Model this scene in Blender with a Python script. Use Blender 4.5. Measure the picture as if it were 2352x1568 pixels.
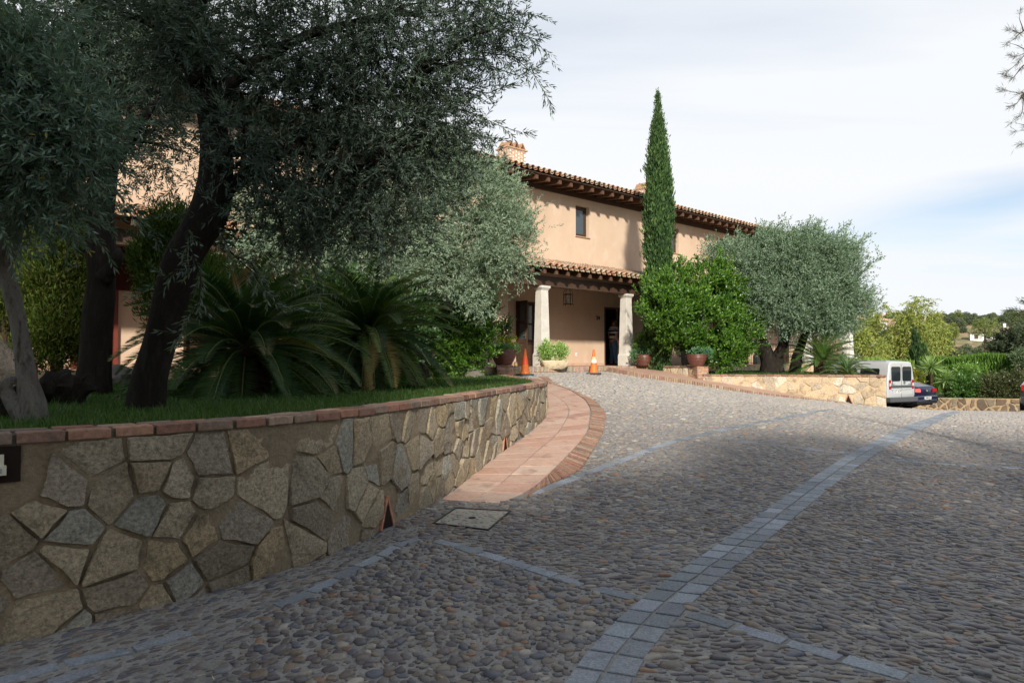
import bpy, bmesh, math, random
import numpy as np
from mathutils import Vector, Matrix, noise as mnoise
for o in list(bpy.data.objects): bpy.data.objects.remove(o)
SC = bpy.context.scene
COL = SC.collection
rad = math.radians

# ------------------------------------------------------------------ camera
FPX, CX, CY, HOR, EYE = 1568.0, 1176.0, 784.0, 827.0, 1.5
PIT = math.atan((HOR - CY) / FPX)
cam = bpy.data.cameras.new('camera'); camo = bpy.data.objects.new('camera', cam); COL.objects.link(camo)
cam.lens = 24; cam.sensor_width = 36; cam.clip_end = 4000; cam.clip_start = 0.05
camo.location = (0, 0, EYE); camo.rotation_euler = (rad(90) + PIT, 0, 0)
SC.camera = camo

# ------------------------------------------------------------------ light
SUN_EL = 28.0
LH = Vector((-0.01, 1.0, 0)).normalized()          # horizontal travel of the light
LT = Vector((LH.x * math.cos(rad(SUN_EL)), LH.y * math.cos(rad(SUN_EL)), -math.sin(rad(SUN_EL))))
sun = bpy.data.lights.new('sun', 'SUN'); suno = bpy.data.objects.new('sun', sun); COL.objects.link(suno)
sun.energy = 4.4; sun.angle = rad(3.0); sun.color = (1.0, 0.93, 0.82)
suno.rotation_euler = LT.to_track_quat('-Z', 'Y').to_euler(); suno.location = (0, -20, 30)
SC.view_settings.view_transform = 'Standard'; SC.view_settings.look = 'None'
SC.view_settings.gamma = 1; SC.view_settings.use_curve_mapping = False
SC.view_settings.exposure = 0.42
W = bpy.data.worlds.new('World'); SC.world = W; W.use_nodes = True
nt = W.node_tree; nt.nodes.clear()
def N(t, typ, **kw):
    n = t.nodes.new(typ)
    for k, v in kw.items(): setattr(n, k, v)
    return n
out = N(nt, 'ShaderNodeOutputWorld')
sky = N(nt, 'ShaderNodeTexSky', sky_type='NISHITA', sun_disc=False)
sky.sun_elevation = rad(SUN_EL); sky.sun_rotation = rad(180); sky.air_density = 1.0; sky.dust_density = 0.6; sky.ozone_density = 1.5
bg1 = N(nt, 'ShaderNodeBackground'); bg1.inputs[1].default_value = 0.11
bg2 = N(nt, 'ShaderNodeBackground'); bg2.inputs[1].default_value = 0.72
nt.links.new(sky.outputs[0], bg1.inputs[0])
tc = N(nt, 'ShaderNodeTexCoord'); sep = N(nt, 'ShaderNodeSeparateXYZ'); nt.links.new(tc.outputs['Generated'], sep.inputs[0])
def mth(op, a, b=None, c=None, tree=nt):
    n = N(tree, 'ShaderNodeMath', operation=op)
    for i, v in enumerate((a, b, c)):
        if v is None: continue
        if isinstance(v, (int, float)): n.inputs[i].default_value = v
        else: tree.links.new(v, n.inputs[i])
    return n.outputs[0]
zz = mth('ADD', mth('MAXIMUM', sep.outputs[2], 0.0), 0.12)
cmb = N(nt, 'ShaderNodeCombineXYZ')
nt.links.new(mth('DIVIDE', sep.outputs[0], zz), cmb.inputs[0]); nt.links.new(mth('DIVIDE', sep.outputs[1], zz), cmb.inputs[1])
mp = N(nt, 'ShaderNodeMapping'); mp.inputs['Rotation'].default_value = (0, 0, rad(-24)); mp.inputs['Scale'].default_value = (0.32, 1.15, 1); mp.inputs['Location'].default_value = (3.1, 0.35, 0)
nt.links.new(cmb.outputs[0], mp.inputs[0])
nz = N(nt, 'ShaderNodeTexNoise'); nz.inputs['Scale'].default_value = 0.75; nz.inputs['Detail'].default_value = 7; nz.inputs['Roughness'].default_value = 0.52; nz.inputs['Distortion'].default_value = 0.35
nt.links.new(mp.outputs[0], nz.inputs[0])
cr = N(nt, 'ShaderNodeValToRGB'); cr.color_ramp.elements[0].position = 0.24; cr.color_ramp.elements[0].color = (0.5, 0.5, 0.5, 1); cr.color_ramp.elements[1].position = 0.46; cr.color_ramp.elements[1].color = (1, 1, 1, 1)
nt.links.new(nz.outputs[0], cr.inputs[0])
# a clearer streak of sky low on the right
u = mth('ADD', mth('MULTIPLY', sep.outputs[0], -0.144), sep.outputs[2])
nz3 = N(nt, 'ShaderNodeTexNoise'); nz3.inputs['Scale'].default_value = 5.0; nz3.inputs['Detail'].default_value = 5
mp3 = N(nt, 'ShaderNodeMapping'); mp3.inputs['Scale'].default_value = (0.8, 0.8, 4.0); nt.links.new(tc.outputs['Generated'], mp3.inputs[0]); nt.links.new(mp3.outputs[0], nz3.inputs[0])
du = mth('ABSOLUTE', mth('SUBTRACT', mth('ADD', u, mth('MULTIPLY', mth('SUBTRACT', nz3.outputs[0], 0.5), 0.06)), 0.105))
band = N(nt, 'ShaderNodeMapRange', clamp=True); nt.links.new(du, band.inputs[0]); band.inputs[1].default_value = 0.0; band.inputs[2].default_value = 0.042; band.inputs[3].default_value = 0.68; band.inputs[4].default_value = 0.0
xr = N(nt, 'ShaderNodeMapRange', clamp=True); nt.links.new(sep.outputs[0], xr.inputs[0]); xr.inputs[1].default_value = 0.36; xr.inputs[2].default_value = 0.56
back = N(nt, 'ShaderNodeMapRange', clamp=True); nt.links.new(sep.outputs[1], back.inputs[0]); back.inputs[1].default_value = -0.25; back.inputs[2].default_value = 0.45; back.inputs[3].default_value = 0.42; back.inputs[4].default_value = 1.0
fac = mth('MULTIPLY', mth('SUBTRACT', cr.outputs[0], mth('MULTIPLY', band.outputs[0], xr.outputs[0])), back.outputs[0])
nz2 = N(nt, 'ShaderNodeTexNoise'); nz2.inputs['Scale'].default_value = 0.5; nz2.inputs['Detail'].default_value = 4; nt.links.new(mp.outputs[0], nz2.inputs[0])
cr2 = N(nt, 'ShaderNodeValToRGB'); cr2.color_ramp.elements[0].position = 0.3; cr2.color_ramp.elements[0].color = (0.95, 0.99, 1.03, 1); cr2.color_ramp.elements[1].position = 0.7; cr2.color_ramp.elements[1].color = (1.0, 1.02, 1.06, 1)
nt.links.new(nz2.outputs[0], cr2.inputs[0]); nt.links.new(cr2.outputs[0], bg2.inputs[0])
mx = N(nt, 'ShaderNodeMixShader'); nt.links.new(fac, mx.inputs[0]); nt.links.new(bg1.outputs[0], mx.inputs[1]); nt.links.new(bg2.outputs[0], mx.inputs[2])
nt.links.new(mx.outputs[0], out.inputs[0])
SC.cycles.max_bounces = 6; SC.cycles.diffuse_bounces = 3; SC.cycles.glossy_bounces = 2; SC.cycles.transmission_bounces = 4; SC.cycles.transparent_max_bounces = 4

# ------------------------------------------------------------------ helpers
R = random.Random(7)
rng = np.random.default_rng(11)

def U(px, py, y):
    """point of the place seen at photo position (px,py) (2352 wide) at distance y"""
    a = (px - CX) / FPX; v = (CY - py) / FPX
    Y = math.cos(PIT) - v * math.sin(PIT); Z = math.sin(PIT) + v * math.cos(PIT)
    s = y / Y
    return (a * s, y, EYE + Z * s)

# height of the driveway
CP = np.array([(-2.7,3.6,0),(-1.65,4.58,.05),(-1.27,5.64,.06),(-.66,7.2,.11),(.58,11.96,.49),(.4,19.3,1.06),(2.5,20.9,1.09),
 (0,20,1.1),(3.1,21.5,1.11),(4.1,21,.94),(5.4,20.5,.77),(7.25,20.2,.48),(8.7,20,.34),(10,20.3,.21),(11,20.2,.1),(14.5,26.5,-.36),
 (20,23.6,-.35),(18,28,-.55),(25,30,-.8),(20,34,-.95),(32,36,-1.0),(12,34,-.5),(16,12,-.05),(8,3,0),(0,1,0),(0,-10,0),(12,-10,0),(-10,-10,0),(-10,2,0),
 (30,10,-.2),(6,8,.05),(3,3.5,0),(3,6,.03),(34,22,-.5),(.9,8.5,.2)], float)
def _tps(d2): return np.where(d2 > 1e-9, 0.5 * d2 * np.log(np.maximum(d2, 1e-9)), 0.0)
_n = len(CP); _d2 = ((CP[:, None, :2] - CP[None, :, :2]) ** 2).sum(-1)
_A = np.zeros((_n + 3, _n + 3)); _A[:_n, :_n] = _tps(_d2) + np.eye(_n) * 0.6
_P = np.c_[np.ones(_n), CP[:, :2]]; _A[:_n, _n:] = _P; _A[_n:, :_n] = _P.T
_w = np.linalg.solve(_A, np.r_[CP[:, 2], 0, 0, 0])
def G(x, y):
    x = np.asarray(x, float); y = np.asarray(y, float); sh = np.broadcast(x, y).shape
    X = np.broadcast_to(x, sh).ravel(); Y = np.broadcast_to(y, sh).ravel(); r = np.empty(X.size)
    for i in range(0, X.size, 20000):
        xs = X[i:i+20000]; ys = Y[i:i+20000]
        d2 = (xs[:, None] - CP[None, :, 0]) ** 2 + (ys[:, None] - CP[None, :, 1]) ** 2
        r[i:i+20000] = _tps(d2) @ _w[:_n] + _w[_n] + _w[_n+1] * xs + _w[_n+2] * ys
    r = r.reshape(sh)
    return float(r) if sh == () else r
def gp(px, py):
    """where the line of sight meets the driveway"""
    ys = np.linspace(1.5, 60, 1200)
    a = (px - CX) / FPX; v = (CY - py) / FPX
    Yc = math.cos(PIT) - v * math.sin(PIT); Zc = math.sin(PIT) + v * math.cos(PIT)
    s = ys / Yc; d = (EYE + Zc * s) - G(a * s, ys)
    i = np.argmax(d < 0)
    if i == 0: i = len(ys) - 1
    t = d[i-1] / (d[i-1] - d[i]); y = ys[i-1] + t * (ys[i] - ys[i-1]); s = y / Yc
    return (a * s, y)
def pip(px, py, poly):
    inside = np.zeros(px.shape, bool); n = len(poly); j = n - 1
    for i in range(n):
        xi, yi = poly[i]; xj, yj = poly[j]
        c = ((yi > py) != (yj > py)) & (px < (xj - xi) * (py - yi) / ((yj - yi) or 1e-12) + xi)
        inside ^= c; j = i
    return inside

def setp(o, label=None, cat=None, group=None, kind=None):
    if label: o['label'] = label
    if cat: o['category'] = cat
    if group: o['group'] = group
    if kind: o['kind'] = kind
    return o
def link(name, me, parent=None, mats=None):
    o = bpy.data.objects.new(name, me); COL.objects.link(o)
    if parent is not None: o.parent = parent
    if mats is not None and me is not None:
        for m in (mats if isinstance(mats, (list, tuple)) else [mats]): me.materials.append(m)
    return o
def empty(name, loc, rz=0, label=None, cat=None, group=None):
    o = bpy.data.objects.new(name, None); COL.objects.link(o); o.location = loc; o.rotation_euler = (0, 0, rz)
    o.empty_display_size = 0.2
    return setp(o, label, cat, group)
def kids(o): return [c for c in bpy.data.objects if c.parent is o]
def copy_tree(o, parent=None):
    c = o.copy(); COL.objects.link(c)
    if parent is not None: c.parent = parent
    for ch in kids(o): copy_tree(ch, c)
    return c

def npmesh(name, V, Fs, mat, parent=None, smooth=False, col=None):
    """V (n,3); Fs list of int arrays (m,k)"""
    me = bpy.data.meshes.new(name)
    V = np.asarray(V, np.float32); Fs = [np.asarray(f, np.int32) for f in Fs if len(f)]
    me.vertices.add(len(V)); me.vertices.foreach_set('co', V.ravel())
    nl = sum(f.size for f in Fs); nf = sum(len(f) for f in Fs)
    me.loops.add(nl); me.loops.foreach_set('vertex_index', np.concatenate([f.ravel() for f in Fs]))
    me.polygons.add(nf)
    tot = np.concatenate([np.full(len(f), f.shape[1], np.int32) for f in Fs])
    st = np.r_[0, np.cumsum(tot)[:-1]].astype(np.int32)
    me.polygons.foreach_set('loop_start', st); me.polygons.foreach_set('loop_total', tot)
    me.polygons.foreach_set('use_smooth', np.full(nf, bool(smooth)))
    if col is not None:
        a = me.attributes.new('Col', 'FLOAT_COLOR', 'POINT')
        c = np.ones((len(V), 4), np.float32); c[:, :3] = col; a.data.foreach_set('color', c.ravel())
    me.update(calc_edges=True); me.validate()
    return link(name, me, parent, mat)

class MB:
    def __init__(s, M=None): s.v = []; s.f = []; s.c = []; s.M = M
    def add(s, vs, fs, col=None):
        k = len(s.v)
        for p in vs:
            p = Vector(p)
            if s.M is not None: p = s.M @ p
            s.v.append(tuple(p)); s.c.append(col or (1, 1, 1))
        s.f += [tuple(i + k for i in f) for f in fs]
    def box(s, x0, x1, y0, y1, z0, z1, col=None, ch=0.0):
        if ch <= 0:
            s.add([(x0,y0,z0),(x1,y0,z0),(x1,y1,z0),(x0,y1,z0),(x0,y0,z1),(x1,y0,z1),(x1,y1,z1),(x0,y1,z1)],
              [(0,3,2,1),(4,5,6,7),(0,1,5,4),(1,2,6,5),(2,3,7,6),(3,0,4,7)], col)
        else:
            vs = []
            for (z, i) in ((z0, ch), (z0 + ch, 0), (z1 - ch, 0), (z1, ch)):
                vs += [(x0+i,y0+i,z),(x1-i,y0+i,z),(x1-i,y1-i,z),(x0+i,y1-i,z)]
            fs = [(0,3,2,1),(12,13,14,15)]
            for r in range(3):
                for k in range(4): fs.append((r*4+k, r*4+(k+1)%4, r*4+4+(k+1)%4, r*4+4+k))
            s.add(vs, fs, col)
    def obox(s, c, h, X, Y, Z=(0,0,1), col=None, ch=0.0):
        c = Vector(c); X = Vector(X); Y = Vector(Y); Z = Vector(Z)
        t = MB(); t.box(-h[0], h[0], -h[1], h[1], -h[2], h[2], None, ch)
        s.add([c + X*p[0] + Y*p[1] + Z*p[2] for p in t.v], t.f, col)
    def ring(s, pts, col=None): pass
    def loft(s, rings, cap=True, col=None, closed=True):
        n = len(rings[0]); vs = [p for r in rings for p in r]; fs = []
        for i in range(len(rings) - 1):
            for k in range(n if closed else n - 1):
                a = i*n + k; b = i*n + (k+1) % n
                fs.append((a, b, b + n, a + n))
        if cap and closed: fs.append(tuple(reversed(range(n)))); fs.append(tuple(range((len(rings)-1)*n, len(rings)*n)))
        s.add(vs, fs, col)
    def prism(s, poly, z0, z1, col=None):
        s.loft([[(p[0], p[1], z0) for p in poly], [(p[0], p[1], z1) for p in poly]], True, col)
    def tube(s, path, rad_, seg=8, col=None, cap=True, bump=0.0, seed=0, fr=3.0):
        P = [Vector(p) for p in path]; n = len(P)
        if isinstance(rad_, (int, float)): rad_ = [rad_] * n
        rings = []; ref = Vector((0.31, 0.17, 0.93))
        T0 = (P[1] - P[0]).normalized()
        if abs(T0.dot(ref)) > 0.9: ref = Vector((1, 0.1, 0))
        for i in range(n):
            T = (P[min(i+1, n-1)] - P[max(i-1, 0)]).normalized()
            A = (ref - T * ref.dot(T)).normalized(); B = T.cross(A); ref = A
            r = []
            for k in range(seg):
                a = 2 * math.pi * k / seg; q = A * math.cos(a) + B * math.sin(a); rr = rad_[i]
                if bump: rr *= 1 + bump * (mnoise.noise((P[i] + q * rad_[i] * 1.3) * fr + Vector((seed, 0, 0))) * 1.6 + 0.35 * math.sin(a * 4 + P[i].z * 1.3 + seed))
                r.append(P[i] + q * rr)
            rings.append(r)
        s.loft(rings, cap, col)
    def lathe(s, prof, seg=24, c=(0,0,0), col=None, cap=True):
        rings = [[(c[0] + r*math.cos(2*math.pi*k/seg), c[1] + r*math.sin(2*math.pi*k/seg), c[2] + z) for k in range(seg)] for r, z in prof]
        s.loft(rings, cap, col)
    def ball(s, c, r, seg=10, col=None, bump=0, seed=0, fr=2.0):
        if isinstance(r, (int, float)): r = (r, r, r)
        rings = []
        nr = max(4, seg // 2)
        for i in range(nr + 1):
            th = math.pi * (i / nr) ; th = min(max(th, 0.02), math.pi - 0.02); rg = []
            for k in range(seg):
                a = 2*math.pi*k/seg; q = Vector((math.sin(th)*math.cos(a), math.sin(th)*math.sin(a), -math.cos(th)))
                f = 1 + (bump * mnoise.noise(q * fr + Vector((seed, seed, 0))) if bump else 0)
                rg.append((c[0] + q.x*r[0]*f, c[1] + q.y*r[1]*f, c[2] + q.z*r[2]*f))
            rings.append(rg)
        s.loft(rings, True, col)
    def build(s, name, mat, parent=None, smooth=False, angle=None):
        me = bpy.data.meshes.new(name); me.from_pydata(s.v, [], s.f)
        a = me.attributes.new('Col', 'FLOAT_COLOR', 'POINT')
        c = np.ones((len(s.v), 4), np.float32); c[:, :3] = s.c; a.data.foreach_set('color', c.ravel())
        if smooth or angle:
            me.polygons.foreach_set('use_smooth', np.ones(len(me.polygons), bool))
            if angle:
                me.update(); bm = bmesh.new(); bm.from_mesh(me)
                for e in bm.edges:
                    if len(e.link_faces) == 2 and e.calc_face_angle(0) > rad(angle): e.smooth = False
                bm.to_mesh(me); bm.free()
        me.update()
        return link(name, me, parent, mat)

# ------------------------------------------------------------------ materials
def M(name, col=(.5,.5,.5), rough=.8, spec=.3, var=None, bump=None, attr=False, metal=0, coat=0, trans=0.0, back=None, stretch=(1,1,1), speck=None, emit=None, tcol=None, stain=None, coord='Object'):
    m = bpy.data.materials.new(name); m.use_nodes = True; t = m.node_tree; L = t.links
    b = t.nodes['Principled BSDF']; o = t.nodes['Material Output']
    b.inputs['Roughness'].default_value = rough; b.inputs['Specular IOR Level'].default_value = spec; b.inputs['Metallic'].default_value = metal
    if coat: b.inputs['Coat Weight'].default_value = coat; b.inputs['Coat Roughness'].default_value = .05
    if emit: b.inputs['Emission Color'].default_value = (*emit[0], 1); b.inputs['Emission Strength'].default_value = emit[1]
    rgb = N(t, 'ShaderNodeRGB'); rgb.outputs[0].default_value = (*col, 1); c = rgb.outputs[0]
    tcn = N(t, 'ShaderNodeTexCoord'); mpn = N(t, 'ShaderNodeMapping'); mpn.inputs['Scale'].default_value = stretch; L.new(tcn.outputs[coord], mpn.inputs[0])
    vec = mpn.outputs[0]
    def mix(f, a, bb, bt='MIX'):
        n = N(t, 'ShaderNodeMix', data_type='RGBA', blend_type=bt)
        for i, v in ((0, f), (6, a), (7, bb)):
            if isinstance(v, (int, float)): n.inputs[i].default_value = v
            elif isinstance(v, tuple): n.inputs[i].default_value = (*v, 1)
            else: L.new(v, n.inputs[i])
        return n.outputs[2]
    def noise(sc, det=5, ro=.55, dist=0):
        n = N(t, 'ShaderNodeTexNoise'); n.inputs['Scale'].default_value = sc; n.inputs['Detail'].default_value = det; n.inputs['Roughness'].default_value = ro; n.inputs['Distortion'].default_value = dist
        L.new(vec, n.inputs[0]); return n.outputs[0]
    def rng_(v, a, bb, c0=0, c1=1):
        n = N(t, 'ShaderNodeMapRange', clamp=True); L.new(v, n.inputs[0])
        for i, q in enumerate((a, bb, c0, c1)): n.inputs[i+1].default_value = q
        return n.outputs[0]
    if attr:
        an = N(t, 'ShaderNodeAttribute', attribute_name='Col'); c = mix(1.0, c, an.outputs[0], 'MULTIPLY')
    if back:
        ge = N(t, 'ShaderNodeNewGeometry'); c = mix(ge.outputs['Backfacing'], c, mix(0.85, c, back))
    for vv in (var if isinstance(var, list) else [var] if var else []):   # (scale, colour2, lo, hi)
        c = mix(rng_(noise(vv[0], 6, .6, .3), vv[2], vv[3]), c, vv[1])
    if speck:
        c = mix(rng_(noise(speck[0], 3, .7), .3, .7), mix(1, c, (1-speck[1],)*3, 'MULTIPLY'), mix(1, c, (1+speck[1],)*3, 'MULTIPLY'))
    L.new(c, b.inputs['Base Color'])
    if bump:
        prev = None
        for (sc, dist) in (bump if isinstance(bump, list) else [bump]):
            bn = N(t, 'ShaderNodeBump'); bn.inputs['Distance'].default_value = dist; bn.inputs['Strength'].default_value = 1
            L.new(noise(sc, 6, .65), bn.inputs['Height'])
            if prev is not None: L.new(prev, bn.inputs['Normal'])
            prev = bn.outputs[0]
        L.new(prev, b.inputs['Normal'])
    if trans:
        tr = N(t, 'ShaderNodeBsdfTranslucent'); L.new(mix(1, c, tcol or (1.5, 1.9, .8), 'MULTIPLY'), tr.inputs[0])
        ms = N(t, 'ShaderNodeMixShader'); ms.inputs[0].default_value = trans; L.new(b.outputs[0], ms.inputs[1]); L.new(tr.outputs[0], ms.inputs[2]); L.new(ms.outputs[0], o.inputs[0])
    return m
def glass(name, tint=(.03,.035,.04), rough=.05):
    return M(name, tint, rough, .8)
MT = {}
MT['stone'] = M('wall_stone', (1,1,1), .9, .2, var=[(5,(.11,.09,.06),.55,.8),(2.4,(.20,.145,.09),.6,.8),(13,(.27,.23,.17),.62,.8)], bump=[(5,.03),(19,.016),(70,.008)], attr=True, speck=(45,.45))
MT['mortar'] = M('mortar', (.225,.178,.12), .95, .1, var=(5,(.16,.125,.085),.5,.75), bump=[(12,.02),(60,.006)], attr=True, speck=(40,.2))
MT['brick'] = M('brick', (1,1,1), .9, .2, var=[(7,(.10,.085,.07),.6,.78)], bump=[(25,.006),(90,.003)], attr=True, speck=(25,.3))
MT['granite'] = M('granite', (.21,.232,.255), .75, .35, var=(5,(.13,.145,.16),.5,.75), bump=[(14,.012),(80,.006)], attr=True, speck=(70,.35))
MT['pebble'] = M('pebble', (1,1,1), .46, .5, attr=True, speck=(60,.18), bump=[(90,.0015)])
MT['grout'] = M('drive_mortar', (.25,.242,.222), .95, .15, var=[(1.1,(.155,.15,.14),.5,.75),(7,(.165,.157,.145),.5,.7)], bump=[(14,.012),(70,.005)], speck=(60,.25))
MT['tile'] = M('terracotta_tile', (1,1,1), .65, .35, var=[(3.0,(.22,.12,.09),.55,.75),(1.3,(.46,.35,.28),.5,.8),(6,(.28,.17,.13),.58,.75)], bump=[(12,.004)], attr=True, speck=(20,.12))
MT['roof'] = M('roof_tile', (1,1,1), .85, .25, var=[(4,(.16,.14,.09),.55,.72)], bump=[(20,.006)], attr=True, speck=(14,.25))
MT['plaster'] = M('ochre_plaster', (.58,.437,.318), .92, .15, var=[(.55,(.50,.35,.25),.42,.68),(2.2,(.66,.51,.40),.55,.8),(5.5,(.55,.41,.31),.5,.8)], bump=[(30,.003)], stretch=(1,1,.6))
MT['column'] = M('pale_column_stone', (.60,.57,.51), .9, .2, var=(3,(.50,.47,.41),.45,.7), bump=[(35,.006)], speck=(30,.08))
MT['wood'] = M('dark_wood', (.055,.030,.018), .6, .35, var=(6,(.10,.055,.032),.5,.75), bump=[(18,.003)], stretch=(1,6,6))
MT['rafter'] = M('rafter_wood', (.12,.065,.038), .75, .25, var=(5,(.06,.033,.02),.45,.7), bump=[(18,.004)], stretch=(1.5,1.5,6))
MT['iron'] = M('dark_iron', (.03,.026,.024), .55, .4, metal=.3)
MT['glass'] = glass('window_glass', (.05,.065,.075), .08)
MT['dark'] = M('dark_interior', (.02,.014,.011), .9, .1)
MT['bark'] = M('olive_bark', (.026,.021,.017), .95, .1, var=[(3,(.05,.043,.036),.5,.72),(9,(.018,.02,.017),.5,.7)], bump=[(7,.05),(26,.02)], stretch=(3.0,3.0,.7))
MT['bark_grey'] = M('grey_bark', (.19,.175,.155), .95, .1, var=[(3,(.09,.075,.06),.5,.72),(9,(.05,.04,.03),.55,.7),(4,(.26,.24,.2),.6,.75)], bump=[(6,.06),(22,.025)], stretch=(2.0,2.0,.7))
MT['bark_white'] = M('pale_bark', (.48,.44,.38), .9, .1, var=(3,(.40,.33,.26),.5,.7))
MT['bark_brown'] = M('brown_bark', (.07,.045,.03), .95, .1, bump=[(12,.03)])
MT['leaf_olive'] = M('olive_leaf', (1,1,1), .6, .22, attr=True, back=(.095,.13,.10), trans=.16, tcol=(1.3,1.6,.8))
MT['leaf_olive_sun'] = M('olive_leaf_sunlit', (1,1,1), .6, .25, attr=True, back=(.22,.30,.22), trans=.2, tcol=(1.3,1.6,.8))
MT['leaf'] = M('green_leaf', (1,1,1), .38, .5, attr=True, trans=.2)
MT['leaf_matte'] = M('scale_leaf', (1,1,1), .7, .2, attr=True, trans=.18)
MT['palm'] = M('palm_leaf', (1,1,1), .55, .25, attr=True, trans=.15)
MT['grassblade'] = M('grass_blade', (1,1,1), .6, .3, attr=True, trans=.3)
MT['lawn'] = M('lawn_soil', (.045,.075,.02), .95, .1, var=[(1.0,(.13,.10,.065),.58,.72),(9,(.03,.055,.012),.45,.7)], bump=[(20,.03)])
MT['rock'] = M('rock', (.30,.20,.12), .95, .15, var=[(3,(.17,.12,.08),.45,.7)], bump=[(4,.06),(18,.03)])
MT['rock_grey'] = M('rock_grey', (.16,.14,.12), .95, .15, var=[(3,(.09,.08,.06),.45,.7)], bump=[(4,.05),(18,.03)])
MT['white'] = M('white_paint', (.8,.8,.78), .6, .3)
# ------------------------------------------------------------------ polylines on the place
def c4(x, y): return ((2000 + x/1.278)*.6125, (1400 + y/1.278)*.6125)
def c3(x, y): return ((1000 + x/1.96)*.6125, (1900 + y/1.96)*.6125)
def c2(x, y): return ((1000 + x/1.809)*.6125, (1400 + y/1.809)*.6125)
def c1(x, y): return ((x/1.479)*.6125, (1500 + y/1.479)*.6125)
def gpl(pts, f=None): return [gp(*(f(*p) if f else p)) for p in pts]
def resample(pts, n=None, step=None):
    P = np.array(pts, float); d = np.r_[0, np.cumsum(np.linalg.norm(np.diff(P[:, :2], axis=0), axis=1))]
    if n is None: n = max(2, int(round(d[-1]/step)) + 1)
    s = np.linspace(0, d[-1], n)
    return np.stack([np.interp(s, d, P[:, k]) for k in range(P.shape[1])], 1)
def smooth_path(pts, n=60, it=3):
    P = resample(pts, n)
    for _ in range(it): P[1:-1] = (P[:-2] + 2*P[1:-1] + P[2:]) / 4
    return P
def plen(P): P = np.array(P); return float(np.linalg.norm(np.diff(P[:, :2], axis=0), axis=1).sum())
def offset_path(P, o):
    P = np.array(P, float); T = np.gradient(P[:, :2], axis=0); T /= np.linalg.norm(T, axis=1)[:, None] + 1e-9
    Q = P.copy(); Q[:, 0] += T[:, 1]*o; Q[:, 1] -= T[:, 0]*o      # + = right of travel
    return Q

# left planter wall: outer face line, travelling away from the camera; road is on the right of travel
WL = smooth_path([(-7.5,.9),(-5.6,1.75),(-3.8,2.75),(-2.72,3.6),(-1.68,4.58),(-1.27,5.3),(-.98,6.2),(-.66,7.2),(-.26,8.8),(.18,10.4),(.52,11.7),(.64,12.6),(.58,13.5),(.34,14.8),(.08,16.2),(-.12,17.6),(-.2,18.6)], 90, 2)
# right planter wall, travelling to the right
WR = smooth_path([U(1600,860,21.5)[:2],(6.3,21.35),U(1739,862,21.1)[:2],U(1856,862,20.8)[:2],U(1948,862,20.5)[:2],U(2034,862,20.2)[:2]], 50, 1)
WR2 = np.array([WR[-1], (11.25,21.5), (11.35,24.0), (11.0,27.5)])
# kerb of the right sidewalk
KR = [U(1398,853,22.0),U(1440,861,21.3),U(1484,869,20.9),U(1540,876,20.65),U(1592,883,20.4),U(1660,894,20.3),U(1739,906,20.15),U(1856,918,20.0),U(1948,926.6,20.3)]
KB = [U(1420,843.5,23.4),U(1470,846,23.2),U(1530,852,22.7),U(1570,861,22.2),U(1612,872,21.45),U(1680,883,21.25),U(1739,891.5,21.05),U(1856,913,20.75),U(1950,926,20.42)]
O0 = Vector((0.92, 21.0, 0)); BD = Vector((.757, .653, 0)); BE = Vector((-.653, .757, 0)); FLOOR = 1.3
def B(t, w, z=0): p = O0 + BD*t + BE*w; return (p.x, p.y, FLOOR + z)
STEPW = -.55
DOM = [tuple(p) for p in WL] + [B(-1.3, STEPW)[:2], B(3.0, STEPW)[:2]] + [k[:2] for k in KR] + [tuple(WR[-1]), (11.25,21.5),(11.35,24.0),(11.0,27.5),(10.5,31),(14,38),(46,40),(46,-9),(-9,-9)]

# mortar bed of the drive (structure)
xs = np.concatenate([np.linspace(-9, 0, 60, endpoint=False), np.linspace(0, 12, 100, endpoint=False), np.linspace(12, 46, 70)])
ys = np.concatenate([np.linspace(-9, 0, 12, endpoint=False), np.linspace(0, 26, 190, endpoint=False), np.linspace(26, 40, 30)])
XX, YY = np.meshgrid(xs, ys); ZZ = G(XX, YY)
nx, ny = len(xs), len(ys); idx = np.arange(nx*ny).reshape(ny, nx)
quads = np.stack([idx[:-1, :-1], idx[:-1, 1:], idx[1:, 1:], idx[1:, :-1]], -1).reshape(-1, 4)
cx_ = (XX[:-1, :-1] + XX[1:, 1:]).ravel()/2; cy_ = (YY[:-1, :-1] + YY[1:, 1:]).ravel()/2
domw = [tuple(p) for p in offset_path(WL, -.25)] + [B(-1.3, -.3)[:2], B(3.4, -.3)[:2]] + [k[:2] for k in KB[1:-2]] + [tuple(p) for p in offset_path(WR[-12:], -.2)] + [(11.0,21.5),(11.05,24.0),(10.7,27.5),(10.2,31),(14,39),(46,41),(46,-9),(-9,-9)]
keep = pip(cx_, cy_, domw)
drive = npmesh('driveway', np.stack([XX.ravel(), YY.ravel(), ZZ.ravel()], 1), [quads[keep]], MT['grout'], smooth=True)
setp(drive, 'grey mortar bed of the cobbled driveway', None, None, 'structure')

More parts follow.
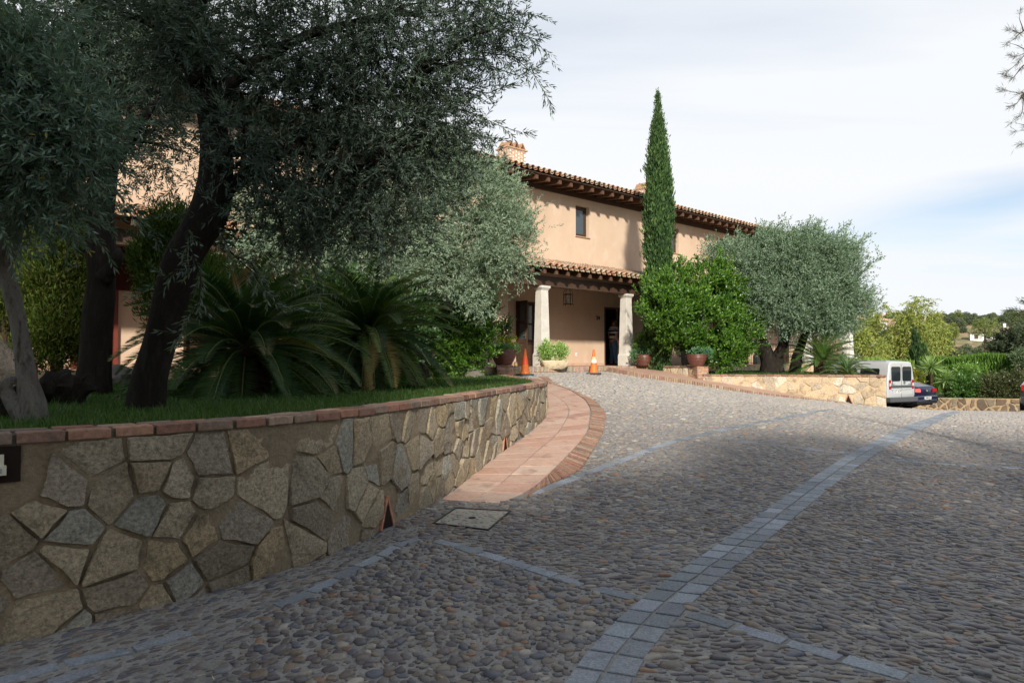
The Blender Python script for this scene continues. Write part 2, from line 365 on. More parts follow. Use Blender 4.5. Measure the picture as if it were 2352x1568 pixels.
# ------------------------------------------------------------------ setts, tiles
EXCL = []
def strips(mb, Lp, Rp, rows, length, gap, h, colf, flush=.0, tilt=.002, jit=.004, base=None, ch=.004):
    n = max(2, int(round(plen((np.array(Lp)[:, :2].mean(0)*0 + (resample(Lp, 50)[:, :2] + resample(Rp, 50)[:, :2])/2)) / length)) + 1)
    A = resample(Lp, n); Bq = resample(Rp, n)
    zf = base or (lambda x, y: G(x, y))
    for r in range(rows):
        f0, f1 = r/rows, (r+1)/rows
        for i in range(n-1):
            q = [A[i]*(1-f0)+Bq[i]*f0, A[i]*(1-f1)+Bq[i]*f1, A[i+1]*(1-f1)+Bq[i+1]*f1, A[i+1]*(1-f0)+Bq[i+1]*f0]
            if rows > 1 and r % 2 and False: pass
            c = sum(q)/4
            sc = []
            for p in q:
                d = p - c; l = np.linalg.norm(d[:2]); sc.append(c + d*max(0.3, 1 - gap/(l*1.0)) + np.r_[np.array([R.uniform(-jit, jit), R.uniform(-jit, jit)]), np.zeros(len(c)-2)])
            zs = [zf(p[0], p[1]) for p in sc]; dz = [R.uniform(-tilt, tilt) for _ in q]
            vs = []
            for (zz_, k) in ((-.03, 1), (h - ch, 1), (h, .93)):
                for j, p in enumerate(sc):
                    pp = c + (p - c)*(k if k == 1 else max(.6, 1 - ch/ (np.linalg.norm((p-c)[:2]))))
                    vs.append((pp[0], pp[1], zs[j] + zz_ + (dz[j] if zz_ > 0 else 0)))
            fs = [(0,1,5,4),(1,2,6,5),(2,3,7,6),(3,0,4,7),(4,5,9,8),(5,6,10,9),(6,7,11,10),(7,4,8,11),(8,9,10,11)]
            a = Vector(vs[9]) - Vector(vs[8]); b = Vector(vs[11]) - Vector(vs[8])
            if a.cross(b).z < 0: fs = [tuple(reversed(f)) for f in fs]
            mb.add(vs, fs, colf(i, r))
    EXCL.append([tuple(p[:2]) for p in A] + [tuple(p[:2]) for p in Bq[::-1]])
def gcol(i, r):
    k = R.uniform(.72, 1.28); return (k*R.uniform(.98,1.04), k, k*R.uniform(.97, 1.04))
gm = MB()
Lb = gpl([(60,1530),(120,1450),(350,1190),(500,1060),(670,960),(880,820),(1140,640),(1360,480),(1520,380),(1740,270),(1880,222),(1990,184)], c4)
Rb = gpl([(330,1545),(400,1470),(560,1290),(710,1130),(940,960),(1130,800),(1330,620),(1500,490),(1620,400),(1860,270),(1990,215),(2080,184)], c4)
_m = (resample(smooth_path([(.05,2.7)] + Lb, 60, 2), 60) + resample(smooth_path([(.36,2.7)] + Rb, 60, 2), 60))/2; _m = smooth_path([tuple(p) for p in _m], 60, 3); Lb = offset_path(_m, -.148); Rb = offset_path(_m, .148)
strips(gm, Lb, Rb, 2, .21, .013, .009, gcol, jit=.005)
def line(pts, w, f, length=.26, sm=2):
    P = smooth_path(gpl(pts, f), 50, sm)
    strips(gm, offset_path(P, -w/2), offset_path(P, w/2), 1, length, .012, .007, gcol, jit=.008)
    return P
line([(-10,578),(100,540),(210,497),(350,445),(500,390),(640,335),(820,290),(980,255),(1200,215),(1440,172)], .13, c4, .24)
P_A = line([(1240,250),(1400,290),(1560,340),(1740,390),(1930,450),(2130,510),(2330,578)], .115, c3, .25)
P_A1 = line([(300,1030),(410,1062),(495,1080)], .115, c4, .22, 0)
P_A2 = line([(735,1152),(830,1182),(1020,1232),(1260,1305),(1500,1372),(1700,1427),(1900,1490),(2140,1560)], .12, c4, .27)
P_B = line([(1120,232),(950,290),(800,385),(620,470),(470,560),(250,660),(60,735)], .10, c3, .26)
line([(1060,1285),(960,1322),(690,1402),(370,1462),(100,1535),(-80,1580)], .10, c1, .27)
line([(560,1490),(380,1545),(250,1580)], .09, c1, .25, 0)
line([(905,315),(1100,335),(1250,355),(1500,385)], .10, c4, .28)
line([(1710,412),(1900,430),(2350,457)], .10, c4, .28)
so = gm.build('granite_setts', MT['granite']); setp(so, 'bands of blue grey granite setts laid across the cobbled driveway', 'paving stones', None, 'structure')

# terracotta path
inner = gpl([(1170,855),(1380,690),(1560,545),(1700,460),(1800,385),(1880,290)], c2)
inner = inner[:-1] + [tuple(p) for p in WL if p[1] > inner[-2][1] + .3 and p[1] < 17.0]
outer = gpl([(1580,880),(1800,800),(1960,640),(2080,520),(2180,400),(2200,250),(2160,180),(2050,110),(1930,75)], c2) + [(.75, 19.0)]
bo = gpl([(1750,850),(1930,738),(2110,690),(2200,560),(2290,400),(2310,280),(2250,200),(2120,130),(1960,72)], c2) + [(1.0, 19.2)]
inner = smooth_path([(p[0]+.03, p[1]) for p in inner], 60, 2); outer = smooth_path(outer, 60, 3); bo = smooth_path(bo, 60, 3)
def matchp(A_, B_):  # pair the two borders by y so that the joints run across
    ysr = np.linspace(max(A_[0][1], B_[0][1]) , min(A_[-1][1], B_[-1][1]), 60); return ysr
def tcol(i, r):
    k = R.uniform(.93, 1.07); b = R.random()
    c = (.44,.285,.215) if b < .6 else (.39,.225,.165) if b < .8 else (.46,.33,.255)
    return tuple(q*k for q in c)
tm = MB(); strips(tm, inner, outer, 2, .40, .008, .012, tcol, jit=.004, ch=.006)
def bcol(i=0, r=0):
    k = R.uniform(.75, 1.15); c = R.choice([(.30,.155,.105),(.33,.185,.125),(.26,.14,.10),(.36,.25,.18),(.28,.20,.145),(.24,.17,.125)])
    return tuple(q*k for q in c)
to = tm.build('terracotta_path', MT['tile']); setp(to, 'terracotta tile path curving along the foot of the left stone wall', 'path', None, 'structure')
bm_ = MB()
strips(bm_, [tuple(p) for p in smooth_path(outer, 60, 0)[3:]], [tuple(p) for p in bo], 1, .066, .017, .018, bcol, jit=.005, tilt=.004, ch=.004)
o = bm_.build('brick_border', MT['brick']); setp(o, 'border of thin red bricks on edge beside the terracotta path', 'path edging', None, 'structure')
# extension of the tiles towards the porch
EXCL.append([tuple(p[:2]) for p in inner] + [tuple(p[:2]) for p in bo[::-1]])

# manhole cover
mq = gpl([(1125,1020),(1280,915),(1660,935),(1505,1065)], c2)
mqc = np.mean(mq, axis=0)
mh = empty('manhole_cover', (mqc[0], mqc[1], G(*mqc)), 0, 'square pebble filled manhole cover with dark iron rim beside the terracotta path', 'manhole cover')
fm = MB(); cm = MB()
q = [np.array(p) - mqc for p in mq]; zc = G(*mqc)
def rel(p, z): return (p[0], p[1], G(p[0]+mqc[0], p[1]+mqc[1]) - zc + z)
for i in range(4):
    a, b = q[i], q[(i+1) % 4]; ai, bi = a*.955, b*.955
    fm.add([rel(a, 0), rel(b, 0), rel(bi, 0), rel(ai, 0), rel(a, .012), rel(b, .012), rel(bi, .012), rel(ai, .012)], [(4,5,6,7),(0,1,5,4),(2,3,7,6)])
fm.build('iron_rim', MT['iron'], mh)
cm.add([rel(p*.95, .004) for p in q], [(0,1,2,3)]); cm.build('cover_infill', M('cover_mortar', (.33,.31,.26), .95, .1, var=(6,(.24,.22,.18),.5,.7), bump=[(25,.006)]), mh)
pm = MB(); _q = [tuple(p*.93) for p in q]
for _k in range(420):
    _x = R.uniform(-.6, .6); _y = R.uniform(-.6, .6)
    if pip(np.array([_x]), np.array([_y]), _q)[0] and math.hypot(_x, _y) > .05:
        _a = R.uniform(.014, .026); _b = _a*R.uniform(.4, .7); _z = G(_x+mqc[0], _y+mqc[1]) - zc + .004; _t = R.gauss(0, .3); _c = tuple(R.uniform(.10,.26)*k_ for k_ in (1.08,1,.9))
        _rg = [[(_x + (math.cos(6.283*j/8)*_a*math.cos(_t) - math.sin(6.283*j/8)*_b*math.sin(_t))*s_, _y + (math.cos(6.283*j/8)*_a*math.sin(_t) + math.sin(6.283*j/8)*_b*math.cos(_t))*s_, _z + h_) for j in range(8)] for s_, h_ in ((1,-.002),(.7,.004),(.2,.005))]
        pm.loft(_rg, True, _c)
pm.build('cover_pebbles', MT['pebble'], mh, smooth=True)['kind'] = 'stuff'; EXCL.append([tuple(mqc + p*1.02) for p in q])
hm = MB(); hm.lathe([(.035, .004), (.035, .010), (.022, .012), (.018, .006)], 14); hm.build('lifting_eye', MT['iron'], mh, smooth=True)
EXCLM = [tuple(np.array(p)*1.0) for p in mq]

# ------------------------------------------------------------------ pebbles
def in_excl(x, y):
    m = np.zeros(x.shape, bool)
    for e in EXCL: m |= pip(x, y, e)
    return m
# direction fields / panels
_LA = np.concatenate([P_A, P_A1]); 
def side(x, y, P):  # >0 when the point lies beyond (further y) than polyline P sorted by x
    P = P[np.argsort(P[:, 0])]; return y - np.interp(x, P[:, 0], P[:, 1])
dmid = (resample(Lb, 60) + resample(Rb, 60))/2
def gen(y0, y1, sx, sy, seg, mid, seed):
    r = np.random.default_rng(seed); xr_ = (min(-.8*y1, -3) - 1, .82*y1 + 2)
    nx_ = int((xr_[1]-xr_[0])/sx); ny_ = int((y1-y0)/sy)
    gx, gy = np.meshgrid(np.arange(nx_), np.arange(ny_))
    x = xr_[0] + (gx + .5*(gy % 2) + r.uniform(-.34, .34, gx.shape))*sx; y = y0 + (gy + r.uniform(-.36, .36, gx.shape))*sy
    x = x.ravel(); y = y.ravel()
    k = (np.abs(x) < .82*y + 1.2) & (y > y0) & (y < y1); x = x[k]; y = y[k]
    k = pip(x, y, DOM) & ~in_excl(x, y); return x[k], y[k], r
PALN = np.array([(.088,.075,.066),(.075,.066,.066),(.060,.062,.074),(.105,.085,.068),(.12,.088,.060),(.070,.056,.055),(.135,.118,.092),(.092,.090,.088),(.150,.085,.048),(.20,.175,.14)])
PALN = PALN*1.3*np.array([.98,1.0,1.03])
PW = np.array([.18,.17,.11,.15,.09,.13,.06,.06,.03,.02]); PALF = PALN*1.0
def pebbles(name, y0, y1, sx, sy, seg, mid, seed, hs=1.0, kf=1.0):
    x, y, r = gen(y0, y1, sx, sy, seg, mid, seed)
    n = len(x)
    xr2 = np.interp(y, np.sort(dmid[:, 1]), dmid[np.argsort(dmid[:, 1]), 0])
    right = x > xr2
    zoneR = right & (side(x, y, P_A2) > 0)
    zoneL = (~right) & (side(x, y, _LA) < 0)
    nearwall = (~right) & (x < np.interp(y, P_B[np.argsort(P_B[:, 1]), 1], P_B[np.argsort(P_B[:, 1]), 0])) & (y < 5.9)
    ang = r.normal(0, .16, n); el = r.uniform(.40, .60, n)       # panel in the middle: long stones across
    ang = np.where(zoneR, r.normal(-.62, .22, n), ang); el = np.where(zoneR, r.uniform(.42, .62, n), el)
    ang = np.where(zoneL & ~nearwall, r.uniform(0, 3.14, n), ang); el = np.where(zoneL & ~nearwall, r.uniform(.62, .95, n), el)
    ang = np.where(nearwall, r.normal(.75, .25, n), ang); el = np.where(nearwall, r.uniform(.35, .5, n), el)
    size = np.clip(r.lognormal(0, .30, n), .5, 1.7)*sx*.46*kf
    a = size*np.where(zoneL, .86, 1.06); b = a*el*np.where(zoneL, 1.0, 1.0)
    keep = r.random(n) < (.93 if kf == 1 else .7)
    x, y, a, b, ang = x[keep], y[keep], a[keep], b[keep], ang[keep]; n = len(x)
    ci = r.choice(len(PALN), n, p=PW/PW.sum()); col = PALN[ci]*r.uniform(.8, 1.25, (n, 1))
    # stones get paler up the drive: dust, plus sunlight put into the colour
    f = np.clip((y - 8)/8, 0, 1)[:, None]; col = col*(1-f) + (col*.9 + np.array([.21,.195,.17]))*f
    g0 = G(x, y)
    gx = (G(x+.05, y) - G(x-.05, y))/.1; gy = (G(x, y+.05) - G(x, y-.05))/.1
    th = 2*np.pi*np.arange(seg)/seg
    jit = 1 + r.normal(0, .09, (n, seg))
    rings = []
    hgt = np.minimum(b*.55, .020)*r.uniform(.6, 1.15, n)*hs
    tx = r.normal(0, .10, n); ty = r.normal(0, .12, n)
    levels = [(1.0, -.15), (.93, .45), (.62, .92)] if mid else [(1.0, -.1), (.72, .8)]
    if mid == 2: levels = [(1.0, -.15), (.97, .3), (.82, .72), (.5, .96)]
    for sc_, hh in levels:
        lx = np.cos(th)[None]*a[:, None]*sc_*jit; ly = np.sin(th)[None]*b[:, None]*sc_*jit
        wx = lx*np.cos(ang)[:, None] - ly*np.sin(ang)[:, None]; wy = lx*np.sin(ang)[:, None] + ly*np.cos(ang)[:, None]
        z = g0[:, None] + gx[:, None]*wx + gy[:, None]*wy + hh*hgt[:, None] + (wx*tx[:, None] + wy*ty[:, None] if hh > 0 else 0)
        rings.append(np.stack([x[:, None]+wx, y[:, None]+wy, z], -1))
    top = np.stack([x, y, g0 + hgt], -1)[:, None]
    V = np.concatenate(rings + [top], 1); nv = V.shape[1]
    base = (np.arange(n)*nv)[:, None]
    k = np.arange(seg); k2 = (k+1) % seg; Q = []
    for l in range(len(levels)-1):
        Q.append(np.stack([l*seg+k, l*seg+k2, (l+1)*seg+k2, (l+1)*seg+k], -1))
    Q = np.concatenate(Q); T = np.stack([(len(levels)-1)*seg+k, (len(levels)-1)*seg+k2, np.full(seg, nv-1)], -1)
    FQ = (base[:, :, None] + Q[None]).reshape(-1, 4); FT = (base[:, :, None] + T[None]).reshape(-1, 3)
    return V.reshape(-1, 3), FQ, FT, np.repeat(col, nv, 0)
parts_ = [pebbles('p', 1.6, 6.6, .070, .045, 12, 2, 1), pebbles('p', 1.6, 7.0, .052, .040, 7, 1, 12, 1.0, .52), pebbles('p', 6.6, 12.0, .074, .048, 8, 1, 2), pebbles('p', 12.0, 27.0, .092, .070, 6, 0, 3, 1.15)]
Vs = []; FQs = []; FTs = []; Cs = []; k = 0
for V, q4, t3, c in parts_:
    Vs.append(V); FQs.append(q4 + k); FTs.append(t3 + k); Cs.append(c); k += len(V)
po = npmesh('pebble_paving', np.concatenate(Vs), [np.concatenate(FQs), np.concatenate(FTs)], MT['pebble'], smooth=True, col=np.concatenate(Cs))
setp(po, 'brown and grey river pebbles set in mortar across the driveway', 'pebbles', None, 'stuff')
print('pebbles', k)

# ------------------------------------------------------------------ stone walls
def clip_poly(poly, nx_, ny_, c):
    outp = []; n = len(poly)
    for i in range(n):
        a = poly[i]; b = poly[(i+1) % n]; da = a[0]*nx_ + a[1]*ny_ - c; db = b[0]*nx_ + b[1]*ny_ - c
        if da <= 0: outp.append(a)
        if (da < 0) != (db < 0) and da != db:
            t = da/(da - db); outp.append((a[0]+(b[0]-a[0])*t, a[1]+(b[1]-a[1])*t))
    return outp
def wall_face(path, ztop, zbotf, cell, pal, seed, relief=.03, gap=.010, s0=0, ang=1.0, holes=()):
    """irregular stones over the face of a wall: returns MB in world space"""
    P = resample(path, 400); S = np.r_[0, np.cumsum(np.linalg.norm(np.diff(P, axis=0), axis=1))]; Ltot = S[-1]
    T = np.gradient(P, axis=0); T /= np.linalg.norm(T, axis=1)[:, None]
    def at(s, z, off):
        i = np.clip(np.searchsorted(S, s) - 1, 0, len(S)-2); f = (s - S[i])/(S[i+1]-S[i])
        p = P[i]*(1-f) + P[i+1]*f; t = T[i]
        return (p[0] + t[1]*off, p[1] - t[0]*off, z)
    rr = random.Random(seed); sites = []
    zmin = min(zbotf(s) for s in np.linspace(0, Ltot, 60)) - .05
    ncell = int(Ltot*(ztop - zmin)/(cell*cell)); tries = 0
    grid = {}
    while len(sites) < ncell and tries < ncell*40:
        tries += 1; c = (rr.uniform(0, Ltot), rr.uniform(zmin, ztop)); md = cell*(.62 if rr.random() < .8 else .36)
        gk = (int(c[0]/cell), int(c[1]/cell)); ok = True
        for dx in (-1, 0, 1):
            for dy in (-1, 0, 1):
                for q_ in grid.get((gk[0]+dx, gk[1]+dy), ()):
                    if ((q_[0]-c[0])*1.0)**2 + ((q_[1]-c[1])*1.15)**2 < md*md: ok = False
        if ok: sites.append(c); grid.setdefault(gk, []).append(c)
    mb = MB()
    for c in sites:
        poly = [(c[0]-cell*1.1, c[1]-cell*1.1), (c[0]+cell*1.1, c[1]-cell*1.1), (c[0]+cell*1.1, c[1]+cell*1.1), (c[0]-cell*1.1, c[1]+cell*1.1)]
        for q_ in sites:
            if q_ is c or abs(q_[0]-c[0]) > cell*2.2 or abs(q_[1]-c[1]) > cell*2.2: continue
            dx, dy = q_[0]-c[0], q_[1]-c[1]; l = math.hypot(dx, dy); dx /= l; dy /= l
            poly = clip_poly(poly, dx, dy, dx*c[0]+dy*c[1]+l/2)
            if len(poly) < 3: break
        if len(poly) < 3: continue
        poly = clip_poly(poly, 0, 1, ztop); zb = zbotf(c[0]) - .04
        if len(poly) >= 3: poly = clip_poly(poly, 0, -1, -zb)
        if len(poly) >= 3: poly = clip_poly(poly, 1, 0, Ltot-.002)
        if len(poly) >= 3: poly = clip_poly(poly, -1, 0, -.002)
        if len(poly) < 3: continue
        cc = (sum(p[0] for p in poly)/len(poly), sum(p[1] for p in poly)/len(poly))
        if any(abs(cc[0]-h[0]) < h[2]+.05 and abs(cc[1]-h[1]) < h[3]+.03 for h in holes): continue
        # inset, subdivide, roughen
        pts = []
        n = len(poly)
        per = sum(math.dist(poly[i], poly[(i+1)%n]) for i in range(n))
        if per < cell*.6: continue
        for i in range(n):
            a, b = poly[i], poly[(i+1)%n]; l = math.dist(a, b); m = max(1, int(l/(cell*.16)))
            for j in range(m):
                t = (j + (.0 if j else .12))/m; pts.append((a[0]+(b[0]-a[0])*t, a[1]+(b[1]-a[1])*t))
            pts.append((a[0]+(b[0]-a[0])*(1-.12/m), a[1]+(b[1]-a[1])*(1-.12/m)))
        g = gap*rr.choice([.6, 1, 1, 1.8]); sh = []
        for p in pts:
            d = math.dist(p, cc) or 1e-6; nn = mnoise.noise(Vector((p[0]*9/cell*.22, p[1]*9/cell*.22, seed)))*cell*.07
            k_ = max(.3, (d - g - abs(nn))/d); sh.append((cc[0]+(p[0]-cc[0])*k_, cc[1]+(p[1]-cc[1])*k_))
        hgt = relief*rr.uniform(.4, 1.35); tx, ty = rr.uniform(-.12, .12), rr.uniform(-.12, .12)
        prof = [(1.0, -.2), (.99, .72), (.965, .95), (.72, 1.0), (.38, 1.02)]
        vs = []; m = len(sh)
        for (k_, h_) in prof:
            for p in sh:
                q_ = (cc[0]+(p[0]-cc[0])*k_, cc[1]+(p[1]-cc[1])*k_)
                o_ = h_*hgt + ((q_[0]-cc[0])*tx + (q_[1]-cc[1])*ty if h_ > 0 else 0) + (mnoise.noise(Vector((q_[0]*14, q_[1]*14, seed)))*.010*(cell/.3) + mnoise.noise(Vector((q_[0]*5, q_[1]*5, seed+9)))*.012 if h_ > .5 else 0)
                vs.append(at(q_[0], q_[1], o_))
        vs.append(at(cc[0], cc[1], hgt*1.03)); fs = []
        for l in range(len(prof)-1):
            for j in range(m): fs.append((l*m+j, l*m+(j+1)%m, (l+1)*m+(j+1)%m, (l+1)*m+j))
        for j in range(m): fs.append(((len(prof)-1)*m+j, (len(prof)-1)*m+(j+1)%m, len(vs)-1))
        k_ = rr.uniform(.78, 1.22); cl = rr.choice(pal)
        k_ = 1 + (k_-1)*.55; mb.add(vs, fs, tuple(q_*k_ for q_ in cl))
    return mb, at, Ltot, S
def wall_core(path, ztop, zbotf, thick, nz_=10, ns=260, col=(1,1,1), bumpy=.012, seed=3, mort=.010):
    P = resample(path, ns); S = np.r_[0, np.cumsum(np.linalg.norm(np.diff(P, axis=0), axis=1))]
    F_ = P; Bk = offset_path(P, -thick)
    T = np.gradient(P, axis=0); T /= np.linalg.norm(T, axis=1)[:, None]
    V = []; 
    for i in range(ns):
        zb = zbotf(S[i]) - .25
        for j in range(nz_+1):
            z = zb + (ztop - zb)*j/nz_; o_ = mnoise.noise(Vector((S[i]*7, z*7, seed)))*bumpy + mort
            V.append((F_[i][0] + T[i][1]*o_, F_[i][1] - T[i][0]*o_, z))
        V.append((Bk[i][0], Bk[i][1], ztop)); V.append((Bk[i][0], Bk[i][1], zb))
    m = nz_+3; fs = []
    for i in range(ns-1):
        for j in range(m-1): fs.append((i*m+j, (i+1)*m+j, (i+1)*m+j+1, i*m+j+1))
    mb = MB(); mb.add(V, fs, col); mb.add([V[j] for j in range(m)], [tuple(range(m))], col); mb.add([V[(ns-1)*m+j] for j in range(m)], [tuple(reversed(range(m)))], col)
    return mb
def coping(path, z0, over=.035, depth=.12, rows=2, length=.235, th=.060, gap=.020, moss=True, pal=None, sag=.004):
    mb = MB(); 
    for r in range(rows):
        Pp = resample(offset_path(path, over - r*(depth+.01) - depth/2), 500); S = np.r_[0, np.cumsum(np.linalg.norm(np.diff(Pp, axis=0), axis=1))]
        s = R.uniform(0, .1) if r else 0.0
        while s < S[-1] - length*.8:
            l = length*R.uniform(.88, 1.05); sm = s + l/2
            x = np.interp(sm, S, Pp[:, 0]); y = np.interp(sm, S, Pp[:, 1]); x2 = np.interp(sm+.02, S, Pp[:, 0]); y2 = np.interp(sm+.02, S, Pp[:, 1])
            X = Vector((x2-x, y2-y, 0)); 
            if X.length < 1e-6: break
            X.normalize(); a_ = R.uniform(-.035, .035); X = Vector((X.x*math.cos(a_)-X.y*math.sin(a_), X.x*math.sin(a_)+X.y*math.cos(a_), R.uniform(-.02, .02))).normalized()
            Y = Vector((-X.y, X.x, 0)).normalized()
            c = bcol(); 
            if R.random() < .4: c = tuple(q*.62+.025 for q in c)
            mb.obox((x + R.uniform(-.004,.004), y + R.uniform(-.006,.006), z0 + th/2 + R.uniform(-.003,.003)), (l/2 - gap/2, depth/2*R.uniform(.95,1.03), th/2*R.uniform(.93,1.05)), X, Y, X.cross(Y), c, .006)
            s += l
    return mb
def band(path, over, back, z0, z1, col, bumpy=0.0):
    """continuous mortar strip"""
    A_ = resample(offset_path(path, over), 260); B_ = resample(offset_path(path, -back), 260); mb = MB(); V = []; fs = []
    for i in range(260): V += [(A_[i][0],A_[i][1],z0),(A_[i][0],A_[i][1],z1),(B_[i][0],B_[i][1],z1),(B_[i][0],B_[i][1],z0)]
    for i in range(259):
        for j in range(4): a = i*4+j; b = i*4+(j+1)%4; fs.append((a, a+4, b+4, b))
    mb.add(V, fs, col); mb.add(V[:4], [(0,1,2,3)], col); mb.add(V[-4:], [(3,2,1,0)], col); return mb

TOPL = 1.055
WLr = resample(WL, 400); SL = np.r_[0, np.cumsum(np.linalg.norm(np.diff(WLr, axis=0), axis=1))]; GL = G(WLr[:, 0], WLr[:, 1])
zbL = lambda s: float(np.interp(s, SL, GL))
def sL_of(x, y): return float(SL[np.argmin((WLr[:, 0]-x)**2 + (WLr[:, 1]-y)**2)])
wroot = empty('stone_wall', (-1.27, 5.4, 0), 0, 'curved stone retaining wall in the left foreground with brick coping', 'stone wall')
def par(o, root): o.parent = root; o.matrix_parent_inverse = Matrix.Translation(-root.location) if root.rotation_euler.z == 0 else root.matrix_world.inverted(); return o
palL = [(.30,.245,.165),(.26,.215,.15),(.33,.275,.19),(.25,.215,.165),(.25,.24,.20),(.29,.25,.18),(.30,.235,.145),(.21,.175,.13)]
h1 = gp(*c2(655,1040)); h2 = gp(*c2(1577,520)); s1 = sL_of(*h1); s2 = sL_of(*h2)
lampS = sL_of(-2.78, 3.55) + .11
fmb, atL, LL, _ = wall_face(WL, TOPL, zbL, .26, palL, 5, .032, .007, holes=((s1, zbL(s1)+.12, .07, .12), (s2, zbL(s2)+.12, .07, .12), (lampS, .93, .15, .17)))
par(fmb.build('face_stones', MT['stone'], None, angle=28), wroot)
par(wall_core(WL, TOPL, zbL, .28, seed=3).build('mortar_core', MT['mortar'], None, smooth=False), wroot)
par(band(WL, .012, .26, TOPL - .002, TOPL + .048, (.62,.68,.72)).build('coping_mortar', MT['mortar'], None), wroot)
par(coping(WL, TOPL).build('brick_coping', MT['brick'], None), wroot)
def drain(s, at_, z, root, w=.10, h=.25):
    for sg in (-1, 1):
        mb = MB(); V = []
        for (u_, v_) in ((w*sg, 0), (w*sg+.022*sg, 0), (.014*sg, h+.02), (0.0, h-.012)):
            for off in (-.04, .034): V.append(at_(s+u_, z+v_, off))
        mb.add(V, [(0,2,3,1),(2,4,5,3),(4,6,7,5),(6,0,1,7),(1,3,5,7),(0,6,4,2)], (.42,.20,.13)); par(mb.build('drain_brick', MT['brick'], None), root)
    mb = MB(); mb.add([at_(s-w*.99, z-.02, .027), at_(s+w*.99, z-.02, .027), at_(s, z+h*.95, .027)], [(0,1,2)]); par(mb.build('drain_opening', MT['dark'], None), root)
drain(s1, atL, zbL(s1)+.01, wroot); drain(s2, atL, zbL(s2)+.01, wroot)
# recessed lamp at the far left
mb = MB()
def atbox(at_, s, z, hw, hh, o0, o1, mb, col=None):
    V = [at_(s+a*hw, z+b*hh, o_) for o_ in (o0, o1) for (a, b) in ((-1,-1),(1,-1),(1,1),(-1,1))]
    mb.add(V, [(0,1,2,3),(7,6,5,4),(0,4,5,1),(1,5,6,2),(2,6,7,3),(3,7,4,0)], col)
lmp = empty('wall_lamp', atL(lampS, .86, .02), 0, 'cream outdoor lamp set in a dark recess of the left stone wall', 'wall lamp')
mb = MB(); atbox(atL, lampS, .95, .105, .095, .024, .028, mb); par(mb.build('recess', MT['dark'], None), lmp)
mb = MB(); atbox(atL, lampS-.03, .975, .06, .03, .029, .06, mb); atbox(atL, lampS-.03, .925, .07, .024, .029, .08, mb)
par(mb.build('housing', M('lamp_cream', (.55,.52,.40), .5, .4), None), lmp)
mb = MB(); atbox(atL, lampS-.03, .925, .05, .012, .081, .084, mb); par(mb.build('lens', M('lamp_lens', (.25,.3,.33), .2, .6), None), lmp)

# right planter wall
TOPR = 1.0
WRf = np.concatenate([WR, WR2[1:]])
_s = np.r_[0, np.cumsum(np.linalg.norm(np.diff(KB, axis=0)[:, :2], axis=1))]
WRr = resample(WRf, 300); SR = np.r_[0, np.cumsum(np.linalg.norm(np.diff(WRr, axis=0), axis=1))]
def zroad(x, y):
    xs_ = [k[0] for k in KB]; zs_ = [k[2] for k in KB]
    return float(np.interp(x, xs_, zs_)) if x < xs_[-1] else float(G(x, y))
ZR = np.array([zroad(p[0], p[1]) for p in WRr]); zbR = lambda s: float(np.interp(s, SR, ZR))
palR = [(.47,.37,.25),(.50,.41,.29),(.43,.33,.22),(.52,.45,.34),(.46,.35,.23),(.42,.35,.26),(.54,.48,.38)]
wr = empty('stone_wall', (8.5, 21, 0), 0, 'cream stone planter wall on the right below the olive tree and sago palm', 'stone wall')
s3 = float(SR[np.argmin((WRr[:, 0]-U(1948,920,20.5)[0])**2 + (WRr[:, 1]-20.5)**2)])
fmb, atR, LR, _ = wall_face(WRf, TOPR, zbR, .30, palR, 8, .018, .006, holes=((s3, zbR(s3)+.12, .07, .12),))
par(fmb.build('face_stones', MT['stone'], None, smooth=True), wr)
par(wall_core(WRf, TOPR, zbR, .28, seed=6, col=(2.3,2.2,2.1), mort=.010).build('mortar_core', MT['mortar'], None), wr)
par(band(WRf, .012, .26, TOPR - .002, TOPR + .04, (2,1.9,1.8)).build('coping_mortar', MT['mortar'], None), wr)
par(coping(WRf, TOPR, rows=2).build('brick_coping', MT['brick'], None), wr)
drain(s3, atR, zbR(s3)+.01, wr)

# low wall behind the right sidewalk, with brick pier
LW = smooth_path([U(1445,843,23.55)[:2], U(1480,845,23.1)[:2], U(1530,850,22.6)[:2], U(1575,855,21.95)[:2], U(1600,860,21.55)[:2]], 40, 1)
LWr = resample(LW, 200); SW = np.r_[0, np.cumsum(np.linalg.norm(np.diff(LWr, axis=0), axis=1))]
zbW = lambda s: float(np.interp(s, SW, [zroad(p[0], p[1]) for p in LWr]))
lw = empty('low_wall', (5.2, 22.6, .9), 0, 'low stone wall with a thin tile top between the porch and brick pier', 'stone wall')
fmb, atW, _, _ = wall_face(LW, 1.27, zbW, .30, palR, 18, .018, .010)
par(fmb.build('face_stones', MT['stone'], None, smooth=True), lw)
par(wall_core(LW, 1.27, zbW, .24, seed=16, col=(2.2,2.1,2), mort=.004).build('mortar_core', MT['mortar'], None), lw)
par(coping(LW, 1.27, rows=2, th=.045, over=.05).build('tile_top', MT['brick'], None), lw)
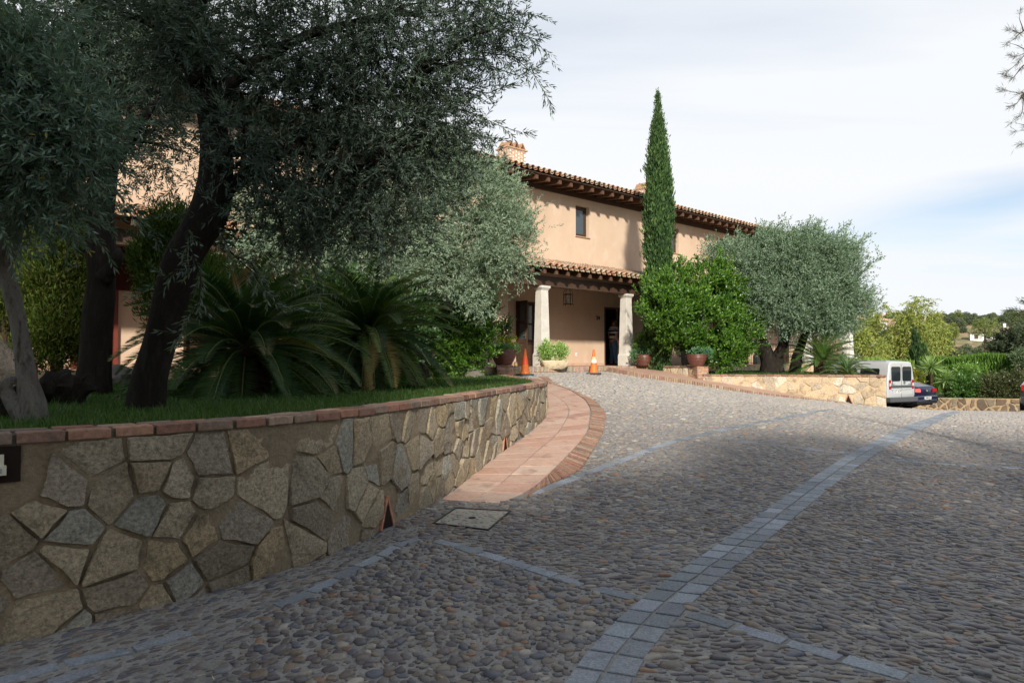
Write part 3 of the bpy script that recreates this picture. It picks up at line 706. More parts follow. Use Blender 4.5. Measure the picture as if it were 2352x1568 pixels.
def pier(loc, w, d, z0, z1, rz, label):
    e = empty('brick_pier', (loc[0], loc[1], z0), rz, label, 'brick pier')
    mb = MB(); n = int(round((z1-z0)/.062)); hh = (z1-z0)/n
    for i in range(n):
        z = i*hh; off = (i % 2)*.11
        for sdx in (0, 1):
            x = -w/2 - off
            while x < w/2 - .02:
                a0 = max(x, -w/2); a1 = min(x+.215, w/2)
                if a1-a0 > .03:
                    j = R.uniform(-.004, .004)
                    y0, y1 = (-d/2, -.01) if sdx == 0 else (.01, d/2)
                    mb.box(a0+.005+j, a1-.005+j, y0+R.uniform(-.004,.004), y1+R.uniform(-.004,.004), z+.005, z+hh-.005, tuple(q*1.25 for q in bcol()), .004)
                x += .225
    mb.build('bricks', MT['brick'], e)
    mb = MB(); mb.box(-w/2+.012, w/2-.012, -d/2+.012, d/2-.012, -.15, z1-z0-.006, (2,1.9,1.8)); mb.build('mortar', MT['mortar'], e)
    return e
PR = U(1609,860,21.5)
pier((PR[0], PR[1]+.12), .40, .42, zroad(PR[0], PR[1])-.02, 1.31, .25, 'brick pier carrying the ribbed pot beside the right green bush')
PL = U(1157,860,18.9)
pier((PL[0]+.02, PL[1]+.1), .46, .5, .98, 1.36, .1, 'brick pier carrying the ribbed pot left of the porch step')

# right sidewalk
n_ = 60; Fk = smooth_path(KR, n_, 1); Bk = smooth_path(KB, n_, 1)
V = []
hk = np.clip(np.linspace(.15, .03, n_), .03, .15)
for i in range(n_):
    for j in range(7):
        f = j/6; p = Fk[i]*(1-f) + Bk[i]*f; V.append((p[0], p[1], (Fk[i][2]+hk[i])*(1-f) + (Bk[i][2]+.01)*f))
qs = [(i*7+j, (i+1)*7+j, (i+1)*7+j+1, i*7+j+1) for i in range(n_-1) for j in range(6)]
sw = npmesh('sidewalk', V, [np.array(qs)], M('sidewalk_tile', (.46,.30,.22), .8, .25, var=[(2.5,(.34,.19,.13),.5,.75),(7,(.38,.27,.2),.5,.7)], bump=[(15,.005)]), smooth=True)
setp(sw, 'terracotta sidewalk sloping down along the right planter wall', 'sidewalk', None, 'structure')
mb = MB(); Fs = resample(Fk, step=.068)
Fz = resample(np.c_[Fk[:, :2], hk], len(Fs))
for i in range(len(Fs)-1):
    a = Vector(Fs[i]); b = Vector(Fs[i+1]); X = (b-a); X.z = 0; X.normalize(); Y = Vector((-X.y, X.x, 0)); h = Fz[i][2]
    c = (a+b)/2; zt = c.z + h
    mb.obox((c.x + Y.x*.03, c.y + Y.y*.03, zt - (h+.1)/2 + .004), (.027, .10*R.uniform(.94, 1.05), (h+.1)/2), X, Y, (0,0,1), tuple(q*R.uniform(.85,1.05) for q in R.choice([(.36,.22,.15),(.38,.27,.19),(.30,.19,.14),(.40,.30,.22)])), .004)
o = mb.build('kerb', MT['brick']); setp(o, 'kerb of bricks on edge along the right sidewalk', None, None, 'structure')

# lawns
ins = offset_path(WL, -.25)
LAWNL = [tuple(p) for p in ins] + [B(-1.5, -.62)[:2], B(-6, -.62)[:2], B(-17, -.62)[:2], (-16, 9), (-16, 1)]
def flat(name, poly, z, mat, label):
    bm = bmesh.new(); vs = [bm.verts.new((p[0], p[1], z)) for p in poly]; f = bm.faces.new(vs)
    bmesh.ops.triangulate(bm, faces=[f]); bm.normal_update()
    for f in bm.faces:
        if f.normal.z < 0: f.normal_flip()
    me = bpy.data.meshes.new(name); bm.to_mesh(me); bm.free(); o = link(name, me, None, mat); setp(o, label, None, None, 'structure'); return o
flat('lawn', LAWNL, 1.075, MT['lawn'], 'lawn soil of the left raised planter')
insR = offset_path(WRf, -.25)
LAWNR = [tuple(p) for p in insR] + [B(11.5, -.45)[:2], B(8.5, -.45)[:2], B(4.3, -.45)[:2]] + [tuple(p) for p in offset_path(LW, -.2)]
flat('lawn', LAWNR, 1.03, MT['lawn'], 'lawn soil of the right raised planter')
def grass(name, n, poly, z, hmin, hmax, sel, seed, label, wid=.0035, bb=None):
    r = np.random.default_rng(seed); P = np.array(poly); x0, y0 = P.min(0); x1, y1 = P.max(0)
    if bb: x0, x1, y0, y1 = bb
    X = []; Y = []
    tot = 0
    while tot < n:
        x = r.uniform(x0, x1, n); y = r.uniform(y0, y1, n); k = pip(x, y, poly) & sel(x, y, r)
        X.append(x[k]); Y.append(y[k]); tot += k.sum()
    x = np.concatenate(X)[:n]; y = np.concatenate(Y)[:n]
    h = r.uniform(hmin, hmax, n)*np.where(r.random(n) < .06, 1.6, 1); a = r.uniform(0, 6.28, n); lean = r.uniform(.1, .8, n)*h; w = wid*np.maximum(1, y/6)*r.uniform(.7, 1.3, n)
    dx, dy = np.cos(a), np.sin(a)
    b0 = np.stack([x - dy*w, y + dx*w, np.full(n, z)], 1); b1 = np.stack([x + dy*w, y - dx*w, np.full(n, z)], 1)
    m0 = np.stack([x - dy*w*.7 + dx*lean*.35, y + dx*w*.7 + dy*lean*.35, z + h*.6], 1); m1 = np.stack([x + dy*w*.7 + dx*lean*.35, y - dx*w*.7 + dy*lean*.35, z + h*.6], 1)
    t = np.stack([x + dx*lean, y + dy*lean, z + h*.95], 1)
    V = np.stack([b0, b1, m1, m0, t], 1).reshape(-1, 3); base = np.arange(n)[:, None]*5
    c = np.array([(.045,.095,.016),(.065,.115,.025),(.032,.072,.013),(.11,.125,.045)])[r.choice(4, n, p=[.4,.3,.22,.08])]*r.uniform(.8, 1.2, (n, 1))
    o = npmesh(name, V, [base + np.array([[0,1,2,3]]), base + np.array([[3,2,4]])], MT['grassblade'], col=np.repeat(c, 5, 0))
    setp(o, label, 'grass', None, 'stuff'); return o
dens = lambda x, y, r: (np.abs(x) < .85*y + .8) & (r.random(x.shape) < np.clip(1.25 - (y-4)/14, .25, 1)) & ~((np.hypot(x+2.6, y-9.5) < 1.4) & (r.random(x.shape) < .8))
grass('grass', 90000, LAWNL, 1.07, .03, .085, dens, 31, 'green grass growing on the left raised lawn under the olive trees', bb=(-11, 1.0, 2.5, 19))
grass('grass', 20000, LAWNR, 1.03, .03, .07, lambda x, y, r: np.ones(x.shape, bool), 32, 'green grass growing on the right raised lawn')

# terrain sheet to the horizon
xs = np.concatenate([np.linspace(-900, -60, 15), np.linspace(-50, 60, 45), np.linspace(64, 420, 110), np.linspace(440, 1500, 20)])
ys = np.concatenate([np.linspace(-700, -20, 12), np.linspace(-10, 60, 36), np.linspace(64, 430, 120), np.linspace(450, 2600, 25)])
def terr(x, y):
    x = np.asarray(x, float); y = np.asarray(y, float)
    d = np.hypot(x*.35, y); s = np.clip((d - 105)/225, 0, 1); hill = -3.2 + 22.5*(s*s*(3-2*s))
    v = np.array([mnoise.noise(Vector((a*.011, b*.011, .5)))*2.6 + mnoise.noise(Vector((a*.034, b*.034, 3.5)))*1.0 for a, b in zip(x.ravel(), y.ravel())]).reshape(x.shape)
    hill = hill + v*np.clip((d-90)/120, 0, 1)
    near = np.where(y < 32, -1.15, -1.15 - np.clip((y-40)/60, 0, 1)*2.05)
    m = np.clip((y-36)/10, 0, 1); return np.where(d > 105, hill, near)
XX, YY = np.meshgrid(xs, ys); ZZ = terr(XX, YY)
nx, ny = len(xs), len(ys); idx = np.arange(nx*ny).reshape(ny, nx)
quads = np.stack([idx[:-1, :-1], idx[:-1, 1:], idx[1:, 1:], idx[1:, :-1]], -1).reshape(-1, 4)
mt = M('dry_hillside', (.32,.215,.135), .95, .1, var=[(.06,(.15,.17,.08),.42,.6),(.3,(.42,.27,.18),.5,.7),(.55,(.10,.12,.06),.52,.66)])
gr = npmesh('ground', np.stack([XX.ravel(), YY.ravel(), ZZ.ravel()], 1), [quads], mt, smooth=True)
setp(gr, 'dry valley and hillside beyond the driveway', None, None, 'structure')
# ------------------------------------------------------------------ the house (local frame: x along the facade, y into the house, z up from the porch floor)
RZB = math.atan2(.653, .757)
HB = empty('house', (O0.x, O0.y, FLOOR), RZB, 'long two storey ochre plastered country house with tiled roofs and a columned porch', 'house')
T0, T1, TS = -17.0, 22.4, 7.75     # ends, and where the roof steps down
WI = 2.2
def cutwall(mb, x0, x1, y, z0, z1, holes, depth, thick=.35):
    """wall face in plane y with rectangular openings and their reveals"""
    xs_ = sorted({x0, x1} | {h[0] for h in holes} | {h[1] for h in holes}); zs_ = sorted({z0, z1} | {h[2] for h in holes} | {h[3] for h in holes})
    for i in range(len(xs_)-1):
        for j in range(len(zs_)-1):
            a, b, c, d = xs_[i], xs_[i+1], zs_[j], zs_[j+1]; mx_, mz = (a+b)/2, (c+d)/2
            if any(h[0] < mx_ < h[1] and h[2] < mz < h[3] for h in holes): continue
            mb.add([(a,y,c),(b,y,c),(b,y,d),(a,y,d)], [(0,1,2,3)])
    for h in holes:
        a, b, c, d = h[:4]; e = y + depth
        mb.add([(a,y,c),(a,e,c),(a,e,d),(a,y,d)], [(0,1,2,3)]); mb.add([(b,y,c),(b,e,c),(b,e,d),(b,y,d)], [(3,2,1,0)])
        mb.add([(a,y,d),(a,e,d),(b,e,d),(b,y,d)], [(0,1,2,3)]); mb.add([(a,y,c),(a,e,c),(b,e,c),(b,y,c)], [(3,2,1,0)])
upw = [(3.80,4.52,4.80,5.95),(9.45,10.17,4.78,5.85),(13.1,13.78,4.85,5.83),(17.2,17.9,4.85,5.83),(-2.6,-1.9,4.80,5.95),(-8.4,-7.7,4.80,5.95)]
dn = [(.86,1.95,.0,2.22),(5.36,6.32,.0,2.24),(7.35,8.1,1.25,2.25),(10.3,11.3,0,2.2),(14.6,15.7,0,2.2),(18.6,19.7,0,2.2),(-9.7,-8.7,0,2.2),(-5.5,-4.4,.0,2.2),(-13.6,-12.7,0,2.2)]
mb = MB()
cutwall(mb, T0, TS, WI, -.6, 6.22, [h for h in upw + dn if h[1] < TS], .24)
cutwall(mb, TS, T1, WI, -.6, 6.09, [h for h in upw + dn if h[0] > TS], .24)
mb.add([(T0,WI,-.6),(T0,11,-.6),(T0,11,6.17),(T0,6.6,7.4),(T0,WI,6.17)], [(0,1,2,3,4)]); mb.add([(T1,WI,-.6),(T1,11,-.6),(T1,11,6.04),(T1,6.6,7.2),(T1,WI,6.04)], [(4,3,2,1,0)])
mb.add([(T0,11,-.6),(T1,11,-.6),(T1,11,6.1),(T0,11,6.1)], [(3,2,1,0)])
# pilasters and the projecting bay left of the entrance
for (a, b, p) in ((-.45,-.05,.0),): pass
for a in (8.9, 12.95, 17.2, 21.7): mb.box(a-.22, a+.22, WI-.22, WI+.02, -.05, 3.4)
mb.build('wall', MT['plaster'], HB)
mb = MB(); mb.box(-1.35, -.35, 1.2, WI-.005, 0.0, 2.9); mb.build('wall_bay', MT['plaster'], HB)
# skirting
mb = MB(); 
for (a, b) in ((T0,-13.6),(-12.7,-9.7),(-8.7,-5.5),(-4.4,-1.36),(-.34,.86),(1.95,5.36),(6.32,10.3),(11.3,14.6),(15.7,18.6)): mb.box(a+.003, b-.003, WI-.014, WI+.004, 0.002, .095)
mb.build('skirting', M('skirting_tile', (.50,.34,.24), .8, .3, var=(4,(.40,.24,.16),.5,.7)), HB)
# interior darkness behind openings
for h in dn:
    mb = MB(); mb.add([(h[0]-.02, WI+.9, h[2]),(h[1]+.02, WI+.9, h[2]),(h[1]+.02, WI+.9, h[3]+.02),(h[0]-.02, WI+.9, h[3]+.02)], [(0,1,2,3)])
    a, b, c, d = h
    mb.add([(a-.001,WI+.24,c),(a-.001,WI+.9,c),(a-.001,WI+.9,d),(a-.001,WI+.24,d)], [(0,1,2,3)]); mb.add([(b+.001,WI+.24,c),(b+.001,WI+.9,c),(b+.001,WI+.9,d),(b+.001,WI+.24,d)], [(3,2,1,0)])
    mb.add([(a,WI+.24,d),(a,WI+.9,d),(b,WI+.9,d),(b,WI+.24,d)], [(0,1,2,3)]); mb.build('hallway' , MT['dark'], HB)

# porch floor
mb = MB(); mb.box(T0, T1, STEPW+.06, WI+.9, -.9, 0); mb.build('porch_floor', M('porch_tile', (.42,.27,.19), .75, .3, var=(3,(.32,.18,.12),.5,.7)), HB)
mb = MB(); x = -1.28
while x < 3.55:
    mb.box(x+.004, x+.044, STEPW-.04+R.uniform(-.006,.006), STEPW+.055, -.15+R.uniform(-.003,.003), .004+R.uniform(-.003,.003), tuple(q*R.uniform(.8,1.1) for q in R.choice([(.46,.37,.28),(.42,.31,.23),(.30,.26,.22),(.44,.29,.2)])), .004); x += .052
mb.build('step_edge', MT['brick'], HB)
mb = MB(); x = -1.28
while x < 3.4:
    mb.box(x+.005, x+.225, STEPW-.03, STEPW+.055, -.235, -.16, (.42,.33,.26), .004); x += .235
mb.build('step_base', MT['brick'], HB)
mb = MB(); mb.box(-1.3, 3.5, STEPW-.015, STEPW+.058, -.5, -.006, (2,1.9,1.8)); mb.build('step_mortar', MT['mortar'], HB)
mb = MB(); mb.box(6.5, T1+.05, STEPW-.01, STEPW+.055, -.9, -.012, (2.6,2.5,2.3)); mb.build('plinth', MT['mortar'], HB); mb = MB(); mb.box(T0, -1.35, STEPW-.01, STEPW+.055, -.5, -.012, (2,1.9,1.8)); mb.build('plinth', MT['mortar'], HB)
mb = MB(); mb.box(6.5, T1+.07, STEPW-.05, STEPW+.03, -.0085, .03, (3,2.5,2)); mb.build('plinth_ledge', MT['mortar'], HB)
# columns
def column(t, col=MT['column']):
    mb = MB(); prof = [(0,.205),(.36,.205),(.44,.180),(2.34,.140),(2.355,.148),(2.40,.178),(2.415,.195),(2.48,.195)]
    mb.loft([[(-h,-h,z),(h,-h,z),(h,h,z),(-h,h,z)] for z, h in prof]); o = mb.build('column', col, HB); o.location = (t, 0, 0)
    bv = o.modifiers.new('b', 'BEVEL'); bv.width = .008; bv.segments = 1; return o
c0 = column(0)
wcol = M('white_column', (.72,.70,.64), .85, .2, var=(3,(.62,.6,.54),.45,.7), bump=[(35,.004)])
for t in (4.0, 8.4, -14.8): c = c0.copy(); COL.objects.link(c); c.location = (t, 0, 0)
c1_ = column(12.9, wcol); c1_['label'] = 'whitewashed column'
for t in (17.2, 21.7): c = c1_.copy(); COL.objects.link(c); c.location = (t, 0, 0)
# beams, rafters
mb = MB(); mb.box(T0, T1, -.12, .13, 2.48, 2.79)
mb.build('porch_beam', MT['wood'], HB)
mb = MB(); mb.box(T0, TS-.02, WI-.06, WI+.1, 6.22, 6.62); mb.box(TS, T1, WI-.06, WI+.1, 6.09, 6.49); mb.build('eave_beam', MT['wood'], HB)
mb = MB(); mb.add([(T0,-.56,2.955),(T1,-.56,2.955),(T1,WI,2.955+.69),(T0,WI,2.955+.69)], [(0,1,2,3)]); mb.add([(T0,-.56,2.975),(T1,-.56,2.975),(T1,WI,2.975+.69),(T0,WI,2.975+.69)], [(3,2,1,0)])
mb.build('porch_ceiling', MT['wood'], HB)
def rafter(t, w0, w1, z0, z1, wd=.10, h=.15):
    mb = MB(); mb.add([(-wd/2,w0,z0),(wd/2,w0,z0),(wd/2,w1,z1),(-wd/2,w1,z1),(-wd/2,w0,z0+h),(wd/2,w0,z0+h),(wd/2,w1,z1+h),(-wd/2,w1,z1+h)], [(0,3,2,1),(4,5,6,7),(0,1,5,4),(1,2,6,5),(2,3,7,6),(3,0,4,7)])
    o = mb.build('rafter', MT['rafter'], HB); o.location = (t, 0, 0); return o
r0 = rafter(-.85, -.52, WI, 2.80, 2.80+.68)
t = -.85 - 24*.5
while t < T1:
    if abs(t + .85) > .1 and t > T0: c = r0.copy(); COL.objects.link(c); c.location = (t, 0, 0)
    t += .5
UW = 1.3
r1 = rafter(.5, UW+.04, WI+.3, 6.275, 6.275+.15, .12, .165); r1.name = 'eave_rafter'
for i in range(-31, 40):
    t = .5 + i*.55
    if i == 0 or t < T0 or t > T1: continue
    if t < -12: continue
    c = r1.copy(); COL.objects.link(c); c.location = (t, 0, 0 if t < TS else -.13)
mb = MB()
for (a, b, dz) in ((T0-.2, TS, 0), (TS, T1+.2, -.13)):
    mb.add([(a,UW-.02,6.445+dz),(b,UW-.02,6.445+dz),(b,WI+.3,6.72+dz),(a,WI+.3,6.72+dz),(a,UW-.02,6.475+dz),(b,UW-.02,6.475+dz),(b,WI+.3,6.75+dz),(a,WI+.3,6.75+dz)], [(0,1,2,3),(7,6,5,4),(0,4,5,1)])
mb.build('eave_boards', MT['wood'], HB)

def tile_roof(x0, x1, w0, z0, w1, z1, seed, pitch=.25, row=.36, under=True, pal=None, mossy=0):
    """barrel tiles: channels and overlapping covers, running up from (w0,z0) to (w1,z1)"""
    rr = np.random.default_rng(seed); L = math.hypot(w1-w0, z1-z0); e = np.array([(w1-w0)/L, (z1-z0)/L]); nrm = np.array([-e[1], e[0]])
    nc = int((x1-x0)/pitch); nr = int(L/row)+1; seg = 7; th = np.linspace(0, math.pi, seg)
    Vs, Fs_, Cs_ = [], [], []; k = 0
    for c in range(nc):
        for kind in (0, 1):
            xc = x0 + (c + .5 + (.5 if kind else 0))*pitch
            for r_ in range(nr):
                s0 = r_*row - (.0 if r_ else .0) + (rr.uniform(-.012, .012)); s1 = min(s0 + row + .05, L)
                if s0 >= L-.02: continue
                jx = rr.uniform(-.008, .008); ra = pitch*(.40 if kind else .37); lift = .045
                V = []
                thick = .014
                for (s, fct, lf) in ((s0, 1.0, lift if kind else .02), (s1, .82, (lift-.03) if kind else 0)):
                    for q in range(2):
                        rad2 = ra*fct - q*thick
                        for a in th:
                            hx = math.cos(a)*rad2; hz = math.sin(a)*rad2*(.95 if kind else -.75) + (lf + (0.055 if kind else .085))
                            p = e*s + nrm*hz; V.append((xc+jx+hx, w0 + p[0], z0 + p[1]))
                V = np.array(V); base = k
                for a in range(seg-1):
                    o0, i0, o1, i1 = a, seg+a, 2*seg+a, 3*seg+a
                    Fs_.append((base+o0, base+o0+1, base+o1+1, base+o1) if not kind else (base+o0+1, base+o0, base+o1, base+o1+1))
                    Fs_.append((base+i0, base+i0+1, base+i1+1, base+i1)); Fs_.append((base+o0, base+o0+1, base+i0+1, base+i0))
                for a in (0, seg-1): Fs_.append((base+a, base+2*seg+a, base+3*seg+a, base+seg+a))
                cl = np.array([(.38,.20,.12),(.41,.25,.155),(.36,.26,.18),(.47,.35,.245),(.31,.25,.18),(.28,.255,.19)][rr.choice(6, p=(pal or [.3,.25,.15,.12,.1,.08]))])*rr.uniform(.8, 1.15)
                Vs.append(V); Cs_.append(np.tile(cl, (len(V), 1))); k += len(V)
    return np.concatenate(Vs), np.array(Fs_), np.concatenate(Cs_)
def roofobj(name, specs, parent):
    Vs, Fs_, Cs_ = [], [], []; k = 0
    for s in specs:
        V, F_, C_ = s; Vs.append(V); Fs_.append(F_ + k); Cs_.append(C_); k += len(V)
    o = npmesh(name, np.concatenate(Vs), [np.concatenate(Fs_)], MT['roof'], parent, smooth=True, col=np.concatenate(Cs_)); return o
roofobj('porch_roof', [tile_roof(T0, T1, -.62, 2.93, WI, 3.62, 1)], HB)
# pale mortar plugs under the tile ends
mb = MB(); x = T0
while x < T1 - .3:
    xc = x + .25
    mb.obox((xc, -.545, 3.0), (.058, .02, .028), (1,0,0), (0,1,0), (0,0,1), (3,2.9,2.7)); x += .25
mb.build('mortar_plugs', MT['mortar'], HB)
sl = .30
RW = 6.6
up = roofobj('roof', [tile_roof(T0-.25, TS, UW-.06, 6.47, RW, 6.47+(RW-UW)*sl, 2, mossy=1, pal=[.2,.2,.2,.14,.14,.12]), tile_roof(TS, T1+.25, UW-.06, 6.34, RW, 6.34+(RW-UW)*sl, 3, pal=[.24,.22,.18,.14,.12,.10])], HB)
mb = MB()
for (a, b, dz) in ((T0-.25, TS, 0), (TS, T1+.25, -.13)):
    zr = 6.47+dz+(RW-UW)*sl; mb.add([(a,UW,6.47+dz),(b,UW,6.47+dz),(b,RW,zr),(a,RW,zr),(a,11.8,6.3+dz),(b,11.8,6.3+dz)], [(0,1,2,3),(3,2,5,4)], (.4,.24,.15))
mb.build('roof_deck', MT['roof'], up)
mb = MB(); mb.tube([(T0-.25, RW, 6.60+(RW-UW)*sl), (TS, RW, 6.60+(RW-UW)*sl)], .13, 8, (.42,.24,.15)); mb.tube([(TS, RW, 6.47+(RW-UW)*sl), (T1+.25, RW, 6.47+(RW-UW)*sl)], .13, 8, (.42,.24,.15)); mb.build('ridge', MT['roof'], up)
def chimney(x0, y0, z0, z1, w=.88, d=.56):
    mb = MB(); n = int((z1-z0-.06)/.072); 
    mb.box(x0+.01, x0+w-.01, y0+.01, y0+d-.01, z0, z1-.06, (1.9,1.75,1.6))
    for i in range(n):
        z = z0 + i*.072; off = (i % 2)*.14
        for (a0, a1, fx) in ((0, w, 0), (0, d, 1)):
            for sd in (0, 1):
                x = -off
                while x < a1 - .02:
                    p0, p1 = max(x, 0)+.005, min(x+.27, a1)-.005
                    c = R.choice([(.50,.34,.245),(.47,.31,.22),(.53,.37,.27),(.46,.33,.24)])
                    if p1-p0 > .03:
                        if fx == 0: yy = y0 if sd == 0 else y0+d-.02; mb.box(x0+p0, x0+p1, yy, yy+.02, z+.006, z+.066, c)
                        else: xx = x0-.002 if sd == 0 else x0+w-.018; mb.box(xx, xx+.02, y0+p0, y0+p1, z+.006, z+.066, c)
                    x += .28
    o = mb.build('chimney', MT['brick'], up)
    mb = MB(); mb.box(x0-.06, x0+w+.06, y0-.06, y0+d+.06, z1-.06, z1-.015, (.46,.31,.2)); mb.build('chimney_slab', MT['brick'], o)
    mb = MB()
    for i in range(3):
        xa = x0 + .02 + i*(w-.04)/3; xb = xa + (w-.04)/3; xm = (xa+xb)/2; zt = z1+.225
        for (xf, sg) in ((xa, 1), (xb, -1)):
            mb.add([(xf,y0-.03,z1-.015),(xf+.03*sg,y0-.03,z1-.015),(xm+.012*sg*0,y0-.03,zt-.03),(xm-.0*sg,y0-.03,zt),
                    (xf,y0+d+.03,z1-.015),(xf+.03*sg,y0+d+.03,z1-.015),(xm,y0+d+.03,zt-.03),(xm,y0+d+.03,zt)],
                   [(0,1,2,3),(7,6,5,4),(0,3,7,4),(1,5,6,2)], (.40,.22,.13))
    for sd in (0, 1): pass
    mb.build('chimney_cap', MT['brick'], o)
    # cap tiles on the short sides
    mb = MB(); ym = y0+d/2
    for xf in (x0-.02, x0+w-.0):
        mb.add([(xf,y0,z1-.012),(xf,y0+d,z1-.012),(xf,ym,z1+.21),(xf+.02,y0,z1-.012),(xf+.02,y0+d,z1-.012),(xf+.02,ym,z1+.21)], [(0,2,1),(3,4,5),(0,3,5,2),(1,2,5,4)], (.42,.25,.15))
    mb.build('chimney_end_tile', MT['brick'], o)
chimney(1.33, 3.2, 6.8, 7.9); chimney(9.15, 3.2, 6.7, 7.72)

# windows
def window(x0, x1, z0, z1, y=WI, sill=True, panes=1):
    mb = MB(); f = .065; yy = y + .15
    mb.box(x0, x0+f, yy, yy+.06, z0, z1); mb.box(x1-f, x1, yy, yy+.06, z0, z1); mb.box(x0+f, x1-f, yy, yy+.06, z0, z0+f); mb.box(x0+f, x1-f, yy, yy+.06, z1-f, z1)
    g = f + .006; mb.box(x0+g, x0+g+.045, yy-.012, yy+.04, z0+g, z1-g); mb.box(x1-g-.045, x1-g, yy-.012, yy+.04, z0+g, z1-g); mb.box(x0+g+.045, x1-g-.045, yy-.012, yy+.04, z0+g, z0+g+.05); mb.box(x0+g+.045, x1-g-.045, yy-.012, yy+.04, z1-g-.05, z1-g)
    o = mb.build('window', MT['wood'], HB)
    mb = MB(); mb.box(x0+.11, x1-.11, yy+.015, yy+.022, z0+.11, z1-.11); mb.build('pane', MT['glass'], o)
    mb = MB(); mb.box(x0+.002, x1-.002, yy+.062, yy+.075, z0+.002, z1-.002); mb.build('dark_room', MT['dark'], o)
    if sill: mb = MB(); mb.box(x0-.03, x1+.03, y-.045, y+.15, z0-.035, z0+.004, (.46,.30,.19), .006); mb.build('sill', MT['brick'], o)
for h in upw: window(*h)
window(*dn[2], sill=False)
# doors
def leaf(w, h, hinge, ang, name='door', glazed=True, parent=HB, wmat=None):
    """door leaf with glazing bars, width along +x from the hinge"""
    wmat = wmat or MT['wood']; mb = MB(); t = .045; f = .085
    mb.box(0, f, 0, t, 0, h); mb.box(w-f, w, 0, t, 0, h); mb.box(f, w-f, 0, t, h-f, h); mb.box(f, w-f, 0, t, 0, .16); mb.box(f, w-f, 0, t, .78, .90); mb.box(f, w-f, .012, t-.012, .16, .78)
    mb.box(f+.03, w-f-.03, .004, t-.004, .22, .72); mb.box(f, w-f, .006, t-.006, 1.42, 1.48)
    o = mb.build(name, wmat, parent); o.location = hinge; o.rotation_euler = (0, 0, ang)
    mb = MB(); mb.box(f, w-f, t*.4, t*.6, .90, 1.42); mb.box(f, w-f, t*.4, t*.6, 1.48, h-f); mb.build('pane', MT['glass'], o)
    mb = MB(); mb.tube([(w-.04, -.03, 1.03), (w-.04, -.055, 1.03), (w-.13, -.055, 1.03)], .009, 6); mb.box(w-.055, w-.025, -.008, 0, .92, 1.12); mb.build('handle', M('brass', (.5,.4,.2), .35, .5, metal=.8), o, smooth=False)
    return o
leaf(.50, 2.2, (.90, WI-.02, .01), rad(-92))
leaf(1.0, 2.18, (.92, WI+.14, .01), 0)
mb = MB()
def dframe(h, dpt=.10):
    a, b, c, d = h; mb.box(a-.002, a+.06, WI-.012, WI+dpt, c+.002, d); mb.box(b-.06, b+.002, WI-.012, WI+dpt, c+.002, d); mb.box(a+.06, b-.06, WI-.012, WI+dpt, d-.06, d+.002)
for h in (dn[0], dn[1], dn[3], dn[4], dn[5], dn[6], dn[7], dn[8]): mb = MB(); dframe(h); mb.build('door_frame', MT['wood'], HB)
leaf(.88, 2.15, (6.26, WI+.16, .01), rad(75))       # stands open into the dark hall
for h in dn[3:]:
    leaf(h[1]-h[0]-.12, h[3]-.06, (h[0]+.06, WI+.12, .01), 0)
# red brown shutters seen between the two dark trunks
mr = M('red_shutter', (.16,.035,.02), .6, .3, bump=[(20,.003)])
mb = MB(); 
for i in range(26): mb.obox((-11.55, WI-.05, .12+i*.08), (.38, .008, .045), (1,0,0), (0,.8,.6), (0,-.6,.8))
mb.box(-12.0,-11.92,WI-.09,WI-.01,.02,2.25); mb.box(-11.18,-11.10,WI-.09,WI-.01,.02,2.25); mb.build('shutter', mr, HB)
mb = MB(); mb.box(-11.75, -9.75, WI-.12, WI-.02, 1.78, 2.95); mb.build('ceiling_shadow_panel', M('maroon_shadow', (.05,.012,.010), .8, .2, bump=[(14,.004)]), HB)  # flat dark panel; the porch ceiling's shadow is put into its colour
# socket
mb = MB(); mb.box(3.76, 3.84, WI-.012, WI-.001, .36, .47, None, .003); s_ = mb.build('wall_socket', MT['white'], HB)
mb = MB(); mb.box(3.778, 3.822, WI-.0145, WI-.0125, .385, .44, None); mb.build('socket_face', M('socket_grey', (.35,.35,.33), .5, .4), s_)
# railing of the right porch
def railing(a, b):
    mb = MB(); mb.box(a, b, -.02, .02, .90, .925); mb.box(a, b, -.015, .015, .08, .10); x = a + .06
    while x < b:
        mb.box(x-.008, x+.008, -.008, .008, 0.0, .90); mb.lathe([(.009,.40),(.02,.43),(.02,.45),(.009,.48)], 6, (x,0,0)); x += .125
    mb.build('railing', MT['iron'], HB)
for a, b in ((8.65,12.66),(13.15,16.96),(17.45,21.46)): railing(a, b)

# house number
def text_mesh(name, body, size, mat, depth=.004, parent=None, bold=False, matrix=None):
    cu = bpy.data.curves.new('txt', 'FONT'); cu.body = body; cu.size = size; cu.extrude = depth; cu.align_x = 'CENTER'; cu.align_y = 'CENTER'
    if bold: cu.offset = size*.035
    o = bpy.data.objects.new('txt', cu); COL.objects.link(o); dg = bpy.context.evaluated_depsgraph_get(); me = bpy.data.meshes.new_from_object(o.evaluated_get(dg))
    bpy.data.objects.remove(o); me.materials.clear(); ob = link(name, me, parent, mat)
    if matrix is not None: ob.matrix_local = matrix
    return ob
X90 = Matrix.Rotation(rad(90), 4, 'X')
text_mesh('house_number', '24', .20, MT['iron'], .008, HB, True, Matrix.Translation((5.0, WI-.012, 1.80)) @ X90)

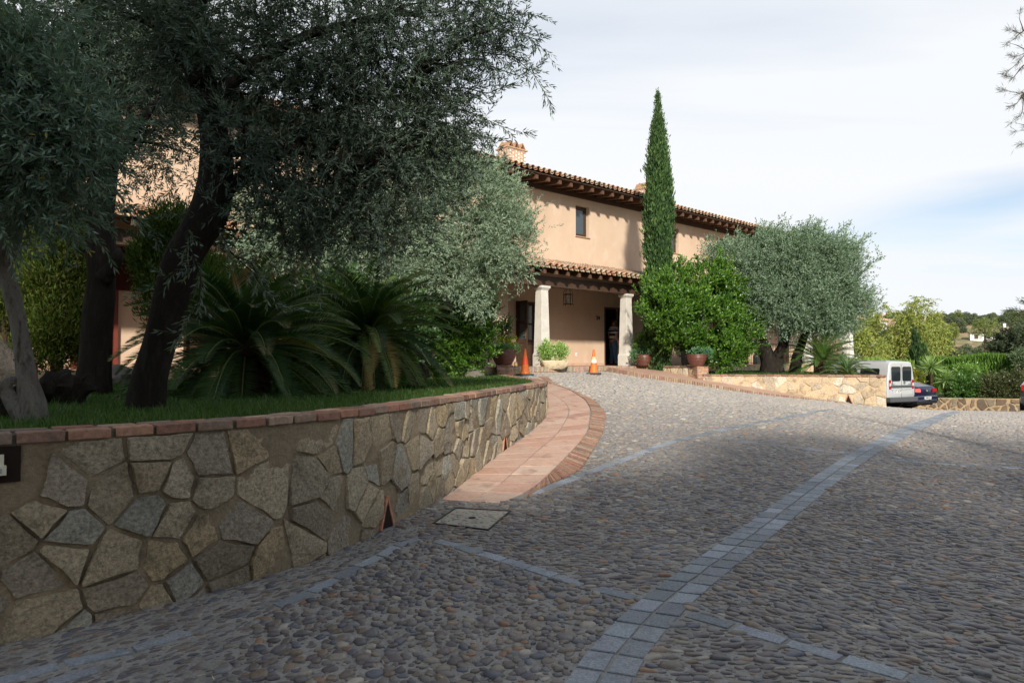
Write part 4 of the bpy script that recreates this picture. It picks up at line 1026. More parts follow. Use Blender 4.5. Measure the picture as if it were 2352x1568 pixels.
# ------------------------------------------------------------------ things on the porch
# hanging lantern
p = B(2.27, 1.1, 0)
ln = empty('hanging_lantern', (p[0], p[1], FLOOR+2.12), RZB, 'black iron lantern hanging under the porch between the two entrance columns', 'lantern')
mb = MB(); r_ = .15; H_ = .33
cor = [(math.cos(rad(60*i+15))*r_, math.sin(rad(60*i+15))*r_) for i in range(6)]
for i in range(6):
    a, b = cor[i], cor[(i+1)%6]
    mb.tube([(a[0],a[1],-.03),(a[0],a[1],H_)], .010, 6); mb.tube([(a[0]*1.25,a[1]*1.25,-.045),(a[0],a[1],.0)], .008, 5)
    for z in (0.0, H_): mb.tube([(a[0],a[1],z),(b[0],b[1],z)], .011, 6)
    mb.tube([(a[0]*1.08,a[1]*1.08,H_),(a[0]*.9,a[1]*.9,H_+.12),(a[0]*.4,a[1]*.4,H_+.19),(0,0,H_+.20)], .007, 5)
mb.lathe([(.145,-.006),(.145,.004),(.02,.02)], 12)
mb.tube([(0,0,H_+.17),(0,0,H_+.40)], .010, 6)
mb.build('frame', MT['iron'], ln)
mb = MB(); 
for a in (0, 120, 240): mb.lathe([(.011,.02),(.011,.12),(.018,.13),(.02,.15),(.006,.19)], 8, (math.cos(rad(a))*.05, math.sin(rad(a))*.05, 0))
mb.build('candle_bulb', M('bulb', (.8,.78,.7), .3, .5), ln, smooth=True)
gm_ = M('lantern_glass', (.6,.62,.6), .1, .5); 
gt = gm_.node_tree; gb = gt.nodes['Principled BSDF']; gb.inputs['Transmission Weight'].default_value = 0; gb.inputs['Alpha'].default_value = .18
mb = MB(); 
for i in range(6):
    a, b = cor[i], cor[(i+1)%6]; mb.add([(a[0]*.97,a[1]*.97,.012),(b[0]*.97,b[1]*.97,.012),(b[0]*.97,b[1]*.97,H_-.012),(a[0]*.97,a[1]*.97,H_-.012)], [(0,1,2,3)])
mb.build('glass_pane', gm_, ln)

# traffic cones
mo = M('cone_orange', (.72,.17,.03), .55, .35, var=(3,(.60,.14,.03),.4,.7)); mo2 = M('cone_orange_red', (.70,.075,.02), .5, .35, var=(4,(.55,.10,.03),.5,.7)); mw = M('cone_white', (.75,.75,.72), .45, .4, var=(5,(.6,.56,.45),.5,.7)); my = M('cone_yellowed', (.62,.45,.22), .6, .3); mru = M('cone_rubber', (.075,.085,.085), .8, .2, bump=[(20,.004)])
def cone(loc, label, kind, rz=0):
    e = empty('traffic_cone', loc, rz, label, 'traffic cone', 'traffic cones in front of the porch step'); Hc = .74
    rr_ = lambda z: .135*(1 - z/Hc) + .026*(z/Hc)
    mb = MB(); mb.loft([[(sx*s, sy*s, z) for (sx, sy) in ((-1,-.75),(-.75,-1),(.75,-1),(1,-.75),(1,.75),(.75,1),(-.75,1),(-1,.75))] for z, s in ((0,.215),(.028,.215),(.042,.18))]); mb.build('base', mru, e)
    mb = MB(); zs_ = [.04,.045,.30,.5,.735]; mb.lathe([(rr_(.04)+.012,.04),(rr_(.055)+.004,.055)] + [(rr_(z), z) for z in (.2,.4,.6,.70)] + [(rr_(.70)+.003,.703),(.028,.74),(.018,.742)], 24); mb.build('body', mo, e, angle=40)
    if kind == 0:
        mb = MB(); mb.lathe([(rr_(z)+.0025, z) for z in (.30,.36,.42,.50)], 24, cap=False); b_ = mb.build('band', mo2, e, smooth=True)
    else:
        mb = MB(); mb.lathe([(rr_(z)+.0025, z) for z in (.335,.38,.44)], 24, cap=False); mb.build('reflective_band', mw, e, smooth=True)
        mb = MB(); mb.lathe([(rr_(z)+.0025, z) for z in (.4405,.48,.515)], 24, cap=False); mb.build('band', my, e, smooth=True)
    return e
def on(px, py, y): q = U(px, py, y); return (q[0], q[1], G(q[0], q[1]) + .012)
cone(on(1206, 859, 19.4), 'plain orange traffic cone with a redder middle band left of the stone trough', 0, .3)
cone(on(1364, 857, 20.6), 'orange traffic cone with a white band right of the stone trough', 1, -.2)

# ribbed pots
mp_ = M('pot_clay', (.115,.042,.030), .38, .5, var=(5,(.16,.07,.05),.5,.75)); msoil = M('soil', (.04,.028,.018), .95, .1, bump=[(30,.02)])
def pot(loc, label, r=.36, h=.40):
    e = empty('ribbed_pot', loc, 0, label, 'plant pot', 'ribbed brown pots on the walls by the porch')
    prof = [(r*.60, 0), (r*.62, .02)]; n = 7
    for i in range(n):
        f0 = i/n; 
        for j in range(5):
            f = f0 + j/5/n; z = .03 + f*(h-.06); rb = r*(.62 + .40*math.sin(f*1.45)); prof.append((rb + .010*math.sin(math.pi*j/4), z))
    prof += [(r*1.03, h-.02), (r*1.06, h-.012), (r*1.06, h), (r*.98, h), (r*.96, h-.05)]
    mb = MB(); mb.lathe(prof, 36, cap=True); mb.build('pot_body', mp_, e, smooth=True)
    mb = MB(); mb.lathe([(r*.95, h-.045), (r*.1, h-.03)], 20); mb.build('soil', msoil, e)
    return e
P1 = (PL[0]+.0, PL[1]+.1, 1.362); pot(P1, 'brown ribbed pot of yellow and green plants on the brick pier left of the step', .36, .44)
PB = U(1480, 838, 22.9); P2 = (PB[0], PB[1]+.1, 1.318); pot(P2, 'brown ribbed pot on the low wall just right of the second column', .30, .37)
P3 = (PR[0]-.08, PR[1]+.12, 1.312); pot(P3, 'brown ribbed pot on the brick pier in front of the big green bush', .325, .38)

# stone trough
q = B(.0, -.56, 0)
tr = empty('stone_trough', (q[0], q[1], FLOOR-.08), RZB-rad(30), 'rough cream stone trough with yellow green shrubs on the step beside the left column', 'stone trough')
mb = MB(); nb = 40
def tro(f, z, k=1.0, rough=.0):
    pts = []
    for i in range(nb):
        a = 2*math.pi*i/nb; cx_, sy_ = math.cos(a), math.sin(a); e_ = .45
        x = math.copysign(abs(cx_)**e_, cx_)*.42*k; y = math.copysign(abs(sy_)**e_, sy_)*.19*k
        n_q = mnoise.noise(Vector((x*7, y*7, z*12)))*rough; pts.append((x*(1+n_q*.3), y*(1+n_q), z + (mnoise.noise(Vector((x*9, y*9, 5)))*.012 if rough else 0)))
    return pts
mb.loft([tro(0,0,.55,.2), tro(0,.03,.74,.25), tro(0,.10,.86,.28), tro(0,.18,.95,.25), tro(0,.245,1.0,.12), tro(0,.27,1.01,.05), tro(0,.275,.93,0), tro(0,.22,.86,0)])
mb.build('trough_body', M('trough_stone', (.60,.50,.34), .95, .1, var=(6,(.42,.33,.2),.5,.7), bump=[(12,.03),(40,.01)]), tr, angle=50)
mb = MB(); mb.loft([tro(0,.235,.85,0), tro(0,.24,.3,0)]); mb.build('soil', msoil, tr)

# small tin by the door
q = B(.55, 1.85, 0); tn = empty('tin_can', (q[0], q[1], FLOOR), 0, 'small shiny tin standing on the porch floor beside the open glazed door', 'tin can')
mb = MB(); mb.lathe([(.06,0),(.06,.13),(.063,.133),(.063,.14),(.055,.14),(.055,.125)], 16); mb.build('can_body', M('tin', (.6,.58,.5), .25, .6, metal=.8), tn, angle=40)
mb = MB(); mb.lathe([(.0605,.03),(.0605,.10)], 16, cap=False); mb.build('can_band', M('tin_label', (.5,.33,.12), .5, .4), tn, smooth=True)

# blue cloth bundle hung behind the shrub
q = B(5.0, -.1, 0)
q = U(1482, 790, 24.2)
bb = empty('hanging_bag', (q[0], q[1], 1.3), 0, 'bright blue cloth bag hanging in the dark between the second column and the big bush', 'bag')
mb = MB(); rg = []
for z, rx, ry, ox in ((.22,.06,.05,0),(.3,.15,.08,.02),(.55,.17,.10,0),(.8,.13,.08,-.03),(.92,.10,.06,-.04),(.97,.17,.08,-.02),(1.03,.2,.09,.03),(1.08,.12,.06,.0),(1.1,.03,.02,0)):
    rg.append([(ox + rx*math.cos(a*math.pi/9)*(1+.12*math.sin(a*1.7+z*9)), ry*math.sin(a*math.pi/9), z) for a in range(18)])
mb.loft(rg); mb.build('bag_body', M('blue_cloth', (.02,.09,.36), .7, .2, bump=[(15,.01)]), bb, smooth=True)
mb = MB(); mb.tube([(0,0,1.08),(.0,.05,1.35),(.0,.12,1.5)], .012, 6); mb.tube([(-.02,.1,0),(-.02,.1,1.52)], .02, 6); mb.build('hook', MT['iron'], bb)

# ------------------------------------------------------------------ person in the doorway
def skin(name, verts, edges, radii, mat, parent, sub=2):
    me = bpy.data.meshes.new(name); me.from_pydata(verts, edges, []); o = bpy.data.objects.new(name, me); COL.objects.link(o)
    m = o.modifiers.new('s', 'SKIN'); m.use_smooth_shade = True
    for i, r in enumerate(radii): me.skin_vertices[0].data[i].radius = r if isinstance(r, tuple) else (r, r)
    me.skin_vertices[0].data[0].use_root = True
    s = o.modifiers.new('u', 'SUBSURF'); s.levels = sub; s.render_levels = sub
    dg = bpy.context.evaluated_depsgraph_get(); me2 = bpy.data.meshes.new_from_object(o.evaluated_get(dg)); bpy.data.objects.remove(o)
    me2.materials.clear(); me2.polygons.foreach_set('use_smooth', np.ones(len(me2.polygons), bool)); return link(name, me2, parent, mat)
q = B(5.80, WI-.06, 0)
hd = math.atan2(1.0, .55) # facing into the doorway, to the right of the view
pe = empty('person', (q[0], q[1], FLOOR), rad(28), 'man in a dark and white striped polo shirt and blue jeans standing in the doorway', 'person')
# local frame: faces +x, left is +y
ms = M('skin', (.36,.20,.13), .55, .3)
bv_ = [(0,0,.95),(0,0,1.12),(.01,0,1.30),(0,0,1.46),(.02,0,1.54),(.05,0,1.62),(.055,0,1.72),(.05,0,1.78)]
be = [(i, i+1) for i in range(7)]; br = [(.14,.16),(.15,.15),(.13,.17),(.09,.13),(.055,.06),(.085,.07),(.10,.078),(.06,.05)]
for sg in (1, -1):
    k = len(bv_); bv_ += [(0,.19*sg,1.42),(-.02,.235*sg,1.14),(.06,.235*sg,.90),(.08,.235*sg,.86)]; be += [(3,k),(k,k+1),(k+1,k+2),(k+2,k+3)]; br += [.058,.045,.031,.03]
    k2 = len(bv_); bv_ += [(.0,.10*sg,.88),(.02,.11*sg,.50),(-.02 if sg > 0 else .05,.11*sg,.09),(.08 if sg > 0 else .15,.12*sg,.035)]; be += [(0,k2),(k2,k2+1),(k2+1,k2+2),(k2+2,k2+3)]; br += [.095,.06,.042,.035]
    for f, (dx, dy, l) in enumerate(((.02,.0,.085),(.004,.0,.095),(-.012,.0,.09),(-.028,.0,.075))):
        kf = len(bv_); bv_ += [(.08+dx,.235*sg,.84),(.085+dx,.225*sg,.84-l*.5),(.075+dx,.215*sg,.84-l)]; be += [(k+3,kf),(kf,kf+1),(kf+1,kf+2)]; br += [.010,.009,.008]
    kf = len(bv_); bv_ += [(.115,.225*sg,.855),(.125,.215*sg,.815)]; be += [(k+3,kf),(kf,kf+1)]; br += [.011,.009]
# nose and ears grow from the head
k = len(bv_); bv_ += [(.145,0,1.675),(.06,.075,1.69),(.06,-.075,1.69),(.12,0,1.60)]; be += [(5,k),(5,k+1),(5,k+2),(5,k+3)]; br += [.016,.015,.015,.03]
body = skin('body', bv_, be, br, ms, pe)
sh = skin('polo_shirt', [(0,0,.93),(0,0,1.12),(.015,0,1.30),(.0,0,1.45),(.02,0,1.53),(0,.185,1.425),(-.012,.235,1.20),(0,-.185,1.425),(-.012,-.235,1.20)], [(0,1),(1,2),(2,3),(3,4),(3,5),(5,6),(3,7),(7,8)], [(.165,.185),(.17,.18),(.155,.19),(.115,.16),(.066,.068),.085,.073,.085,.073], None, pe)
mstr = M('striped_shirt', (.03,.035,.06), .8, .2); t_ = mstr.node_tree; b_ = t_.nodes['Principled BSDF']
tcn = N(t_, 'ShaderNodeTexCoord'); sp = N(t_, 'ShaderNodeSeparateXYZ'); t_.links.new(tcn.outputs['Object'], sp.inputs[0]); rp = N(t_, 'ShaderNodeValToRGB'); mr_ = N(t_, 'ShaderNodeMapRange'); t_.links.new(sp.outputs[2], mr_.inputs[0]); mr_.inputs[1].default_value = .9; mr_.inputs[2].default_value = 1.6
t_.links.new(mr_.outputs[0], rp.inputs[0]); rp.color_ramp.interpolation = 'CONSTANT'; el = rp.color_ramp.elements
dk = (.018,.02,.035,1); wh = (.55,.55,.60,1); el[0].position = 0; el[0].color = wh; el[1].position = .07; el[1].color = dk
for ps, cc in ((.20,wh),(.245,dk),(.26,wh),(.33,dk),(.47,wh),(.50,dk),(.515,wh),(.56,dk),(.66,wh),(.69,dk),(.72,wh)): e_ = el.new(ps); e_.color = cc
t_.links.new(rp.outputs[0], b_.inputs['Base Color']); sh.data.materials.append(mstr)
skin('jeans', [(0,0,.97),(0,.095,.86),(.02,.11,.50),(-.02,.11,.10),(0,-.095,.86),(.02,-.11,.50),(.05,-.11,.10)], [(0,1),(1,2),(2,3),(0,4),(4,5),(5,6)], [(.155,.17),.118,.082,.066,.118,.082,.066], M('denim', (.05,.11,.20), .85, .2, var=(6,(.09,.17,.28),.5,.75), bump=[(12,.01)]), pe)
for sg, x in ((1,-.02),(-1,.05)):
    mb = MB(); mb.loft([[(x-.09+a*.01, .11*sg-.04, z),(x+.16, .115*sg-.045, z*.75),(x+.20, .12*sg, z*.6),(x+.16, .125*sg+.045, z*.75),(x-.09, .11*sg+.045, z)] for a, z in ((0,.002),(0,.09))]); mb.build('shoe', M('shoe_leather', (.03,.022,.02), .6, .3), pe, smooth=False)
mh_ = M('dark_hair', (.012,.009,.008), .7, .3)
mb = MB(); mb.ball((.02,0,1.735), (.118,.092,.098), 14, bump=.1, fr=5); mb.build('hair', mh_, pe, smooth=True)
mb = MB(); mb.ball((.105,0,1.595), (.045,.05,.045), 10, bump=.08); mb.build('beard', mh_, pe, smooth=True)
mb = MB(); 
for sg in (1,-1): mb.ball((.135,.03*sg,1.70), (.010,.013,.008), 8)
mb.build('eyes', M('eye_white', (.5,.48,.45), .2, .5), pe, smooth=True)

# ------------------------------------------------------------------ cars
def car_body(sections, seg_top, mat, name, parent):
    pass
def sect(x, hw, zb, zbelt, zt, tw, rnd=.10):
    """cross section of a car shell at x: half width hw, bottom zb, belt line, top zt with half width tw"""
    zt = max(zt, zbelt+.02); h = []
    h += [(hw*.86, zb), (hw*.97, zb+.05), (hw, zb+.16), (hw, (zb+zbelt)/2+.05), (hw*.985, zbelt)]
    for f in (.35, .7): h.append((hw*.985*(1-f) + tw*f, zbelt + (zt-rnd-zbelt)*f))
    h += [(tw, zt-rnd), (tw-.04, zt-rnd*.35), (tw-.14, zt-.012), (tw*.4, zt)]
    L_ = [(x, y, z) for y, z in h]; return L_ + [(x, -y, z) for y, z in reversed(h)]
def wheel(parent, x, y, r=.31, w=.19):
    e = MB(); sgn = 1 if y > 0 else -1
    def lat(prof, seg=22):
        m = MB(); m.lathe(prof, seg); m.v = [(x + p[0], y + sgn*p[2], r + p[1]) for p in m.v]; return m
    t = lat([(r*.62,-w*.5),(r*.95,-w*.5),(r,-w*.38),(r,w*.38),(r*.95,w*.5),(r*.64,w*.5),(r*.62,w*.42)]).build('wheel', M('tyre_rubber', (.02,.02,.02), .85, .2), parent, angle=35)
    lat([(r*.62,w*.40),(r*.58,w*.34),(r*.2,w*.40),(r*.12,w*.46),(.001,w*.46)], 18).build('rim', M('rim_silver', (.35,.35,.36), .4, .5, metal=.6), t, angle=35)
def place(root, parts_): pass
mtrim = M('grey_plastic', (.07,.075,.08), .7, .3); mglass = M('car_glass', (.012,.016,.018), .04, .8, coat=.5); mred = M('tail_light', (.30,.008,.010), .35, .3); mlit = M('tail_light_lit', (.8,.05,.04), .3, .5, emit=((1,.10,.06), 1.2)); mclear = M('lamp_clear', (.5,.48,.46), .2, .6)
mplate = M('number_plate', (.78,.78,.76), .4, .4); mblue = M('plate_blue', (.02,.12,.45), .4, .4); mseam = M('panel_gap', (.02,.02,.02), .8, .1); mchrome = M('chrome', (.7,.7,.7), .15, .6, metal=1)
def rearbox(name, parent, y0, y1, z0, z1, x0, x1, mat, ch=.006, col=None):
    mb = MB(); mb.box(x0, x1, y0, y1, z0, z1, col, ch); return mb.build(name, mat, parent)
def plate(parent, yc, zc, x, text):
    p_ = rearbox('number_plate', parent, yc-.26, yc+.26, zc-.055, zc+.055, x-.012, x, mplate, .003)
    rearbox('country_strip', p_, yc+.218, yc+.257, zc-.051, zc+.051, x-.0145, x-.0125, mblue, 0)
    M_ = Matrix(((0,0,-1,x-.0135),(-1,0,0,yc-.02),(0,1,0,zc),(0,0,0,1)))
    if text: text_mesh('plate_lettering', text, .105, MT['iron'], .001, p_, True, M_)
def rounded(y0, y1, z0, z1, r, n=4):
    pts = []
    for (cy_, cz_, a0) in ((y1-r, z1-r, 0), (y0+r, z1-r, 90), (y0+r, z0+r, 180), (y1-r, z0+r, 270)):
        for i in range(n+1): a = rad(a0 + 90*i/n); pts.append((cy_+r*math.cos(a), cz_+r*math.sin(a)))
    return pts
def rear_panel(name, parent, pts, xf, mat, th=.01, bulge=0):
    mb = MB(); mb.loft([[(xf(z), y, z) for y, z in pts], [(xf(z)-th, y, z) for y, z in pts]]); return mb.build(name, mat, parent)
def orient(root, p, heading):  # heading = unit 2d vector the car points to
    root.location = p; root.rotation_euler = (0, 0, math.atan2(heading[1], heading[0]))

# white van; rear left corner nearest to the camera
mvan = M('van_silver_paint', (.42,.435,.44), .35, .5, coat=.4)
hv = Vector((-.46, .887, 0)); lf = Vector((-hv.y, hv.x, 0)); A_ = Vector((14.0, 25.5, 0)); rc = A_ - lf*.84
van = empty('parked_van', (rc.x, rc.y, G(rc.x, rc.y)+.02), 0, 'silver white panel van parked behind the right planter wall', 'van'); orient(van, (rc.x, rc.y, G(rc.x, rc.y)+.0), hv)
secs = []
for x, hw, zb, zbelt, zt, tw, rn in ((0,.79,.42,.98,1.74,.66,.14),(.04,.83,.36,.99,1.79,.70,.14),(.25,.84,.33,1.0,1.81,.715,.12),(1.2,.84,.30,1.0,1.83,.72,.12),(2.35,.84,.28,1.0,1.80,.70,.12),(2.7,.84,.28,.99,1.62,.66,.12),(3.15,.83,.28,.97,1.12,.68,.05),(3.4,.82,.28,.93,1.0,.70,.04),(3.95,.80,.30,.78,.86,.66,.04),(4.15,.70,.34,.64,.70,.55,.04)):
    secs.append(sect(x, hw, zb, zbelt, zt, tw, rn))
mb = MB(); mb.loft(secs); mb.build('body', mvan, van, angle=32)
rear_panel('rear_window', van, rounded(.06,.60,1.05,1.60,.07), lambda z: -.002, mglass, .012)
rear_panel('rear_window', van, rounded(-.60,-.06,1.05,1.60,.07), lambda z: -.002, mglass, .012)
rearbox('door_seam', van, -.006, .006, .42, 1.70, -.005, .02, mseam, 0)
rearbox('bumper', van, -.84, .84, .26, .45, -.11, .12, mtrim, .03)
rearbox('door_trim', van, -.62, .62, .80, .90, -.022, .005, mtrim, .008)
rearbox('licence_recess', van, -.62, .62, .56, .79, -.004, .004, mvan, 0)
rearbox('rear_step_bar', van, -.58, .64, .735, .765, -.03, 0, mvan, .006)
for sg in (1, -1):
    tl = rearbox('tail_light', van, .69*sg-.055, .69*sg+.055, .75, 1.10, -.016, .05, mred, .01); rearbox('clear_lens', tl, .69*sg-.045, .69*sg+.045, .87, .98, -.019, -.015, mclear, 0)
plate(van, .30, .665, -.004, '1417 DCP')
mb = MB()
for (y, z0) in ((.57, 1.0), (-.57, 1.0)):
    mb.tube([(-.02,y,z0),(-.03,y,.93)], .012, 6); mb.tube([(-.02,y-.06*(1 if y > 0 else -1),1.08),(-.03,y,1.0)], .008, 5)
mb.build('door_handle', mtrim, van)
mb = MB(); mb.tube([(-.018, -.17+.045*math.cos(a*math.pi/8), .99+.045*math.sin(a*math.pi/8)) for a in range(17)], .008, 6); mb.tube([(-.018,-.225,.985),(-.018,-.165,.985),(-.018,-.175,.995),(-.018,-.115,.995)], .007, 5); mb.build('emblem', mtrim, van)
mb = MB(); mb.box(-.016,-.006,.42,.60,.925,.945); mb.box(-.016,-.006,-.60,-.42,.925,.94); mb.build('badge_lettering', mtrim, van)
for yS in (.0,):
    mb = MB()
    def side_pts(x0, x1, z0, z1): return [(x0,z0),(x1,z0),(x1,z1-.04),(x1-.05,z1),(x0+.05,z1),(x0,z1-.04)]
    for sg in (1, -1):
        for (x0, x1) in ((.35,1.15),(1.3,2.15)):
            pts = side_pts(x0, x1, 1.05, 1.53); yy = lambda z: sg*(.828 - (z-1.0)*.165 + .006)
            v_ = [(x, yy(z), z) for x, z in pts]; mb.add(v_, [tuple(range(6))] if sg < 0 else [tuple(reversed(range(6)))])
    mb.build('side_window', mglass, van)
rearbox('rub_strip', van, .838, .856, .55, .63, .3, 3.2, mtrim, .006); rearbox('roof_rail', van, .60, .64, 1.80, 1.835, .15, 2.3, mvan, .01)
mb = MB(); mb.lathe([(.02,0),(.02,.02),(.004,.03),(.003,.35)], 6, (2.2,0,1.80)); mb.build('aerial', mtrim, van)
for x in (.72, 3.35):
    for y in (.745, -.745): wheel(van, x, y)
mb = MB(); mb.box(.1, 4.0, -.70, .70, .22, .34); mb.build('underbody', mseam, van)

# sedan beyond the van
mnavy = M('navy_paint', (.004,.007,.030), .3, .4, coat=.35)
def sedan(loc, heading, label, paint, text, lit, wd=.91, name='parked_car', hatch=False):
    e = empty(name, loc, 0, label, 'car'); orient(e, loc, heading)
    rows_ = [(0,.80,.34,.78,.86,.66,.05),(.03,.87,.28,.82,.93,.70,.05),(.35,.90,.24,.86,1.02,.72,.05),(.75,.91,.22,.90,1.10,.66,.05),(1.15,.91,.20,.91,1.34,.56,.08),(1.7,.91,.20,.92,1.44,.56,.09),(2.5,.91,.20,.91,1.42,.56,.09),(2.95,.91,.2,.90,1.20,.60,.07),(3.4,.90,.2,.88,.98,.68,.04),(4.3,.86,.22,.76,.84,.62,.04),(4.7,.70,.28,.60,.66,.5,.04)]
    if hatch: rows_ = [(0,.78,.34,.86,1.0,.64,.06),(.04,.85,.28,.90,1.08,.64,.06),(.25,.88,.24,.93,1.30,.56,.08),(.6,.89,.22,.94,1.46,.56,.09),(1.6,.89,.2,.93,1.50,.57,.09),(2.2,.89,.2,.92,1.45,.57,.09),(2.7,.89,.2,.90,1.18,.6,.07),(3.1,.88,.2,.88,.98,.66,.04),(3.9,.84,.22,.74,.82,.6,.04),(4.2,.7,.28,.6,.66,.5,.04)]
    mb = MB(); mb.loft([sect(*r) for r in rows_]); mb.build('body', paint, e, angle=38)
    xa, xb, za, zb_ = (.80,1.30,1.09,1.36) if not hatch else (.07,.42,1.07,1.38)
    zt = lambda z: xa + (xb-xa)*(z-za)/(zb_-za)
    mb = MB(); v_ = [(xa-.012,.56,za+.01),(xa-.012,-.56,za+.01),(xb-.02,-.46,zb_),(xb-.02,.46,zb_)]; v2 = [(p[0]+.03,p[1],p[2]-.02) for p in v_]; mb.loft([v_, v2]); mb.build('rear_window', mglass, e)
    mb = MB()
    for sg in (1,-1):
        for (x0, x1, x2, x3) in (((1.30,2.05,2.05,1.55)), ((2.12,2.95,2.6,2.12))):
            y0_, y1_ = .905*sg, .66*sg; v_ = [(x0,y0_,.97),(x1,y0_,.97),(x2,y1_,1.30),(x3,y1_,1.30)]; mb.add(v_, [(0,1,2,3)] if sg < 0 else [(3,2,1,0)])
    mb.build('side_window', mglass, e)
    rearbox('bumper', e, -.86, .86, .30, .56, -.06, .2, paint, .04); rearbox('lower_bumper', e, -.80, .80, .24, .34, -.045, .2, mseam, .02)
    rearbox('chrome_strip', e, -.74, .74, .375, .39, -.068, -.055, mchrome, .003)
    for sg in (1,-1):
        tl = MB(); z0, z1 = (.70,.84) if not hatch else (.75,1.0); tl.loft([[(.01,.84*sg,z0+.02),(.01,.50*sg,z0),(.01,.46*sg,(z0+z1)/2),(.01,.54*sg,z1),(.01,.85*sg,z1-.01)], [(-.022,.83*sg,z0+.02),(-.022,.50*sg,z0),(-.022,.46*sg,(z0+z1)/2),(-.022,.54*sg,z1),(-.022,.84*sg,z1-.01)]])
        tl.build('tail_light', mlit if (lit and sg > 0) else mred, e)
    rearbox('boot_seam', e, -.78, .78, .60, .608, -.008, .03, mseam, 0)
    plate(e, 0, .47 if not hatch else .62, -.062 if not hatch else -.008, text)
    for x in (.95 if not hatch else .75, 3.75 if not hatch else 3.35):
        for y in (.80, -.80): wheel(e, x, y, .32, .2)
    mb = MB(); mb.box(.1, 4.3 if not hatch else 3.9, -.74, .74, .18, .30); mb.build('underbody', mseam, e)
    return e
hs = Vector((-.56, .83, 0)).normalized(); cr_ = (16.35, 27.0)
sd = sedan((cr_[0], cr_[1], G(*cr_)), hs, 'shiny navy blue saloon car with a lit tail light parked just right of the van', mnavy, '8505 JLR', True)
mb = MB(); mb.tube([(-.03, .05*math.cos(a*math.pi/8), .765+.05*math.sin(a*math.pi/8)) for a in range(17)], .007, 6)
mb.tube([(-.03,.032,.79),(-.03,.014,.765),(-.03,0,.785),(-.03,-.014,.765),(-.03,-.032,.79)], .005, 5); mb.tube([(-.03,.036,.765),(-.03,.016,.73),(-.03,0,.76),(-.03,-.016,.73),(-.03,-.036,.765)], .005, 5); mb.build('emblem', mchrome, sd)
mdk = M('dark_grey_paint', (.02,.022,.026), .25, .6, coat=1.0)
sedan((19.46, 24.72, G(19.46, 24.72)), Vector((.6,.8,0)).normalized(), 'dark car cut off by the right edge of the view beyond the crest', mdk, '', False, hatch=True)
# ------------------------------------------------------------------ vegetation
def unit(a): return a/(np.linalg.norm(a, axis=-1, keepdims=True) + 1e-9)
def leafq(P, D, L, Wd, r, S=None, pos=.45):
    """one rhombic leaf per point"""
    if S is None: S = unit(np.cross(D, unit(r.normal(size=D.shape))))
    L = np.asarray(L)[:, None] if np.ndim(L) else L; Wd = np.asarray(Wd)[:, None] if np.ndim(Wd) else Wd
    m = P + D*L*pos
    return np.stack([P, m + S*Wd*.5, P + D*L, m - S*Wd*.5], 1).reshape(-1, 3)
def leafcol(pal, n, r, v=.2, p=None):
    pal = np.array(pal); return np.repeat(pal[r.choice(len(pal), n, p=p)]*r.uniform(1-v, 1+v, (n, 1)), 4, 0)
def clusters(blobs, M_, r, shell=.75):
    b = np.array(blobs, float); R3 = b[:, 3:6] if b.shape[1] >= 6 else np.repeat(b[:, 3:4], 3, 1)
    w = (R3[:, 0]*R3[:, 2])*(b[:, 6] if b.shape[1] > 6 else 1); i = r.choice(len(b), M_, p=w/w.sum())
    u = unit(r.normal(size=(M_, 3))); f = np.where(r.random(M_) < shell, 1 - np.abs(r.normal(0, .16, M_)), r.random(M_)**(1/3))
    return b[i, :3] + u*R3[i]*f[:, None], u
def twigs(O, D, L, K, lL, lW, r, droop=.25, spread=.75, pal=None, stem=(.06,.05,.035), sw=.006, v=.2, p=None):
    """leafy twigs: paired narrow leaves along each shoot"""
    n = len(O); t = np.linspace(.12, 1.0, K)[None, :, None]
    dd = unit(D[:, None, :] + np.array([0, 0, -1.0])*droop*t*1.0)
    P = O[:, None, :] + D[:, None, :]*L[:, None, None]*t + np.array([0, 0, -1.0])*droop*.5*L[:, None, None]*t**2
    ax = unit(np.cross(D, unit(r.normal(size=D.shape))))[:, None, :]; bx = np.cross(D[:, None, :], ax)
    ph = np.pi/2*np.arange(K)[None, :, None]
    s1 = ax*np.cos(ph) + bx*np.sin(ph)
    out_ = []
    for sg in (1, -1):
        d = unit(dd + sg*s1*spread*(1.15 - .6*t) + r.normal(0, .16, P.shape)); m = n*K
        out_.append(leafq(P.reshape(-1, 3), d.reshape(-1, 3), r.uniform(.7, 1.2, m)*lL, r.uniform(.8, 1.2, m)*lW, r))
    V = np.concatenate(out_); c = leafcol(pal, len(V)//4, r, v, p)
    if sw: S = leafq(O, D, L*1.0, np.full(n, sw), r, pos=.3); V = np.concatenate([V, S]); c = np.concatenate([c, np.tile(np.array(stem), (len(S), 1))])
    return V, c
def leafobj(name, chunks, mat, parent):
    V = np.concatenate([c[0] for c in chunks]); C_ = np.concatenate([c[1] for c in chunks]); n = len(V)//4
    o = npmesh(name, V, [np.arange(n*4).reshape(-1, 4)], mat, parent, smooth=False, col=C_); par(o, parent); return o
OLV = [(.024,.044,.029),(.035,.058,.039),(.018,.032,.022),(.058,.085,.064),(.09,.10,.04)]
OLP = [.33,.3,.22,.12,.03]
def pb(*l):  # blobs from photo positions: (px,py,dist,radius px[,vertical radius px[,weight]])
    o_ = []
    for b in l:
        c = U(b[0], b[1], b[2]); s = b[2]/FPX; rz_ = (b[4] if len(b) > 4 else b[3]*.85)*s; o_.append((c[0], c[1], c[2], b[3]*s, min(b[3]*s, 1.6) if b[2] < 12 else b[3]*s*.8, rz_, b[5] if len(b) > 5 else 1))
    return o_
